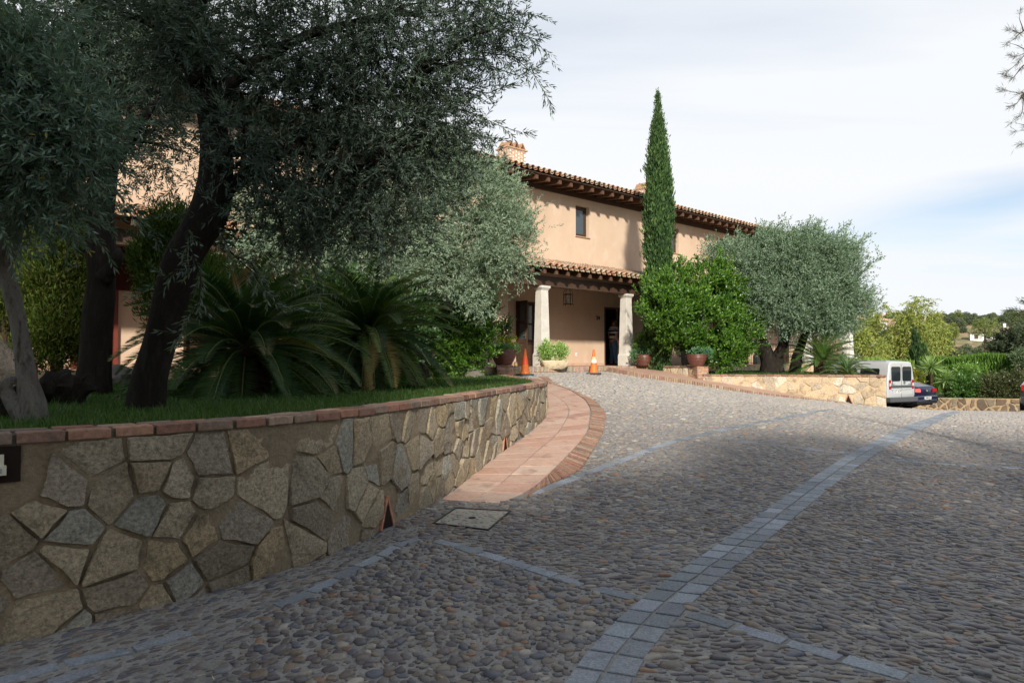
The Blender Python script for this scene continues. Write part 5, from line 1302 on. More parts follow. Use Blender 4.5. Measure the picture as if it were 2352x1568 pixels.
def olive_crown(blobs, ntw, seed, lL, lW, tl, K, per=14, sig=.16, up=.15, droop=.25, pal=OLV, p=OLP, root=None, mat='leaf_olive', sw=.006, shell=.7, keep=None, extra=None, v=.2, name='crown'):
    r = np.random.default_rng(seed); M_ = max(1, ntw//per); C_, u = clusters(blobs, M_, r, shell)
    rep = np.repeat(np.arange(M_), per); O = C_[rep] + r.normal(0, sig, (len(rep), 3)); 
    D = unit(u[rep]*.6 + r.normal(0, .55, (len(rep), 3)) + np.array([0, 0, up])); L = r.uniform(.6, 1.25, len(rep))*tl
    if keep is not None: k = keep(O, r); O, D, L = O[k], D[k], L[k]
    ch = [twigs(O, D, L, K, lL, lW, r, droop, pal=pal, p=p, sw=sw, v=v)]
    if extra: ch += extra
    return leafobj(name, ch, MT[mat], root), C_
def px_path(l): return [U(*q) for q in l]
def bez(a, b, sag, n=9, r=None, wig=.06):
    a, b = np.array(a), np.array(b); t = np.linspace(0, 1, n)[:, None]; m = (a+b)/2 + np.array([0, 0, sag])
    P = a*(1-t)**2 + 2*m*t*(1-t) + b*t**2; l = np.linalg.norm(b-a)
    if r is not None: P[1:-1] += r.normal(0, wig*l/n*1.5, P[1:-1].shape)
    return [tuple(p) for p in P]
def branches(mb, nodes, targets, r, r0=.05, r1=.008, sag=.15, seg=6):
    nodes = np.array(nodes)
    for t in targets:
        d = np.linalg.norm(nodes[:, :3] - t, axis=1) + (nodes[:, 2] > t[2])*.5; n_ = nodes[np.argmin(d)]; l = np.linalg.norm(n_[:3]-t)
        P = bez(n_[:3], t, sag*l, 9, r); mb.tube(P, list(np.linspace(min(r0, .02 + l*.014), r1, 9)), seg)
def along(paths, K, lL, lW, r, pal=OLV, p=OLP, side=.14, sub=True):
    """hand placed hanging shoots"""
    ch = []; stems = MB()
    for P in paths:
        P = resample(np.array(P), 14) if False else np.array(P); d = np.r_[0, np.cumsum(np.linalg.norm(np.diff(P, axis=0), axis=1))]; n = max(4, int(d[-1]/.045))
        s = np.linspace(0, d[-1], n); Q = np.stack([np.interp(s, d, P[:, k]) for k in range(3)], 1); T = unit(np.gradient(Q, axis=0))
        V, c = twigs(Q, unit(T + r.normal(0, .5, Q.shape)), r.uniform(.5, 1.2, n)*side, K, lL, lW, r, .1, pal=pal, p=p, sw=.004); ch.append((V, c))
        stems.tube([tuple(q) for q in Q], list(np.linspace(.007, .002, n)), 5)
    return ch, stems

LGT = [(.12,.19,.135),(.155,.235,.175),(.085,.145,.10),(.20,.27,.21),(.38,.27,.03)]
LGP = [.34,.30,.22,.13,.01]
# --- front olive with the trunk that leans right (dark, closest crown)
def gnarl(mb, path, radii, seg=18, seed=1, n=34, bump=.16):
    P = np.array(path); P = resample(P, n) if P.shape[1] == 2 else P
    d = np.r_[0, np.cumsum(np.linalg.norm(np.diff(P, axis=0), axis=1))]; s = np.linspace(0, d[-1], n)
    Q = np.stack([np.interp(s, d, P[:, k]) for k in range(3)], 1)
    for _ in range(3): Q[1:-1] = (Q[:-2] + 2*Q[1:-1] + Q[2:])/4
    rr = np.interp(s, d, radii); mb.tube([tuple(q) for q in Q], list(rr), seg, None, True, bump, seed, 2.2); return Q, rr
def sR(px, y): return px*y/FPX
b = U(335, 935, 5.75)
t2 = empty('olive_tree', (b[0], b[1], 1.05), 0, 'big dark olive tree whose thick trunk leans right before the large sago palm', 'olive tree')
mb = MB(); Y = 5.75
main = px_path([(334,950,Y),(343,860,Y),(384,725,Y),(420,577,Y),(465,512,Y+.05),(495,455,Y+.1),(499,400,Y+.1),(492,320,Y+.1),(484,250,Y+.12),(453,156,Y+.2),(438,40,Y+.2),(430,-80,Y+.2)])
Q, rr = gnarl(mb, main, [sR(44,Y),sR(37,Y),sR(38,Y),sR(42,Y),sR(43,Y),sR(44,Y),sR(38,Y),sR(34,Y),sR(32,Y),sR(28,Y),sR(22,Y),sR(16,Y)], 20, 1, 44, .12)
limbs = [px_path([(495,450,Y+.1),(590,390,Y+.2),(700,300,Y+.4),(820,230,Y+.6),(950,180,Y+.7)]), px_path([(500,350,Y+.1),(590,330,Y+.1),(720,350,Y+.3),(850,380,Y+.4)]), px_path([(470,250,Y),(560,160,Y+.1),(700,80,Y+.3),(900,30,Y+.5)]), px_path([(462,190,Y),(400,110,Y),(330,20,Y)]), px_path([(450,130,Y+.2),(430,40,Y),(520,-60,Y)])]
nodes = [tuple(q) for q in Q[22:]]
for l in limbs: q_, r_ = gnarl(mb, l, list(np.linspace(.075, .025, len(l))), 8, 3, 20, .08); nodes += [tuple(a) for a in q_[4:]]
bl = pb((1080,95,6.4,110),(960,50,6.5,150),(820,110,6.3,150),(680,70,6.1,150),(540,40,6.0,140),(980,200,6.6,130),(860,260,6.5,140),(720,250,6.3,140),(940,320,6.6,120),(1040,270,6.7,85),(820,400,6.5,140),(700,400,6.3,130),(600,330,6.1,90,90,.7),(900,450,6.6,105),(640,500,6.2,90,80,.8),(760,510,6.4,110,90),(1150,140,6.5,55,50,.7),(1140,30,6.4,60,60,.8),(370,60,5.9,120,90),(400,180,6.0,80,70,.6),(1080,380,6.8,40,45,.4),(560,170,6.1,110),(430,140,5.5,60,60),(480,260,5.45,45,60,.9),(550,320,5.4,60,70,.9),(430,420,5.35,38,40,.35),(520,120,5.5,60,60),(380,60,5.5,70,60),(640,420,5.6,70,60,.9),(560,430,5.4,35,40,.5))
r = np.random.default_rng(51)
tips, st = along([px_path(l) for l in ([(1080,60,6.3),(1170,70,6.3),(1230,90,6.3),(1250,120,6.3)],[(1100,120,6.3),(1180,130,6.3),(1225,170,6.3),(1262,232,6.3)],[(1060,200,6.4),(1120,215,6.4),(1180,190,6.4)],[(1020,240,6.4),(1090,262,6.4),(1150,290,6.4),(1200,305,6.4)],[(1000,280,6.5),(1060,300,6.5),(1110,320,6.5)],[(990,330,6.5),(1050,370,6.5),(1090,400,6.5)],[(1060,0,6.3),(1130,25,6.3),(1190,60,6.3)],[(1120,150,6.3),(1190,175,6.3),(1240,150,6.3)],
   [(430,520,4.9),(440,575,4.8),(462,640,4.75),(455,700,4.7),(425,750,4.7),(405,775,4.7)],[(500,520,5.0),(530,580,4.95),(580,625,4.9),(615,680,4.85),(640,702,4.85)],[(455,600,4.8),(400,625,4.75),(352,662,4.7)],[(540,590,4.9),(575,600,4.9),(600,650,4.9)],[(700,560,5.6),(720,620,5.6),(735,660,5.6)],[(860,520,6.0),(880,580,6.0),(905,610,6.0)],[(300,470,5.2),(330,520,5.2),(370,560,5.1)])], 5, .062, .0125, r, OLV + [(.10,.14,.11)], None, .15)
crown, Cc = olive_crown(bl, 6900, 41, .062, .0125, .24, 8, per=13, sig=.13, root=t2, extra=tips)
branches(mb, nodes, Cc[::7], r, .045, .006)
mb.v += []; k = len(mb.v); mb.f += [tuple(i+k for i in f) for f in st.f]; mb.v += st.v; mb.c += st.c
par(mb.build('trunk', MT['bark'], None, smooth=True), t2)
# --- second olive behind it, straight dark trunk
Y = 8.0; b = U(215, 905, Y)
t1 = empty('olive_tree', (b[0], b[1], 1.05), 0, 'dark olive tree with a straight upright trunk and a broken stub on its right side', 'olive tree')
mb = MB(); Q, rr = gnarl(mb, px_path([(210,915,Y),(214,840,Y),(225,730,Y),(232,640,Y),(230,560,Y),(230,470,Y),(240,380,Y),(240,280,Y),(225,180,Y),(200,60,Y),(190,-60,Y)]), [sR(42,Y),sR(36,Y),sR(33,Y),sR(31,Y),sR(31,Y),sR(28,Y),sR(27,Y),sR(25,Y),sR(24,Y),sR(20,Y),sR(14,Y)], 18, 7, 40, .14)
gnarl(mb, px_path([(240,640,Y-.1),(262,610,Y-.15),(273,590,Y-.2),(270,568,Y-.2)]), [.13,.09,.07,.03], 10, 9, 12, .25)
limbs = [px_path([(245,390,Y),(300,320,Y),(340,260,Y-.2),(380,200,Y-.2)]), px_path([(240,300,Y),(180,230,Y),(120,180,Y)]), px_path([(225,180,Y),(300,120,Y),(380,60,Y)])]
nodes = [tuple(q) for q in Q[24:]]
for l in limbs: q_, r_ = gnarl(mb, l, list(np.linspace(.08, .025, len(l))), 8, 3, 16, .08); nodes += [tuple(a) for a in q_[4:]]
bl = pb((150,60,8,150),(300,40,8,150),(90,160,8,110),(230,170,8,130),(350,150,8.2,110),(330,250,8.2,90,70,.8),(200,270,8,110),(130,330,8,100),(300,340,8.3,80,70,.35),(380,330,8.3,70,80,.3),(390,430,8.3,60,50,.35),(330,430,8.3,50,50,.15),(70,430,8.1,90,70,.7),(450,80,8.2,110))
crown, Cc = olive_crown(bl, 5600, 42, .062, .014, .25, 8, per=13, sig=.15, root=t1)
branches(mb, nodes, Cc[::8], r, .045, .006); par(mb.build('trunk', MT['bark'], None, smooth=True), t1)
# --- near olive at the left edge, skylight put into the pale leaf colours, grey leaning trunk
Y = 4.75; b = U(70, 960, Y)
t3 = empty('olive_tree', (b[0], b[1], 1.05), 0, 'small near olive tree with a pale grey leaning trunk at the left edge', 'olive tree')
mb = MB(); Q, rr = gnarl(mb, px_path([(72,975,Y),(70,925,Y),(62,880,Y),(52,800,Y),(42,740,Y),(28,680,Y),(10,620,Y),(-10,540,Y-.1),(-20,440,Y-.2),(-25,330,Y-.3),(-30,230,Y-.3)]), [sR(31,Y),sR(27,Y),sR(20,Y),sR(18,Y),sR(17,Y),sR(18,Y),sR(16,Y),.045,.04,.035,.03], 22, 5, 60, .17)
gnarl(mb, px_path([(58,962,Y-.02),(30,930,Y-.05),(12,895,Y-.05),(18,872,Y-.05),(40,874,Y-.02)]), [.09,.065,.05,.04,.025], 12, 21, 20, .38)
gnarl(mb, px_path([(10,620,Y),(40,560,Y-.1),(50,480,Y-.3),(60,400,Y-.4)]), [.035,.028,.022,.015], 8, 4, 14, .08)
nodes = [tuple(q) for q in Q[22:]] + [U(50,480,Y-.3), U(60,400,Y-.4), U(45,520,Y-.2)]
bl = pb((20,120,4.2,75),(70,180,4.15,85),(110,260,4.1,85),(60,300,4.2,90),(170,280,4.05,55,50,.8),(150,350,4.1,70,55),(60,400,4.2,80),(210,370,4.1,45,32,.6),(20,470,4.3,60,45),(110,450,4.2,60,40,.8),(0,250,4.2,80),(90,90,4.2,40,40,.5),(-60,350,4.3,90),(-60,180,4.3,90))
tips, st = along([px_path(l) for l in ([(150,330,4.1),(210,350,4.1),(265,362,4.1)],[(140,200,4.1),(180,235,4.1),(215,268,4.1)],[(120,400,4.1),(150,450,4.1),(160,510,4.1)],[(40,440,4.2),(60,510,4.2),(70,560,4.2)],[(150,130,4.2),(120,120,4.2),(90,100,4.2)],[(20,520,4.3),(30,570,4.3),(25,610,4.3)],[(200,380,4.1),(235,420,4.1),(250,460,4.1)])], 5, .060, .0125, r, LGT, LGP, .13)
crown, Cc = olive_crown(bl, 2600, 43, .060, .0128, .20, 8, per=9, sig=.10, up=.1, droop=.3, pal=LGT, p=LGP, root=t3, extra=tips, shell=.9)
branches(mb, nodes, Cc[::6], r, .02, .004); k = len(mb.v); mb.f += [tuple(i+k for i in f) for f in st.f]; mb.v += st.v; mb.c += st.c
par(mb.build('trunk', MT['bark_grey'], None, smooth=True), t3)
# --- sunlit olive behind, before the porch
Y = 15.0; b = U(960, 860, Y)
t4 = empty('olive_tree', (b[0], b[1], 1.05), 0, 'silvery sunlit olive tree spreading in front of the left end of the porch roof', 'olive tree')
MIDP = [(.20,.26,.16),(.25,.31,.21),(.15,.205,.12),(.29,.34,.24)]
bl = pb((1050,480,14.8,130,110),(960,420,15,130,100),(1130,560,14.8,95,70),(1060,610,14.8,110,65),(900,560,15,140,90),(800,480,15.3,130,110),(700,560,15.3,140,90),(1080,425,15,75,50),(1160,500,14.9,50,45),(1195,565,14.8,40,55,.7),(1010,372,15,55,45,.7),(600,530,15.5,110,90),(960,650,15,90,45),(1110,660,14.8,55,40),(1180,610,14.8,30,30,.5))
crown, Cc = olive_crown(bl, 11500, 44, .085, .022, .30, 6, per=36, sig=.17, up=.35, droop=.1, pal=MIDP, p=None, root=t4, sw=0, shell=.85, mat='leaf_olive_sun')
mb = MB(); Q, rr = gnarl(mb, px_path([(960,870,Y),(950,800,Y),(965,720,Y),(960,640,Y),(930,540,Y)]), [.26,.2,.19,.16,.1], 14, 3, 26, .16)
nodes = [tuple(q) for q in Q[12:]]; branches(mb, nodes, Cc[::6], r, .07, .012); par(mb.build('trunk', MT['bark'], None, smooth=True), t4)
# --- round olive on the right planter
Y = 23.6; b = U(1775, 853, Y)
t5 = empty('olive_tree', (b[0], b[1], 1.0), 0, 'broad rounded olive tree with forked trunks on the right raised lawn', 'olive tree')
RP = [(.105,.165,.085),(.135,.20,.11),(.07,.12,.058),(.17,.23,.135)]
bl = pb((1760,620,23.4,78,62),(1690,608,23.8,50,42,.8),(1845,615,23.4,80,68),(1915,632,23.6,62,66),(1795,698,22.9,72,52),(1875,705,23.2,72,50),(1935,692,23.6,46,52),(1738,690,23.2,50,45),(1825,580,23.6,66,38),(1745,580,23.8,50,28,.7),(1905,580,23.8,42,34,.7),(1962,650,23.6,24,46,.5),(1840,738,23.2,60,22,.8),(1915,738,23.5,44,22,.8),(1655,575,24,20,16,.3))
ch, stx = along([px_path(l) for l in ([(1900,560,23.8),(1925,535,23.8),(1945,515,23.8)],[(1940,580,23.8),(1975,560,23.8),(1990,545,23.8)],[(1985,620,23.6),(2010,600,23.6),(2018,585,23.6)],[(1780,540,23.8),(1785,520,23.8),(1790,505,23.8)],[(1860,530,23.8),(1880,512,23.8)],[(1640,580,24),(1632,565,24),(1630,550,24)],[(1985,680,23.6),(2008,690,23.6)])], 3, .12, .04, r, RP, None, .3)
crown, Cc = olive_crown(bl, 15500, 45, .10, .030, .36, 5, per=44, sig=.19, up=.45, droop=.05, pal=RP, p=None, root=t5, sw=0, shell=.88, extra=ch, mat='leaf_olive_sun')
mb = MB(); nodes = []
for P_, R_ in ((px_path([(1770,858,Y),(1765,825,Y),(1752,790,Y),(1745,760,Y),(1735,725,Y)]), [.42,.26,.20,.13,.09]), (px_path([(1782,858,Y),(1785,820,Y),(1800,790,Y),(1806,760,Y),(1812,730,Y)]), [.30,.2,.17,.15,.1]), (px_path([(1763,815,Y),(1748,800,Y),(1730,788,Y),(1720,780,Y)]), [.12,.11,.10,.05]), (px_path([(1824,858,Y),(1832,815,Y),(1845,780,Y),(1856,745,Y),(1870,710,Y)]), [.20,.16,.14,.11,.08])):
    q_, _ = gnarl(mb, P_, R_, 12, len(nodes)+2, 18, .14); nodes += [tuple(a) for a in q_[9:]]
branches(mb, nodes, Cc[::6], r, .07, .015); par(mb.build('trunk', MT['bark'], None, smooth=True), t5)

# --- shade trees standing behind the viewpoint, the ones that keep the foreground in shade
STP = [(.04,.06,.025),(.06,.08,.03)]
def shade_tree(x, y, blobs, n, seed, label):
    e = empty('shade_tree', (x, y, 0), 0, label, 'tree', 'tall trees behind the viewpoint'); r_ = np.random.default_rng(seed)
    C_, u_ = clusters([(x+b_[0], y+b_[1], *b_[2:]) for b_ in blobs], n, r_, .5)
    D = unit(u_ + r_.normal(0, .6, u_.shape)); L = r_.uniform(.3, .6, n); V = leafq(C_, D, L, L*.6, r_); leafobj('crown', [(V, leafcol(STP, n, r_))], MT['leaf'], e)
    m = MB(); m.tube([(x, y, -.3), (x+.1, y, 3), (x-.1, y+.1, 6), (x, y, 8)], [.3,.22,.17,.06], 10)
    zt = max(b_[2] for b_ in blobs)
    for b_ in blobs: m.tube([(x, y, min(b_[2]*.5+1.0, 6)), (x+b_[0]*.6, y+b_[1]*.6, b_[2]*.9), (x+b_[0], y+b_[1], b_[2])], [.12,.08,.03], 7)
    par(m.build('trunk', MT['bark_brown'], None, smooth=True), e)
shade_tree(-4.0, -8.5, [(0,0,8.5,2.6,2.0,4.2),(-2.2,0,7,2.2,1.8,3.6),(1.9,0,6.5,1.5,1.8,4.2),(.6,.3,10.6,2.4,1.8,1.9)], 5200, 71, 'tallest broad tree behind the viewpoint over the left wall')
shade_tree(-9.5, -8.5, [(0,0,8.5,2.8,2.0,4.0),(2.2,0,6.0,2.2,1.8,3.6),(-2.4,0,7,2.4,1.8,3.8)], 4600, 72, 'tall tree behind the viewpoint at far left')
shade_tree(.6, -8.0, [(-.6,0,4.6,1.8,1.6,3.2),(.9,0,5.0,1.9,1.6,3.6)], 3000, 73, 'lower tree directly behind the viewpoint')
shade_tree(4.6, -8.5, [(0,0,6.4,2.8,2.0,4.3),(2.2,0,5.2,2.4,1.8,3.8),(-1.6,0,5.2,1.6,1.8,4.0)], 4300, 74, 'tree behind the viewpoint over the middle of the drive')
shade_tree(10.6, -8.0, [(0,0,6.4,3.2,2.0,4.2),(2.8,0,5.6,2.6,1.8,4.0),(-2.8,0,5.0,2.0,1.8,3.6),(-2.6,0,8.2,1.3,1.4,2.6)], 4600, 75, 'tree behind the viewpoint over the right of the drive')
shade_tree(17.5, -8.0, [(0,0,6.0,3.2,2.0,4.4),(3.2,0,5.6,2.6,1.8,4.0),(-2.8,0,5.0,2.2,1.8,3.8)], 4200, 76, 'rightmost tree behind the viewpoint')

# --- cypress
Y = 22.9; b = U(1515, 845, Y)
cy = empty('cypress', (b[0], b[1], 1.0), 0, 'tall narrow cypress rising above the roof beside the big green bush', 'cypress')
def cypress_mesh(base, H, prof, n, seed, pal, parent, sL=.26, sW=.10, lean=0.0):
    r_ = np.random.default_rng(seed); zs = np.array([p_[0] for p_ in prof]); rs = np.array([p_[1] for p_ in prof]); m = n//34
    zc = r_.random(m*3); k = r_.random(m*3) < np.interp(zc, zs, rs)/rs.max() + .05; zc = zc[k][:m]; m = len(zc); a = r_.uniform(0, 2*np.pi, m)
    rad_ = np.interp(zc, zs, rs)*(1 + .16*np.sin(a*3 + zc*25) + .10*np.sin(a*5 - zc*47) + r_.normal(0, .20, m))
    C_ = np.stack([base[0] + np.cos(a)*rad_*.86 + lean*zc, base[1] + np.sin(a)*rad_*.86, base[2] + zc*H], 1); u_ = np.stack([np.cos(a), np.sin(a), np.zeros(m)], 1)
    rep = np.repeat(np.arange(m), 34); q = r_.normal(0, 1, (len(rep), 3))*np.array([.05,.05,.17])*(.5 + rad_[rep, None]/rs.max()*.7); O = C_[rep] + q
    D = unit(u_[rep]*.28 + np.array([0,0,1.0]) + r_.normal(0, .22, (len(rep), 3))); L = r_.uniform(.5, 1.1, len(rep))*sL*(.45 + .55*rad_[rep]/rs.max())
    V = leafq(O, D, L, L*sW/sL, r_, S=None, pos=.5); leafobj('crown', [(V, leafcol(pal, len(O), r_, .25))], MT['leaf_matte'], parent)
    mbb = MB(); mbb.lathe([(rs.max()*.62*max(.04, float(np.interp(f, zs, rs))/rs.max()), f*H*.97) for f in np.linspace(.03, 1, 14)], 10, tuple(base)); mbb.tube([(base[0], base[1], base[2]-.2), (base[0], base[1], base[2]+H*.2)], .12, 8)
    par(mbb.build('trunk', M('cypress_inner', (.018,.026,.010), .95, .05), None, smooth=True), parent)
CYP = [(.040,.090,.028),(.065,.125,.038),(.022,.052,.018),(.10,.16,.05)]
cypress_mesh((b[0], b[1], 1.0), 9.5, [(0,.24),(.2,.30),(.33,.40),(.38,.29),(.5,.33),(.62,.34),(.72,.30),(.80,.24),(.87,.17),(.94,.09),(1,.03)], 68000, 61, CYP, cy, .17, .05)

# --- glossy broadleaf bushes
BUSH = [(.052,.13,.014),(.08,.18,.018),(.034,.085,.012),(.13,.24,.03)]
def bush(name, root, blobs, n, seed, lL, lW, pal, per=10, sig=.12, tl=.22, K=4, mat='leaf', up=.5, shell=.9, extra=None):
    cr_, C_ = olive_crown(blobs, n, seed, lL, lW, tl, K, per=per, sig=sig, up=up, droop=0, pal=pal, p=None, root=root, mat=mat, sw=0, shell=shell, name='foliage', extra=extra)
    return C_
Y = 23.1; b = U(1600, 853, Y)
bs = empty('laurel_bush', (b[0], b[1], 1.0), 0, 'large bright green leafy bush between the second column and the round olive tree', 'bush')
bl = pb((1508,672,21.8,34,42),(1503,735,21.8,34,45),(1532,705,21.7,45,62),(1565,700,22.2,66,62),(1602,668,22.8,60,45),(1655,688,22.9,55,62),(1692,762,22.6,40,64),(1620,745,22.3,70,70),(1560,765,22.2,60,34,.8),(1650,812,22.3,55,34),(1640,628,22.9,28,24,.6),(1715,725,22.9,22,50,.6),(1545,640,22.4,34,22,.6),(1695,828,22.5,30,20,.6),(1500,742,21.8,26,30,.5))
ex, stb = along([px_path(l) for l in ([(1560,640,22.3),(1558,615,22.3),(1562,598,22.3)],[(1600,640,22.6),(1606,610,22.6),(1602,590,22.6)],[(1640,620,22.8),(1650,596,22.8),(1655,575,22.8)],[(1675,650,22.8),(1685,625,22.8),(1690,612,22.8)],[(1525,670,21.8),(1510,645,21.8),(1502,625,21.8)],[(1700,700,22.6),(1712,680,22.6),(1722,668,22.6)],[(1720,740,22.6),(1735,725,22.6),(1745,716,22.6)],[(1585,650,22.5),(1580,622,22.5),(1584,608,22.5)])], 4, .10, .042, r, BUSH, None, .2)
C_ = bush('b', bs, bl, 7000, 62, .10, .042, BUSH, per=36, sig=.11, tl=.26, K=6, up=.9, extra=ex)
mb = MB(); nodes = [(b[0], b[1], 1.6), (b[0]-.4, b[1], 1.9), (b[0]+.5, b[1], 2.0), (b[0], b[1]-.1, 2.8)]
mb.tube([(b[0], b[1], .9), (b[0], b[1], 1.6), (b[0], b[1]-.1, 2.8), (b[0], b[1], 3.6)], [.12,.10,.07,.03], 8); mb.tube([(b[0], b[1], 1.2), (b[0]-.4, b[1], 1.9), (b[0]-.9, b[1], 2.8)], [.07,.06,.03], 8); mb.tube([(b[0], b[1], 1.2), (b[0]+.5, b[1], 2.0), (b[0]+1.1, b[1], 2.8)], [.07,.06,.03], 8)
branches(mb, nodes, C_[::12], r, .03, .01); par(mb.build('stem', MT['bark_brown'], None, smooth=True), bs)
Y = 16.6; b = U(1050, 860, Y)
bs = empty('laurel_bush', (b[0], b[1], 1.05), 0, 'glossy green bush left of the ribbed pot under the silvery olive', 'bush')
bl = pb((1080,730,16.6,50,40),(1030,770,16.6,55,50),(1085,780,16.6,42,46),(1000,820,16.5,40,32),(1060,825,16.4,50,28),(1098,735,16.7,26,30),(1010,720,16.8,45,35,.7),(1090,690,16.8,50,25,.6))
C_ = bush('b', bs, bl, 2900, 63, .08, .036, BUSH, per=10, sig=.12, tl=.22, K=5, up=.5)
mb = MB(); mb.tube([(b[0], b[1], 1.0), (b[0], b[1], 1.6), (b[0], b[1], 2.3)], [.06,.05,.02], 7); branches(mb, [(b[0], b[1], 1.4), (b[0], b[1], 1.9)], C_[::10], r, .02, .006); par(mb.build('stem', MT['bark_brown'], None, smooth=True), bs)

c = U(760, 850, 13.5); bs = empty('dark_bush', (c[0], c[1], 1.05), 0, 'dark leafy bush in deep shade behind the two left sago palms', 'bush')
C_ = bush('b', bs, pb((640,760,13.2,90,80),(780,730,13.4,100,90),(900,760,13.6,80,80),(720,820,13.2,110,50),(560,800,13.2,60,60,.6)), 2600, 64, .10, .045, [(.035,.08,.02),(.05,.10,.025)], per=10, sig=.14, tl=.25, K=5, up=.4)
mb = MB(); mb.tube([(c[0], c[1], 1.0), (c[0], c[1], 1.6), (c[0], c[1], 2.6)], [.06,.05,.02], 7); branches(mb, [(c[0], c[1], 1.4), (c[0], c[1], 1.9)], C_[::12], r, .02, .006); par(mb.build('stem', MT['bark_brown'], None, smooth=True), bs)

# --- plants in pots and trough
def potplant(root, c, blobs, n, seed, lL, lW, pal, tl=.12, up=.6, K=4, sig=.05, name='plant'):
    cr_, _ = olive_crown([(c[0]+q_[0], c[1]+q_[1], c[2]+q_[2], q_[3], q_[4], q_[5]) for q_ in blobs], n, seed, lL, lW, tl, K, per=6, sig=sig, up=up, droop=0, pal=pal, p=None, root=root, mat='leaf', sw=.004, shell=.8, name=name); return cr_
LIME = [(.30,.46,.12),(.38,.52,.16),(.22,.36,.09)]; YEL = [(.50,.50,.05),(.58,.55,.08),(.34,.40,.06)]; SUC = [(.20,.38,.14),(.27,.45,.18),(.14,.28,.10)]; DK = [(.04,.10,.02),(.06,.14,.03)]
pots = {o.location.x: o for o in bpy.data.objects if o.name.startswith('ribbed_pot')}
def potroot(P): return min(pots.values(), key=lambda o: abs(o.location.x - P[0]))
pp = potroot(P1)
a_ = potplant(pp, (P1[0], P1[1], P1[2]+.46), [(0,0,0,.36,.30,.05),(-.2,-.05,.02,.18,.15,.05),(.28,0,.0,.12,.15,.06)], 520, 81, .035, .022, SUC, .06, .4, name='trailing_plant')
a_ = potplant(pp, (P1[0], P1[1], P1[2]+.62), [(.02,0,0,.20,.14,.13),(.18,0,.06,.05,.05,.16)], 260, 82, .045, .018, YEL, .10, name='yellow_shrub')
a_ = potplant(pp, (P1[0], P1[1], P1[2]+.95), [(.02,.05,0,.14,.12,.28),(.1,.02,.25,.07,.07,.14)], 240, 83, .055, .026, DK + BUSH[:1], .12, name='green_shrub')
pp = potroot(P2)
potplant(pp, (P2[0], P2[1], P2[2]+.40), [(0,0,0,.32,.22,.05),(-.28,-.05,-.10,.12,.10,.12)], 380, 84, .04, .026, [(.10,.22,.10),(.14,.27,.12)], .07, .4, name='trailing_plant')
potplant(pp, (P2[0]-.02, P2[1], P2[2]+.72), [(0,0,0,.26,.2,.26),(.05,0,.22,.12,.1,.14)], 520, 85, .055, .028, BUSH, .13, name='green_shrub')
pp = potroot(P3)
potplant(pp, (P3[0], P3[1], P3[2]+.42), [(.1,0,0,.30,.2,.06),(.3,-.1,-.03,.1,.1,.1)], 360, 86, .05, .032, [(.09,.20,.10),(.12,.25,.12)], .08, .4, name='trailing_plant')
q = tr.location; X_ = Vector((math.cos(RZB-rad(30)), math.sin(RZB-rad(30)), 0))
for sg, sd in ((-.27, 87), (.17, 88)):
    c = (q.x + X_.x*sg, q.y + X_.y*sg, q.z + .53)
    e = empty('trough_shrub', (c[0], c[1], q.z+.24), 0, ('small yellow green shrub at the left end of the stone trough' if sg < 0 else 'rounder yellow green shrub at the right end of the stone trough'), 'shrub')
    potplant(e, c, [(0,0,0,.15,.12,.24),(.03,0,.14,.09,.08,.16)] if sg < 0 else [(0,0,-.03,.18,.13,.20),(.05,0,.05,.10,.1,.14)], 420, sd, .045, .020, LIME, .10, name='foliage')
    m = MB(); [m.tube([(c[0]+dx*.3, c[1], q.z+.22), (c[0]+dx*.7, c[1], c[2]-.1), (c[0]+dx, c[1], c[2]+.1)], .007, 5) for dx in (-.08, -.02, .04, .09)]; par(m.build('stem', MT['bark_grey'], None), e)

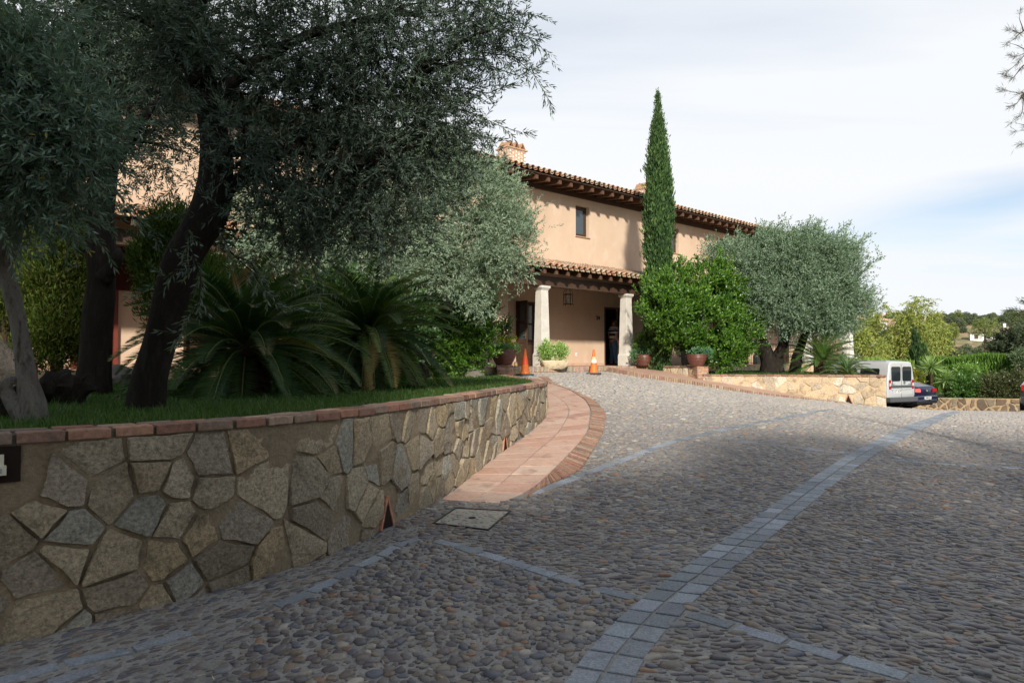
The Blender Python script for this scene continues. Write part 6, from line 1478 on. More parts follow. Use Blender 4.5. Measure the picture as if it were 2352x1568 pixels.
# --- sago palms
def sago(root, c, R_, n, seed, zmin=-35, zmax=85, pal=None, lw=.010, ll=.16, npair=56, trunk=None, old=.0, gap=None):
    r_ = np.random.default_rng(seed); Vs, Cs = [], []; st_ = MB(); pal = np.array(pal)
    for i in range(n):
        el = math.radians(zmin + (zmax - zmin)*((i+.5)/n)**.9); az = i*2.39996 + r_.normal(0, .12); L = R_*(1 - .18*abs(math.sin(el)))*r_.uniform(.88, 1.08)
        bend = math.radians(68)*r_.uniform(.7, 1.15); m = npair; s = np.linspace(0, 1, m+1); e_ = el - bend*s**1.2; ds = L/m
        hx = np.cumsum(np.cos(e_))*ds; hz = np.cumsum(np.sin(e_))*ds; h = np.array([math.cos(az), math.sin(az), 0])
        P = np.array(c) + hx[:, None]*h + np.stack([0*hz, 0*hz, hz], 1); T = np.cos(e_)[:, None]*h + np.stack([0*e_, 0*e_, np.sin(e_)], 1)
        if gap and P[-1, 2] < gap: P[:, 2] = np.maximum(P[:, 2], gap)
        st_.tube([tuple(p_) for p_ in P[::6]], list(np.linspace(.013, .003, len(P[::6]))), 5, (.16,.20,.06))
        sd = np.array([-math.sin(az), math.cos(az), 0]); upv = np.cross(T, sd); 
        sel = np.arange(int(m*.12), m); lf_ = ll*np.sin(np.pi*np.clip((s[sel])*.92+.06, 0, 1))**.55
        for sg in (1, -1):
            D = unit(sd*sg*1.0 + T[sel]*.75 - upv[sel]*(-.42)*1.0 + r_.normal(0, .05, (len(sel), 3))); S = unit(np.cross(D, upv[sel]))
            Vs.append(leafq(P[sel], D, lf_, np.full(len(sel), lw), r_, S=T[sel], pos=.35)); ip = r_.random() < old and el < .4
            cc = np.array((.30,.22,.07)) if ip and r_.random() < .5 else pal[r_.integers(len(pal))]; k_ = r_.uniform(.8, 1.2)
            cc = np.tile(cc*k_, (len(sel), 1)); tipf = np.clip((s[sel] - .75)*2, 0, 1)[:, None]*(r_.random() < .3); cc = cc*(1-tipf) + np.array((.22,.17,.06))*tipf; Cs.append(np.repeat(cc, 4, 0))
    leafobj('fronds', [(np.concatenate(Vs), np.concatenate(Cs))], MT['palm'], root)
    par(st_.build('frond_stems', MT['palm'], None, smooth=True), root)
    if trunk:
        m = MB(); h0, rt = trunk; m.lathe([(rt*1.1, h0-c[2]), (rt*1.15, (h0-c[2])*.6), (rt*1.0, -.12), (rt*.7, .05), (.02, .12)], 16, tuple(c)); nn = 70
        for i in range(nn):
            a = i*2.39996; z = (h0-c[2]) + (i/nn)*(c[2]-h0); m.obox((c[0]+math.cos(a)*rt*1.1, c[1]+math.sin(a)*rt*1.1, c[2]+z), (.03,.045,.03), (math.cos(a), math.sin(a), .6), (-math.sin(a), math.cos(a), 0), (-.6*math.cos(a), -.6*math.sin(a), 1))
        par(m.build('trunk', MT['bark_brown'], None), root)
SG = [(.018,.048,.012),(.028,.066,.014),(.013,.036,.010),(.045,.085,.02)]
c = U(565, 805, 8.0); e = empty('sago_palm', (c[0], c[1], 1.07), 0, 'biggest sago palm, in deep shade right of the leaning olive trunk', 'sago palm')
sago(e, c, 1.60, 90, 91, -30, 84, SG, .016, .22, 100, (1.05, .22), .06, gap=1.12)
c = U(845, 775, 10.2); e = empty('sago_palm', (c[0], c[1], 1.07), 0, 'sago palm with yellowing lower fronds arching towards the upright tan boulder', 'sago palm')
sago(e, c, 1.62, 80, 92, -28, 82, SG + [(.07,.12,.02),(.10,.14,.025)], .018, .23, 90, (1.05, .2), .3, gap=1.14)
c = U(1888, 832, 22.9); e = empty('sago_palm', (c[0], c[1], 1.0), 0, 'sago palm with a short dark trunk on the right raised lawn', 'sago palm')
sago(e, c, 1.55, 60, 93, -14, 86, [(.04,.10,.02),(.06,.14,.028),(.09,.17,.03)], .024, .19, 44, (1.0, .2), .05)
c = U(1945, 855, 21.3); e = empty('sago_palm', (c[0], c[1], 1.0), 0, 'small young sago palm near the right end of the planter wall', 'sago palm')
sago(e, c, .90, 28, 94, 5, 85, [(.05,.12,.04),(.07,.15,.05)], .02, .12, 30)

# --- feathery conifers behind the left trunks
def feather(root, blobs, n, seed, pal, sL=.085):
    n = n*3
    r_ = np.random.default_rng(seed); m = n//18; C_, u_ = clusters(blobs, m, r_, .8); rep = np.repeat(np.arange(m), 18)
    O = C_[rep] + r_.normal(0, .07, (len(rep), 3)); D = unit(u_[rep]*.5 + np.array([0,0,.8]) + r_.normal(0, .45, (len(rep), 3))); L = r_.uniform(.5, 1.2, len(rep))*sL
    leafobj('crown', [(leafq(O, D, L, L*.22, r_), leafcol(pal, len(O), r_, .25))], MT['leaf_matte'], root)
FE = [(.05,.078,.010),(.07,.105,.012),(.032,.055,.010),(.08,.085,.016)]
c = U(130, 870, 9.6); e = empty('thuja', (c[0], c[1], 1.05), 0, 'yellow green feathery conifer between the grey trunk and the straight dark trunk', 'conifer')
feather(e, pb((130,560,9.6,60,60),(120,650,9.6,75,80),(140,740,9.5,70,70),(110,800,9.5,65,50),(60,640,9.8,30,60,.6)), 12000, 95, FE); m = MB(); m.tube([(c[0], c[1], 1.0), (c[0], c[1], 3.4)], [.09,.03], 8); par(m.build('trunk', MT['bark_brown'], None), e)
c = U(375, 840, 9.9); e = empty('thuja', (c[0], c[1], 1.05), 0, 'dark feathery conifer seen between the straight and the leaning olive trunks', 'conifer')
feather(e, pb((350,600,9.9,42,60),(360,690,9.9,40,60,.6),(400,520,9.9,50,50),(450,640,9.9,60,60,.7)), 6500, 96, [(.03,.06,.012),(.05,.09,.018),(.09,.13,.02)]); m = MB(); m.tube([(c[0], c[1], 1.0), (c[0]-.05, c[1], 2.0), (c[0]-.1, c[1], 3.0)], [.06,.05,.03], 8); par(m.build('trunk', MT['bark_brown'], None), e)
c = U(10, 860, 10.5); e = empty('thuja', (c[0], c[1], 1.05), 0, 'green feathery conifer cut off by the left edge behind the grey trunk', 'conifer')
feather(e, pb((0,600,10.5,50,70),(5,700,10.5,45,60),(-60,650,10.5,80,100)), 6000, 97, FE); m = MB(); m.tube([(c[0], c[1], 1.0), (c[0], c[1], 3.4)], [.08,.03], 8); par(m.build('trunk', MT['bark_brown'], None), e)

# --- rocks and stumps
def rock(px, py, y, rx, rz_, label, mat='rock', seed=1, ry=None, z0=1.0, name='boulder'):
    c = U(px, py, y); e = MB(); e.ball((0, 0, rz_*.75), (rx, ry or rx*.8, rz_), 22, bump=.45, seed=seed, fr=1.6); o = e.build(name, MT[mat], None, angle=30); o.location = (c[0], c[1], z0); setp(o, label, 'boulder'); return o
rock(938, 862, 15.8, .30, .36, 'upright tan boulder on the lawn beside the second sago palm', 'rock', 2)
rock(1090, 862, 16.0, .22, .16, 'low grey boulder at the foot of the glossy bush left of the pot', 'rock_grey', 3)
rock(262, 855, 11.5, .38, .22, 'grey boulder beyond the lawn between the two dark trunks', 'rock_grey', 4)
rock(302, 850, 11.8, .3, .15, 'flatter grey boulder right of the other one between the dark trunks', 'rock_grey', 5)
rock(-5, 860, 9.2, .5, .42, 'big brown boulder behind the grey trunk at the left edge', 'rock_grey', 6)
def stump(px, py, y, s, label, seed):
    c = U(px, py, y); e = MB(); e.ball((0,0,.10*s), (.17*s,.13*s,.16*s), 22, bump=.7, seed=seed, fr=2.6); e.tube([(.10*s,0,.1*s),(.2*s,.0,.16*s),(.27*s,0,.15*s)], [.05*s,.035*s,.012*s], 8, None, True, .3, seed); e.tube([(-.08*s,0,.1*s),(-.18*s,.03,.04*s),(-.22*s,0,-.02)], [.07*s,.06*s,.04*s], 8, None, True, .3, seed)
    o = e.build('tree_stump', MT['bark_brown' if seed > 20 else 'bark'], None, angle=40); o.location = (c[0], c[1], 1.05); setp(o, label, 'stump')
stump(138, 925, 6.3, 1.25, 'gnarled dark stump on the grass between the grey and the straight trunk', 11)
stump(20, 940, 4.9, 1.0, 'weathered olive stump at the left edge in front of the grey trunk', 12)

# ------------------------------------------------------------------ beyond the drive
def hedge(name, x0, x1, y0, y1, yj, z0, h, n, seed, pal, label):
    e = empty(name, ((x0+x1)/2, (y0+y1)/2, z0), 0, label, 'hedge'); r_ = np.random.default_rng(seed); t = r_.random(n); zf = r_.random(n)**.8
    face = r_.random(n); d = np.where(face < .62, -yj, r_.uniform(-yj, yj, n)); zf = np.where(face < .62, zf, .93 + .07*zf)
    x = x0 + (x1-x0)*t; y = y0 + (y1-y0)*t + d; und = .08*np.sin(x*1.7) + .06*np.sin(x*4.1)
    O = np.stack([x, y + r_.normal(0, .12, n), z0 + zf*(h + und) - .15], 1); D = unit(np.stack([r_.normal(0, .18, n), r_.normal(-.12, .18, n), np.ones(n)], 1)); L = r_.uniform(.2, .5, n)
    leafobj('foliage', [(leafq(O, D, L, L*.22, r_), leafcol(pal, n, r_, .25))], MT['leaf_matte'], e)
    m = MB(); m.loft([[(x0, y0-yj*.8, z0-.3), (x0, y0+yj*.8, z0-.3), (x0, y0+yj*.7, z0+h*.9), (x0, y0-yj*.7, z0+h*.9)], [(x1, y1-yj*.8, z0-.3), (x1, y1+yj*.8, z0-.3), (x1, y1+yj*.7, z0+h*.9), (x1, y1-yj*.7, z0+h*.9)]]); par(m.build('branches', M('hedge_inner', (.02,.035,.01), .95, .05), None), e)
HP = [(.10,.19,.03),(.13,.24,.04),(.07,.14,.025)]
a = U(1955, 885, 41); b2 = U(2328, 885, 37)
hedge('hedge', a[0]+4.6, b2[0], 41, 37, .7, -1.1, 2.62, 26000, 101, HP, 'long clipped conifer hedge behind the parked cars')
hedge('hedge', a[0]-1.5, a[0]+4.9, 45, 43.5, .6, -1.1, 2.45, 9000, 102, [(.16,.26,.05),(.2,.3,.07)], 'paler rounded hedge further back left of the long clipped hedge')

# low wall under the shrubs beyond the cars
BWp = [U(2095, 920, 31.5)[:2], U(2160, 910, 31.2)[:2], U(2240, 915, 31.0)[:2], U(2335, 925, 30.5)[:2], U(2460, 930, 30.5)[:2]]
BWp = smooth_path(BWp, 40, 1)
bw = empty('stone_wall', (BWp[20][0], BWp[20][1], -1), 0, 'low brown stone wall under the flowering shrubs beyond the parked cars', 'stone wall')
bwz = lambda s: -1.2
fmb, _, _, _ = wall_face(BWp, -.22, bwz, .34, [(.15,.105,.07),(.19,.135,.09),(.12,.09,.065),(.17,.14,.10)], 28, .035, .04)
par(fmb.build('face_stones', MT['stone'], None, smooth=True), bw)
par(wall_core(BWp, -.22, bwz, .3, seed=26, col=(1.5,1.4,1.25), mort=.002).build('mortar_core', MT['mortar'], None), bw)
flat('planting_bed', [tuple(p) for p in offset_path(BWp, -.2)] + [(38, 33), (38, 44), (14, 44), (15, 33)], -.28, MT['lawn'], 'planting bed behind the low wall beyond the cars')

def shrub(px, py, y, rpx, rzpx, n, seed, pal, label, lL=.12, lW=.05, mat='leaf', cat='shrub', name='shrub', flowers=None, group=None):
    c = U(px, py, y); e = empty(name, (c[0], c[1], -.3), 0, label, cat, group)
    s = y/FPX; r_ = np.random.default_rng(seed); bl = [(c[0]+dx*rpx*s, c[1], c[2]+dz*rzpx*s, rpx*s*k_*.85, rpx*s*k_*.85, rzpx*s*k_*.8) for dx, dz, k_ in ((0,0,.75),(-.45,-.2,.5),(.45,-.2,.5),(-.2,.35,.5),(.25,.3,.5),(0,-.5,.6))]
    ex = None
    if flowers:
        C_, u_ = clusters(bl, flowers, r_, 1.0); C_ = C_[C_[:, 2] > c[2] - rzpx*s*.3]; ex = [(leafq(C_ + u_[:len(C_)]*.06, unit(r_.normal(size=C_.shape)), .09, .07, r_), leafcol([(.75,.55,.58),(.8,.68,.68)], len(C_), r_))]
    olive_crown(bl, n, seed, lL, lW, .25, 4, per=8, sig=.12, up=.4, droop=0, pal=pal, p=None, root=e, mat=mat, sw=0, shell=.85, extra=ex, name='foliage'); 
    m = MB(); m.tube([(c[0], c[1], -.5), (c[0], c[1], c[2])], [.07,.03], 6); [m.tube([(c[0], c[1], -.2), (c[0]+d_*rpx*s*.5, c[1], c[2])], [.04,.015], 5) for d_ in (-1, 1)]; par(m.build('stem', MT['bark_brown'], None), e); return e
shrub(2212, 892, 31.8, 46, 26, 900, 111, [(.05,.11,.02),(.07,.15,.03)], 'rounded dark green shrub on the low wall just right of the yuccas')
shrub(2215, 856, 32.5, 26, 10, 200, 112, [(.12,.22,.04),(.16,.28,.05)], 'light green leafy shrub poking up behind the rounded dark shrub')
shrub(2285, 894, 31.6, 56, 30, 1200, 113, [(.07,.075,.03),(.09,.10,.035),(.05,.07,.025)], 'bronze green shrub with pale pink flowers spilling over the low wall', flowers=260)
shrub(2330, 890, 31.2, 36, 36, 700, 114, [(.06,.07,.03),(.08,.09,.03)], 'darker flowering shrub beside the right edge above the low wall', flowers=70)
c = U(2262, 862, 34.5); e = empty('small_conifer', (c[0], c[1], -.3), 0, 'small upright golden green conifer between the hedge and the flowering shrub', 'conifer')
cypress_mesh((c[0], c[1], -.25), 1.55, [(0,.14),(.3,.19),(.7,.13),(1,.02)], 1500, 115, [(.10,.20,.03),(.13,.25,.04)], e, .12, .05)
shrub(2350, 820, 36, 22, 30, 260, 116, [(.10,.14,.07),(.13,.17,.09)], 'greyish shrub at the right end of the clipped hedge')
shrub(2108, 868, 33, 10, 8, 60, 117, [(.40,.36,.05)], 'small yellow shrub between the saloon car and the yuccas')
def yucca(px, py, y, R_, zb, seed, label):
    c = U(px, py, y); e = empty('yucca', (c[0], c[1], zb), 0, label, 'yucca', 'yuccas behind the saloon car'); r_ = np.random.default_rng(seed); n = 150
    D = unit(r_.normal(size=(n, 3)) + np.array([0, -.1, .25])); L = r_.uniform(.7, 1.05, n)*R_; O = np.tile(np.array(c), (n, 1)) + D*.03
    V = leafq(O, D, L, np.full(n, .05), r_, pos=.4); leafobj('leaf_rosette', [(V, leafcol([(.20,.30,.09),(.28,.38,.14),(.15,.24,.07)], n, r_))], MT['palm'], e)
    m = MB(); m.tube([(c[0]+.05, c[1], zb-.2), (c[0]+.02, c[1], (c[2]+zb)/2), c], [.07,.055,.05], 8); par(m.build('trunk', MT['bark_brown'], None), e)
yucca(2138, 843, 32.2, .72, -.6, 121, 'taller yucca with spiky leaves on a thin stem behind the saloon car')
yucca(2170, 872, 31.9, .62, -.6, 122, 'lower yucca with spiky leaves just right of the taller one')

# eucalyptus grove
EP = [(.22,.27,.06),(.28,.33,.08),(.17,.22,.05),(.32,.30,.09)]
def euca(px, base, y, blobs, limbs, n, seed, label):
    c = U(px, base, y); e = empty('eucalyptus', (c[0], c[1], -3), 0, label, 'eucalyptus tree'); r_ = np.random.default_rng(seed); m = MB(); nodes = []
    m.tube([(c[0], c[1], -3.3), U(px, base, y)], [.35,.3], 8)
    for l in limbs: P_ = px_path([(a_, b_, y - .7*i_/max(1, len(l)-1)) for i_, (a_, b_) in enumerate(l)]); q_, _ = gnarl(m, P_, list(np.linspace(.18, .03, len(P_))), 8, seed, 14, .06); nodes += [tuple(z) for z in q_[6:]]
    bl = pb(*[(b_[0], b_[1], y, b_[2]*.78, b_[3]*.78, 1) for b_ in blobs])
    cr_, C_ = olive_crown(bl, int(n*1.25), seed, .30, .08, .8, 5, per=26, sig=.34, up=-.1, droop=.9, pal=EP, p=None, root=e, mat='leaf_matte', sw=0, shell=.9)
    branches(m, nodes, C_[::16], r_, .10, .03, seg=5); par(m.build('trunk', MT['bark_white'], None, smooth=True), e)
euca(2112, 800, 70, [(2110,715,35,24),(2095,740,38,28),(2130,745,36,30),(2140,775,32,28),(2080,770,32,28),(2115,785,38,22),(2150,800,20,20),(2070,800,28,20)], [[(2112,800),(2108,770),(2100,745),(2104,715)],[(2108,770),(2118,745),(2128,725)],[(2112,790),(2130,770),(2148,755)],[(2108,785),(2090,765),(2078,750)]], 1600, 131, 'biggest eucalyptus with white limbs and a domed yellow green crown beyond the hedge')
euca(2035, 800, 74, [(2020,715,20,24),(2015,750,26,26),(2035,780,34,24),(2005,790,26,22),(2050,800,24,18),(2000,755,18,26)], [[(2040,800),(2030,775),(2022,745),(2020,715)],[(2030,780),(2012,765),(2000,755)],[(2040,795),(2055,780),(2065,770)]], 1150, 132, 'thinner eucalyptus with white limbs left of the domed one beyond the hedge')
euca(1985, 800, 66, [(1985,790,28,26),(1965,770,20,26),(2010,805,25,16)], [[(1985,815),(1980,795),(1970,780)],[(1985,810),(2000,795),(2012,785)]], 520, 133, 'low eucalyptus just beyond the corner column of the porch')
c = U(2103, 815, 50); e = empty('small_cypress', (c[0], c[1], -1.5), 0, 'dark slender cypress standing in front of the domed eucalyptus', 'cypress')
cypress_mesh((c[0], c[1], -1.6), 5.4, [(0,.20),(.3,.27),(.7,.24),(.9,.14),(1,.03)], 4200, 134, [(.03,.06,.02),(.045,.085,.03)], e, .4, .14)
c = U(2108, 815, 51); e = empty('small_cypress', (c[0]+.55, c[1], -1.5), 0, 'slightly greener cypress pressed against the right of the slender dark one', 'cypress')
cypress_mesh((c[0]+.45, c[1], -1.6), 4.2, [(0,.2),(.3,.25),(.7,.22),(.9,.13),(1,.03)], 3000, 135, [(.05,.10,.03),(.07,.13,.04)], e, .4, .14)

# hillside shrubs and trees: a few kinds, copied one by one
def hill_proto(name, rx, rz_, n, seed, pal, label, cat, group, trunk=False):
    e = empty(name, (0, 0, 0), 0, label, cat, group); r_ = np.random.default_rng(seed)
    bl = [(0,0,rz_*.75,rx*.8,rx*.8,rz_*.7),(-rx*.4,0,rz_*.6,rx*.5,rx*.5,rz_*.5),(rx*.45,.2,rz_*.65,rx*.5,rx*.5,rz_*.5),(.1,-rx*.4,rz_*.6,rx*.5,rx*.5,rz_*.5)]
    C_, u_ = clusters(bl, n, r_, .85); D = unit(u_*.5 + r_.normal(0, .6, u_.shape) + np.array([0,0,.3])); L = r_.uniform(.35, .8, n)
    o = npmesh('crown', leafq(C_, D, L, L*.55, r_), [np.arange(n*4).reshape(-1, 4)], MT['leaf_matte'], e, col=leafcol(pal, n, r_, .3)); 
    m = MB(); m.tube([(0,0,-1.0),(0,0,rz_*.7)], [.2,.1], 6); m.ball((0,0,rz_*.7), (rx*.62,rx*.62,rz_*.5), 10, bump=.3, seed=seed); m.build('trunk', M('shrub_inner', (.03,.04,.018), .95, .05), e); return e
HD = [(.085,.11,.06),(.10,.125,.07),(.12,.14,.08)]  # oak greens lightened; the haze of distance is put into the colour
kinds = [hill_proto('holm_oak', 2.9, 3.4, 1500, 141, HD, 'dark rounded holm oak dotted over the dry hillside', 'holm oak', 'dark holm oaks on the hillside'),
         hill_proto('holm_oak', 2.2, 2.3, 1100, 142, [(.13,.15,.09),(.15,.17,.11)], 'greyish low holm oak dotted over the dry hillside', 'holm oak', 'greyish holm oaks on the hillside'),
         hill_proto('poplar', 3.2, 5.2, 1700, 143, [(.15,.18,.05),(.19,.21,.06)], 'taller yellow green tree standing among the hillside oaks', 'tree', 'yellow green trees on the hillside')]
r_ = np.random.default_rng(77); cnt = [0, 0, 0]
def T1_(x, y): return float(terr(np.array([x]), np.array([y]))[0])
spots = []
for i in range(400):
    y = 125 + 220*r_.random()**.7; rt = r_.uniform(.49, .80); spots.append((rt*y, y, 0 if r_.random() < .62 else 1))
for i in range(16): y = 190 + 130*r_.random(); spots.append((r_.uniform(.52,.80)*y, y, 2))
HOUSES = [(2282, 776, 205), (2197, 740, 318), (2344, 742, 300), (1983, 778, 120), (2052, 768, 170)]
hpos = [(U(a, b_, c_)[0], c_) for a, b_, c_ in HOUSES]
for x, y, k in spots:
    if any(abs(x - hx) < 9 and -22 < y - hy < 7 for hx, hy in hpos): continue
    c = kinds[k] if cnt[k] == 0 else copy_tree(kinds[k]); cnt[k] += 1; s = r_.uniform(.3, .75)*(.95 if k == 2 else 1); c.location = (x, y, T1_(x, y) - .1); c.scale = (s*r_.uniform(.9,1.2), s, s*r_.uniform(.8,1.15)); c.rotation_euler = (0, 0, r_.uniform(0, 6.28))
# foothill trees
def fartree(px, py, y, rpx, rzpx, n, seed, pal, label, cat='tree', name='dense_tree', zb=None):
    c = U(px, py, y); s = y/FPX; e = empty(name, (c[0], c[1], c[2]-rzpx*s), 0, label, cat); bl = [(c[0]+dx*rpx*s, c[1]+dy*rpx*s*.5, c[2]+dz*rzpx*s, rpx*s*k_, rpx*s*k_, rzpx*s*k_) for dx, dy, dz, k_ in ((0,0,.1,.7),(-.5,0,-.1,.5),(.5,0,-.1,.5),(-.2,-.5,.4,.45),(.3,-.4,.35,.45),(0,-.6,-.4,.6),(-.45,-.3,-.5,.4),(.5,-.3,-.5,.4))]
    olive_crown(bl, n, seed, .28, .12, .5, 4, per=9, sig=.28, up=.2, droop=.1, pal=pal, p=None, root=e, mat='leaf_matte', sw=0, shell=.85)
    m = MB(); m.tube([(c[0], c[1], -3), (c[0], c[1], c[2])], [.35,.15], 8); [m.tube([(c[0], c[1], c[2]-rzpx*s*.7), (c[0]+d_*rpx*s*.5, c[1], c[2])], [.15,.05], 6) for d_ in (-1,1)]; par(m.build('trunk', MT['bark_brown'], None), e)
fartree(2335, 800, 52, 45, 38, 1700, 151, [(.035,.05,.028),(.05,.065,.035),(.07,.085,.05)], 'large dark bushy tree at the right edge behind the hedge')
fartree(2262, 752, 150, 30, 22, 700, 152, [(.16,.20,.07),(.2,.23,.08)], 'yellow green tree above and left of the white hillside house')

# hillside houses
def farhouse(px, py, y, w, h, rz, wall, roofc, label, nwin=3, name='villa'):
    c = U(px, py, y); e = empty(name, (c[0], c[1], c[2]), rad(rz), label, 'house'); d = w*.5
    m = MB(); m.loft([[(-w/2,-d/2,-3),(w/2,-d/2,-3),(w/2,d/2,-3),(-w/2,d/2,-3)], [(-w/2,-d/2,h),(w/2,-d/2,h),(w/2,d/2,h),(-w/2,d/2,h)]]); m.build('wall', M('far_wall', wall, .9, .2), e)
    m = MB(); o_ = .5; zr = h + d*.28; m.add([(-w/2-o_,-d/2-o_,h-.1),(w/2+o_,-d/2-o_,h-.1),(w/2+o_,d/2+o_,h-.1),(-w/2-o_,d/2+o_,h-.1),(-w/2+d*.4,0,zr),(w/2-d*.4,0,zr)], [(0,1,5,4),(1,2,5),(2,3,4,5),(3,0,4),(3,2,1,0)]); rf = m.build('roof', M('far_roof', roofc, .9, .2), e)
    m = MB(); m.box(w*.2,w*.2+.7,-.4,.3,zr-1,zr+.9); m.build('chimney', M('far_wall2', wall, .9, .2), rf)
    for i in range(nwin):
        x = -w/2 + w*(i+.5)/nwin; m = MB(); hh = 1.3 if i != nwin//2 else 2.1; m.box(x-.5, x+.5, -d/2-.04, -d/2+.1, h-.7-hh, h-.7); m.build('window' if i != nwin//2 else 'door', M('far_window', (.10,.05,.04), .5, .4), e)
    m = MB(); m.box(-1.6, 1.6, -d/2-1.8, -d/2-.002, h-.62, h-.45); m.box(-1.5,-1.3,-d/2-1.7,-d/2-1.5,-1,h-.621); m.box(1.3,1.5,-d/2-1.7,-d/2-1.5,-1,h-.621); m.build('porch', M('far_porch', roofc, .9, .2), e); return e
farhouse(2282, 786, 205, 12, 3.0, -30, (.72,.72,.70), (.24,.17,.13), 'white hillside house with two dark openings and a brown tiled roof', 4)
farhouse(2197, 742, 318, 13, 1.8, -20, (.40,.33,.25), (.30,.24,.18), 'low sandy house on the ridge line above the scrub', 5)
farhouse(2346, 744, 300, 13, 3.4, -28, (.42,.24,.16), (.40,.22,.14), 'brick red house on the ridge at the right edge', 4)
farhouse(1983, 784, 120, 7, 3.6, -20, (.80,.80,.78), (.5,.3,.2), 'white house glimpsed beyond the corner column through the trees', 3)
farhouse(2052, 770, 180, 14, 2.4, -20, (.55,.42,.32), (.40,.26,.19), 'tan house between the two eucalyptus trees', 4)
farhouse(2022, 745, 300, 14, 2.4, -20, (.50,.42,.32), (.45,.33,.24), 'pale villa on the ridge behind the thin eucalyptus', 5)

# pine sprays reaching in at the right edge
def spray(px0, py0, y, dirs, seed, root):
    pass
Y = 7.5; c = U(2660, 200, Y)
pn = empty('pine_tree', (c[0], c[1], 0), 0, 'pine whose thin needled branches reach in at the upper right edge', 'pine tree')
r_ = np.random.default_rng(161); mb = MB(); O_, D_ = [], []
mb.tube([(c[0]+.5, c[1], -.2), (c[0]+.3, c[1], 2.5), (c[0]+.0, c[1], 3.8), (c[0]-.2, c[1], 4.6)], [.10,.08,.05,.02], 10)
brs = [[(2560,215),(2450,190),(2352,214),(2325,212),(2296,202)],[(2560,180),(2450,150),(2360,118),(2330,130),(2300,126)],[(2560,100),(2450,95),(2352,72),(2318,62)],[(2352,72),(2340,40),(2346,28)],[(2352,214),(2335,240),(2310,248)],[(2352,214),(2345,262),(2318,282)],[(2360,118),(2330,155),(2306,168)],[(2560,330),(2450,310),(2352,290),(2322,288)],[(2560,340),(2450,330),(2360,300),(2330,302)],[(2450,330),(2370,332),(2345,330),(2330,340)],[(2352,72),(2330,90),(2312,100)],[(2360,118),(2340,106),(2322,100)],[(2352,150),(2330,180),(2290,166)]]
for bp in brs:
    P_ = np.array([U(a_, b_, Y) for a_, b_ in bp]); d = np.r_[0, np.cumsum(np.linalg.norm(np.diff(P_, axis=0), axis=1))]; n = int(d[-1]/.02); s = np.linspace(0, d[-1], n); Q = np.stack([np.interp(s, d, P_[:, k]) for k in range(3)], 1); Q += np.cumsum(r_.normal(0, .002, Q.shape), 0)
    T = unit(np.gradient(Q, axis=0)); mb.tube([tuple(q_) for q_ in Q[::3]], list(np.linspace(.012 if len(bp) > 3 else .006, .0015, len(Q[::3]))), 5)
    vis = Q[:, 0] < U(2420, 0, Y)[0]
    for k in range(10): O_.append(Q[vis] + r_.normal(0, .012, Q[vis].shape)); D_.append(unit(T[vis] + r_.normal(0, .5, Q[vis].shape)))
O_, D_ = np.concatenate(O_), np.concatenate(D_); msk = np.sin(O_[:, 0]*28 + O_[:, 2]*21) > -.3; O_, D_ = O_[msk], D_[msk]
L = r_.uniform(.04, .09, len(O_)); leafobj('needles', [(leafq(O_, D_, L, np.full(len(O_), .004), r_), leafcol([(.06,.09,.04),(.09,.11,.06),(.12,.08,.05)], len(O_), r_))], MT['leaf_matte'], pn)
par(mb.build('trunk', MT['bark_brown'], None, smooth=True), pn)
Y = 30; c = U(2400, 730, Y)
p2 = empty('pine_tree', (c[0], c[1], -.8), 0, 'dark pine with one low branch reaching in at the right edge above the hills', 'pine tree')
mb = MB(); O_, D_ = [], []; mb.tube([(c[0]+1, c[1], -1.2), (c[0]+1, c[1], 3), (c[0]+.9, c[1], 6)], [.25,.2,.1], 8)
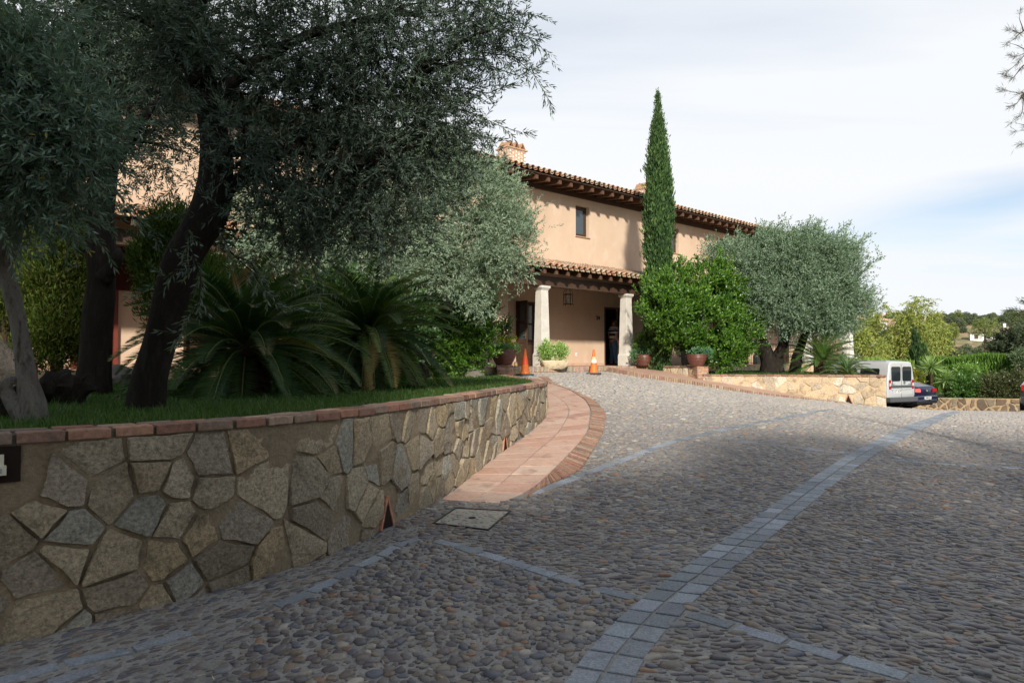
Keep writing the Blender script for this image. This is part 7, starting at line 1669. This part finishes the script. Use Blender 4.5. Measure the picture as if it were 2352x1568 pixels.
for bp in ([(2400,722),(2352,716),(2325,712),(2306,716)],[(2352,716),(2335,724),(2318,730)],[(2400,700),(2360,696),(2344,690)],[(2400,760),(2352,728),(2330,722)]):
    P_ = np.array([U(a_, b_, Y) for a_, b_ in bp]); d = np.r_[0, np.cumsum(np.linalg.norm(np.diff(P_, axis=0), axis=1))]; n = int(d[-1]/.05); s = np.linspace(0, d[-1], n); Q = np.stack([np.interp(s, d, P_[:, k]) for k in range(3)], 1); mb.tube([tuple(q_) for q_ in Q[::4]], .02, 5); T = unit(np.gradient(Q, axis=0))
    for k in range(9): O_.append(Q + r_.normal(0, .05, Q.shape)); D_.append(unit(T + r_.normal(0, .6, Q.shape)))
O_, D_ = np.concatenate(O_), np.concatenate(D_); L = r_.uniform(.12, .25, len(O_)); leafobj('needles', [(leafq(O_, D_, L, np.full(len(O_), .02), r_), leafcol([(.05,.08,.04),(.07,.10,.05)], len(O_), r_))], MT['leaf_matte'], p2)
par(mb.build('trunk', MT['bark_brown'], None, smooth=True), p2)

# fallen leaves and straw on the paving
r_ = np.random.default_rng(171); n = 5200
x = r_.uniform(-6, 7, n); y = r_.uniform(1.9, 11, n); wl = np.interp(y, WL[:, 1], WL[:, 0]); dw = x - wl
pk = np.where(dw < .35, .5, .05) + np.where((y < 4.2) & (x < .6), .33, 0) + np.where((y < 5) & (x > 1.5), .10, 0); k = (dw > .03) & (r_.random(n) < pk); x, y = x[k], y[k]; n = len(x)
z = G(x, y) + .014; a = r_.uniform(0, 6.28, n); D = np.stack([np.cos(a), np.sin(a), r_.normal(0, .15, n)], 1); L = r_.uniform(.018, .05, n); S = unit(np.stack([-np.sin(a), np.cos(a), r_.normal(0, .3, n)], 1))
ll = npmesh('leaf_litter', leafq(np.stack([x, y, z], 1), D, L, L*r_.uniform(.06, .22, n), r_, S=S), [np.arange(n*4).reshape(-1, 4)], MT['leaf_matte'], None, col=leafcol([(.34,.25,.15),(.22,.14,.08),(.42,.34,.22),(.16,.22,.05)], n, r_, .3, [.4,.3,.27,.03]))
setp(ll, 'dry fallen olive leaves scattered on the cobbles and along the wall foot', 'leaf litter', None, 'stuff')
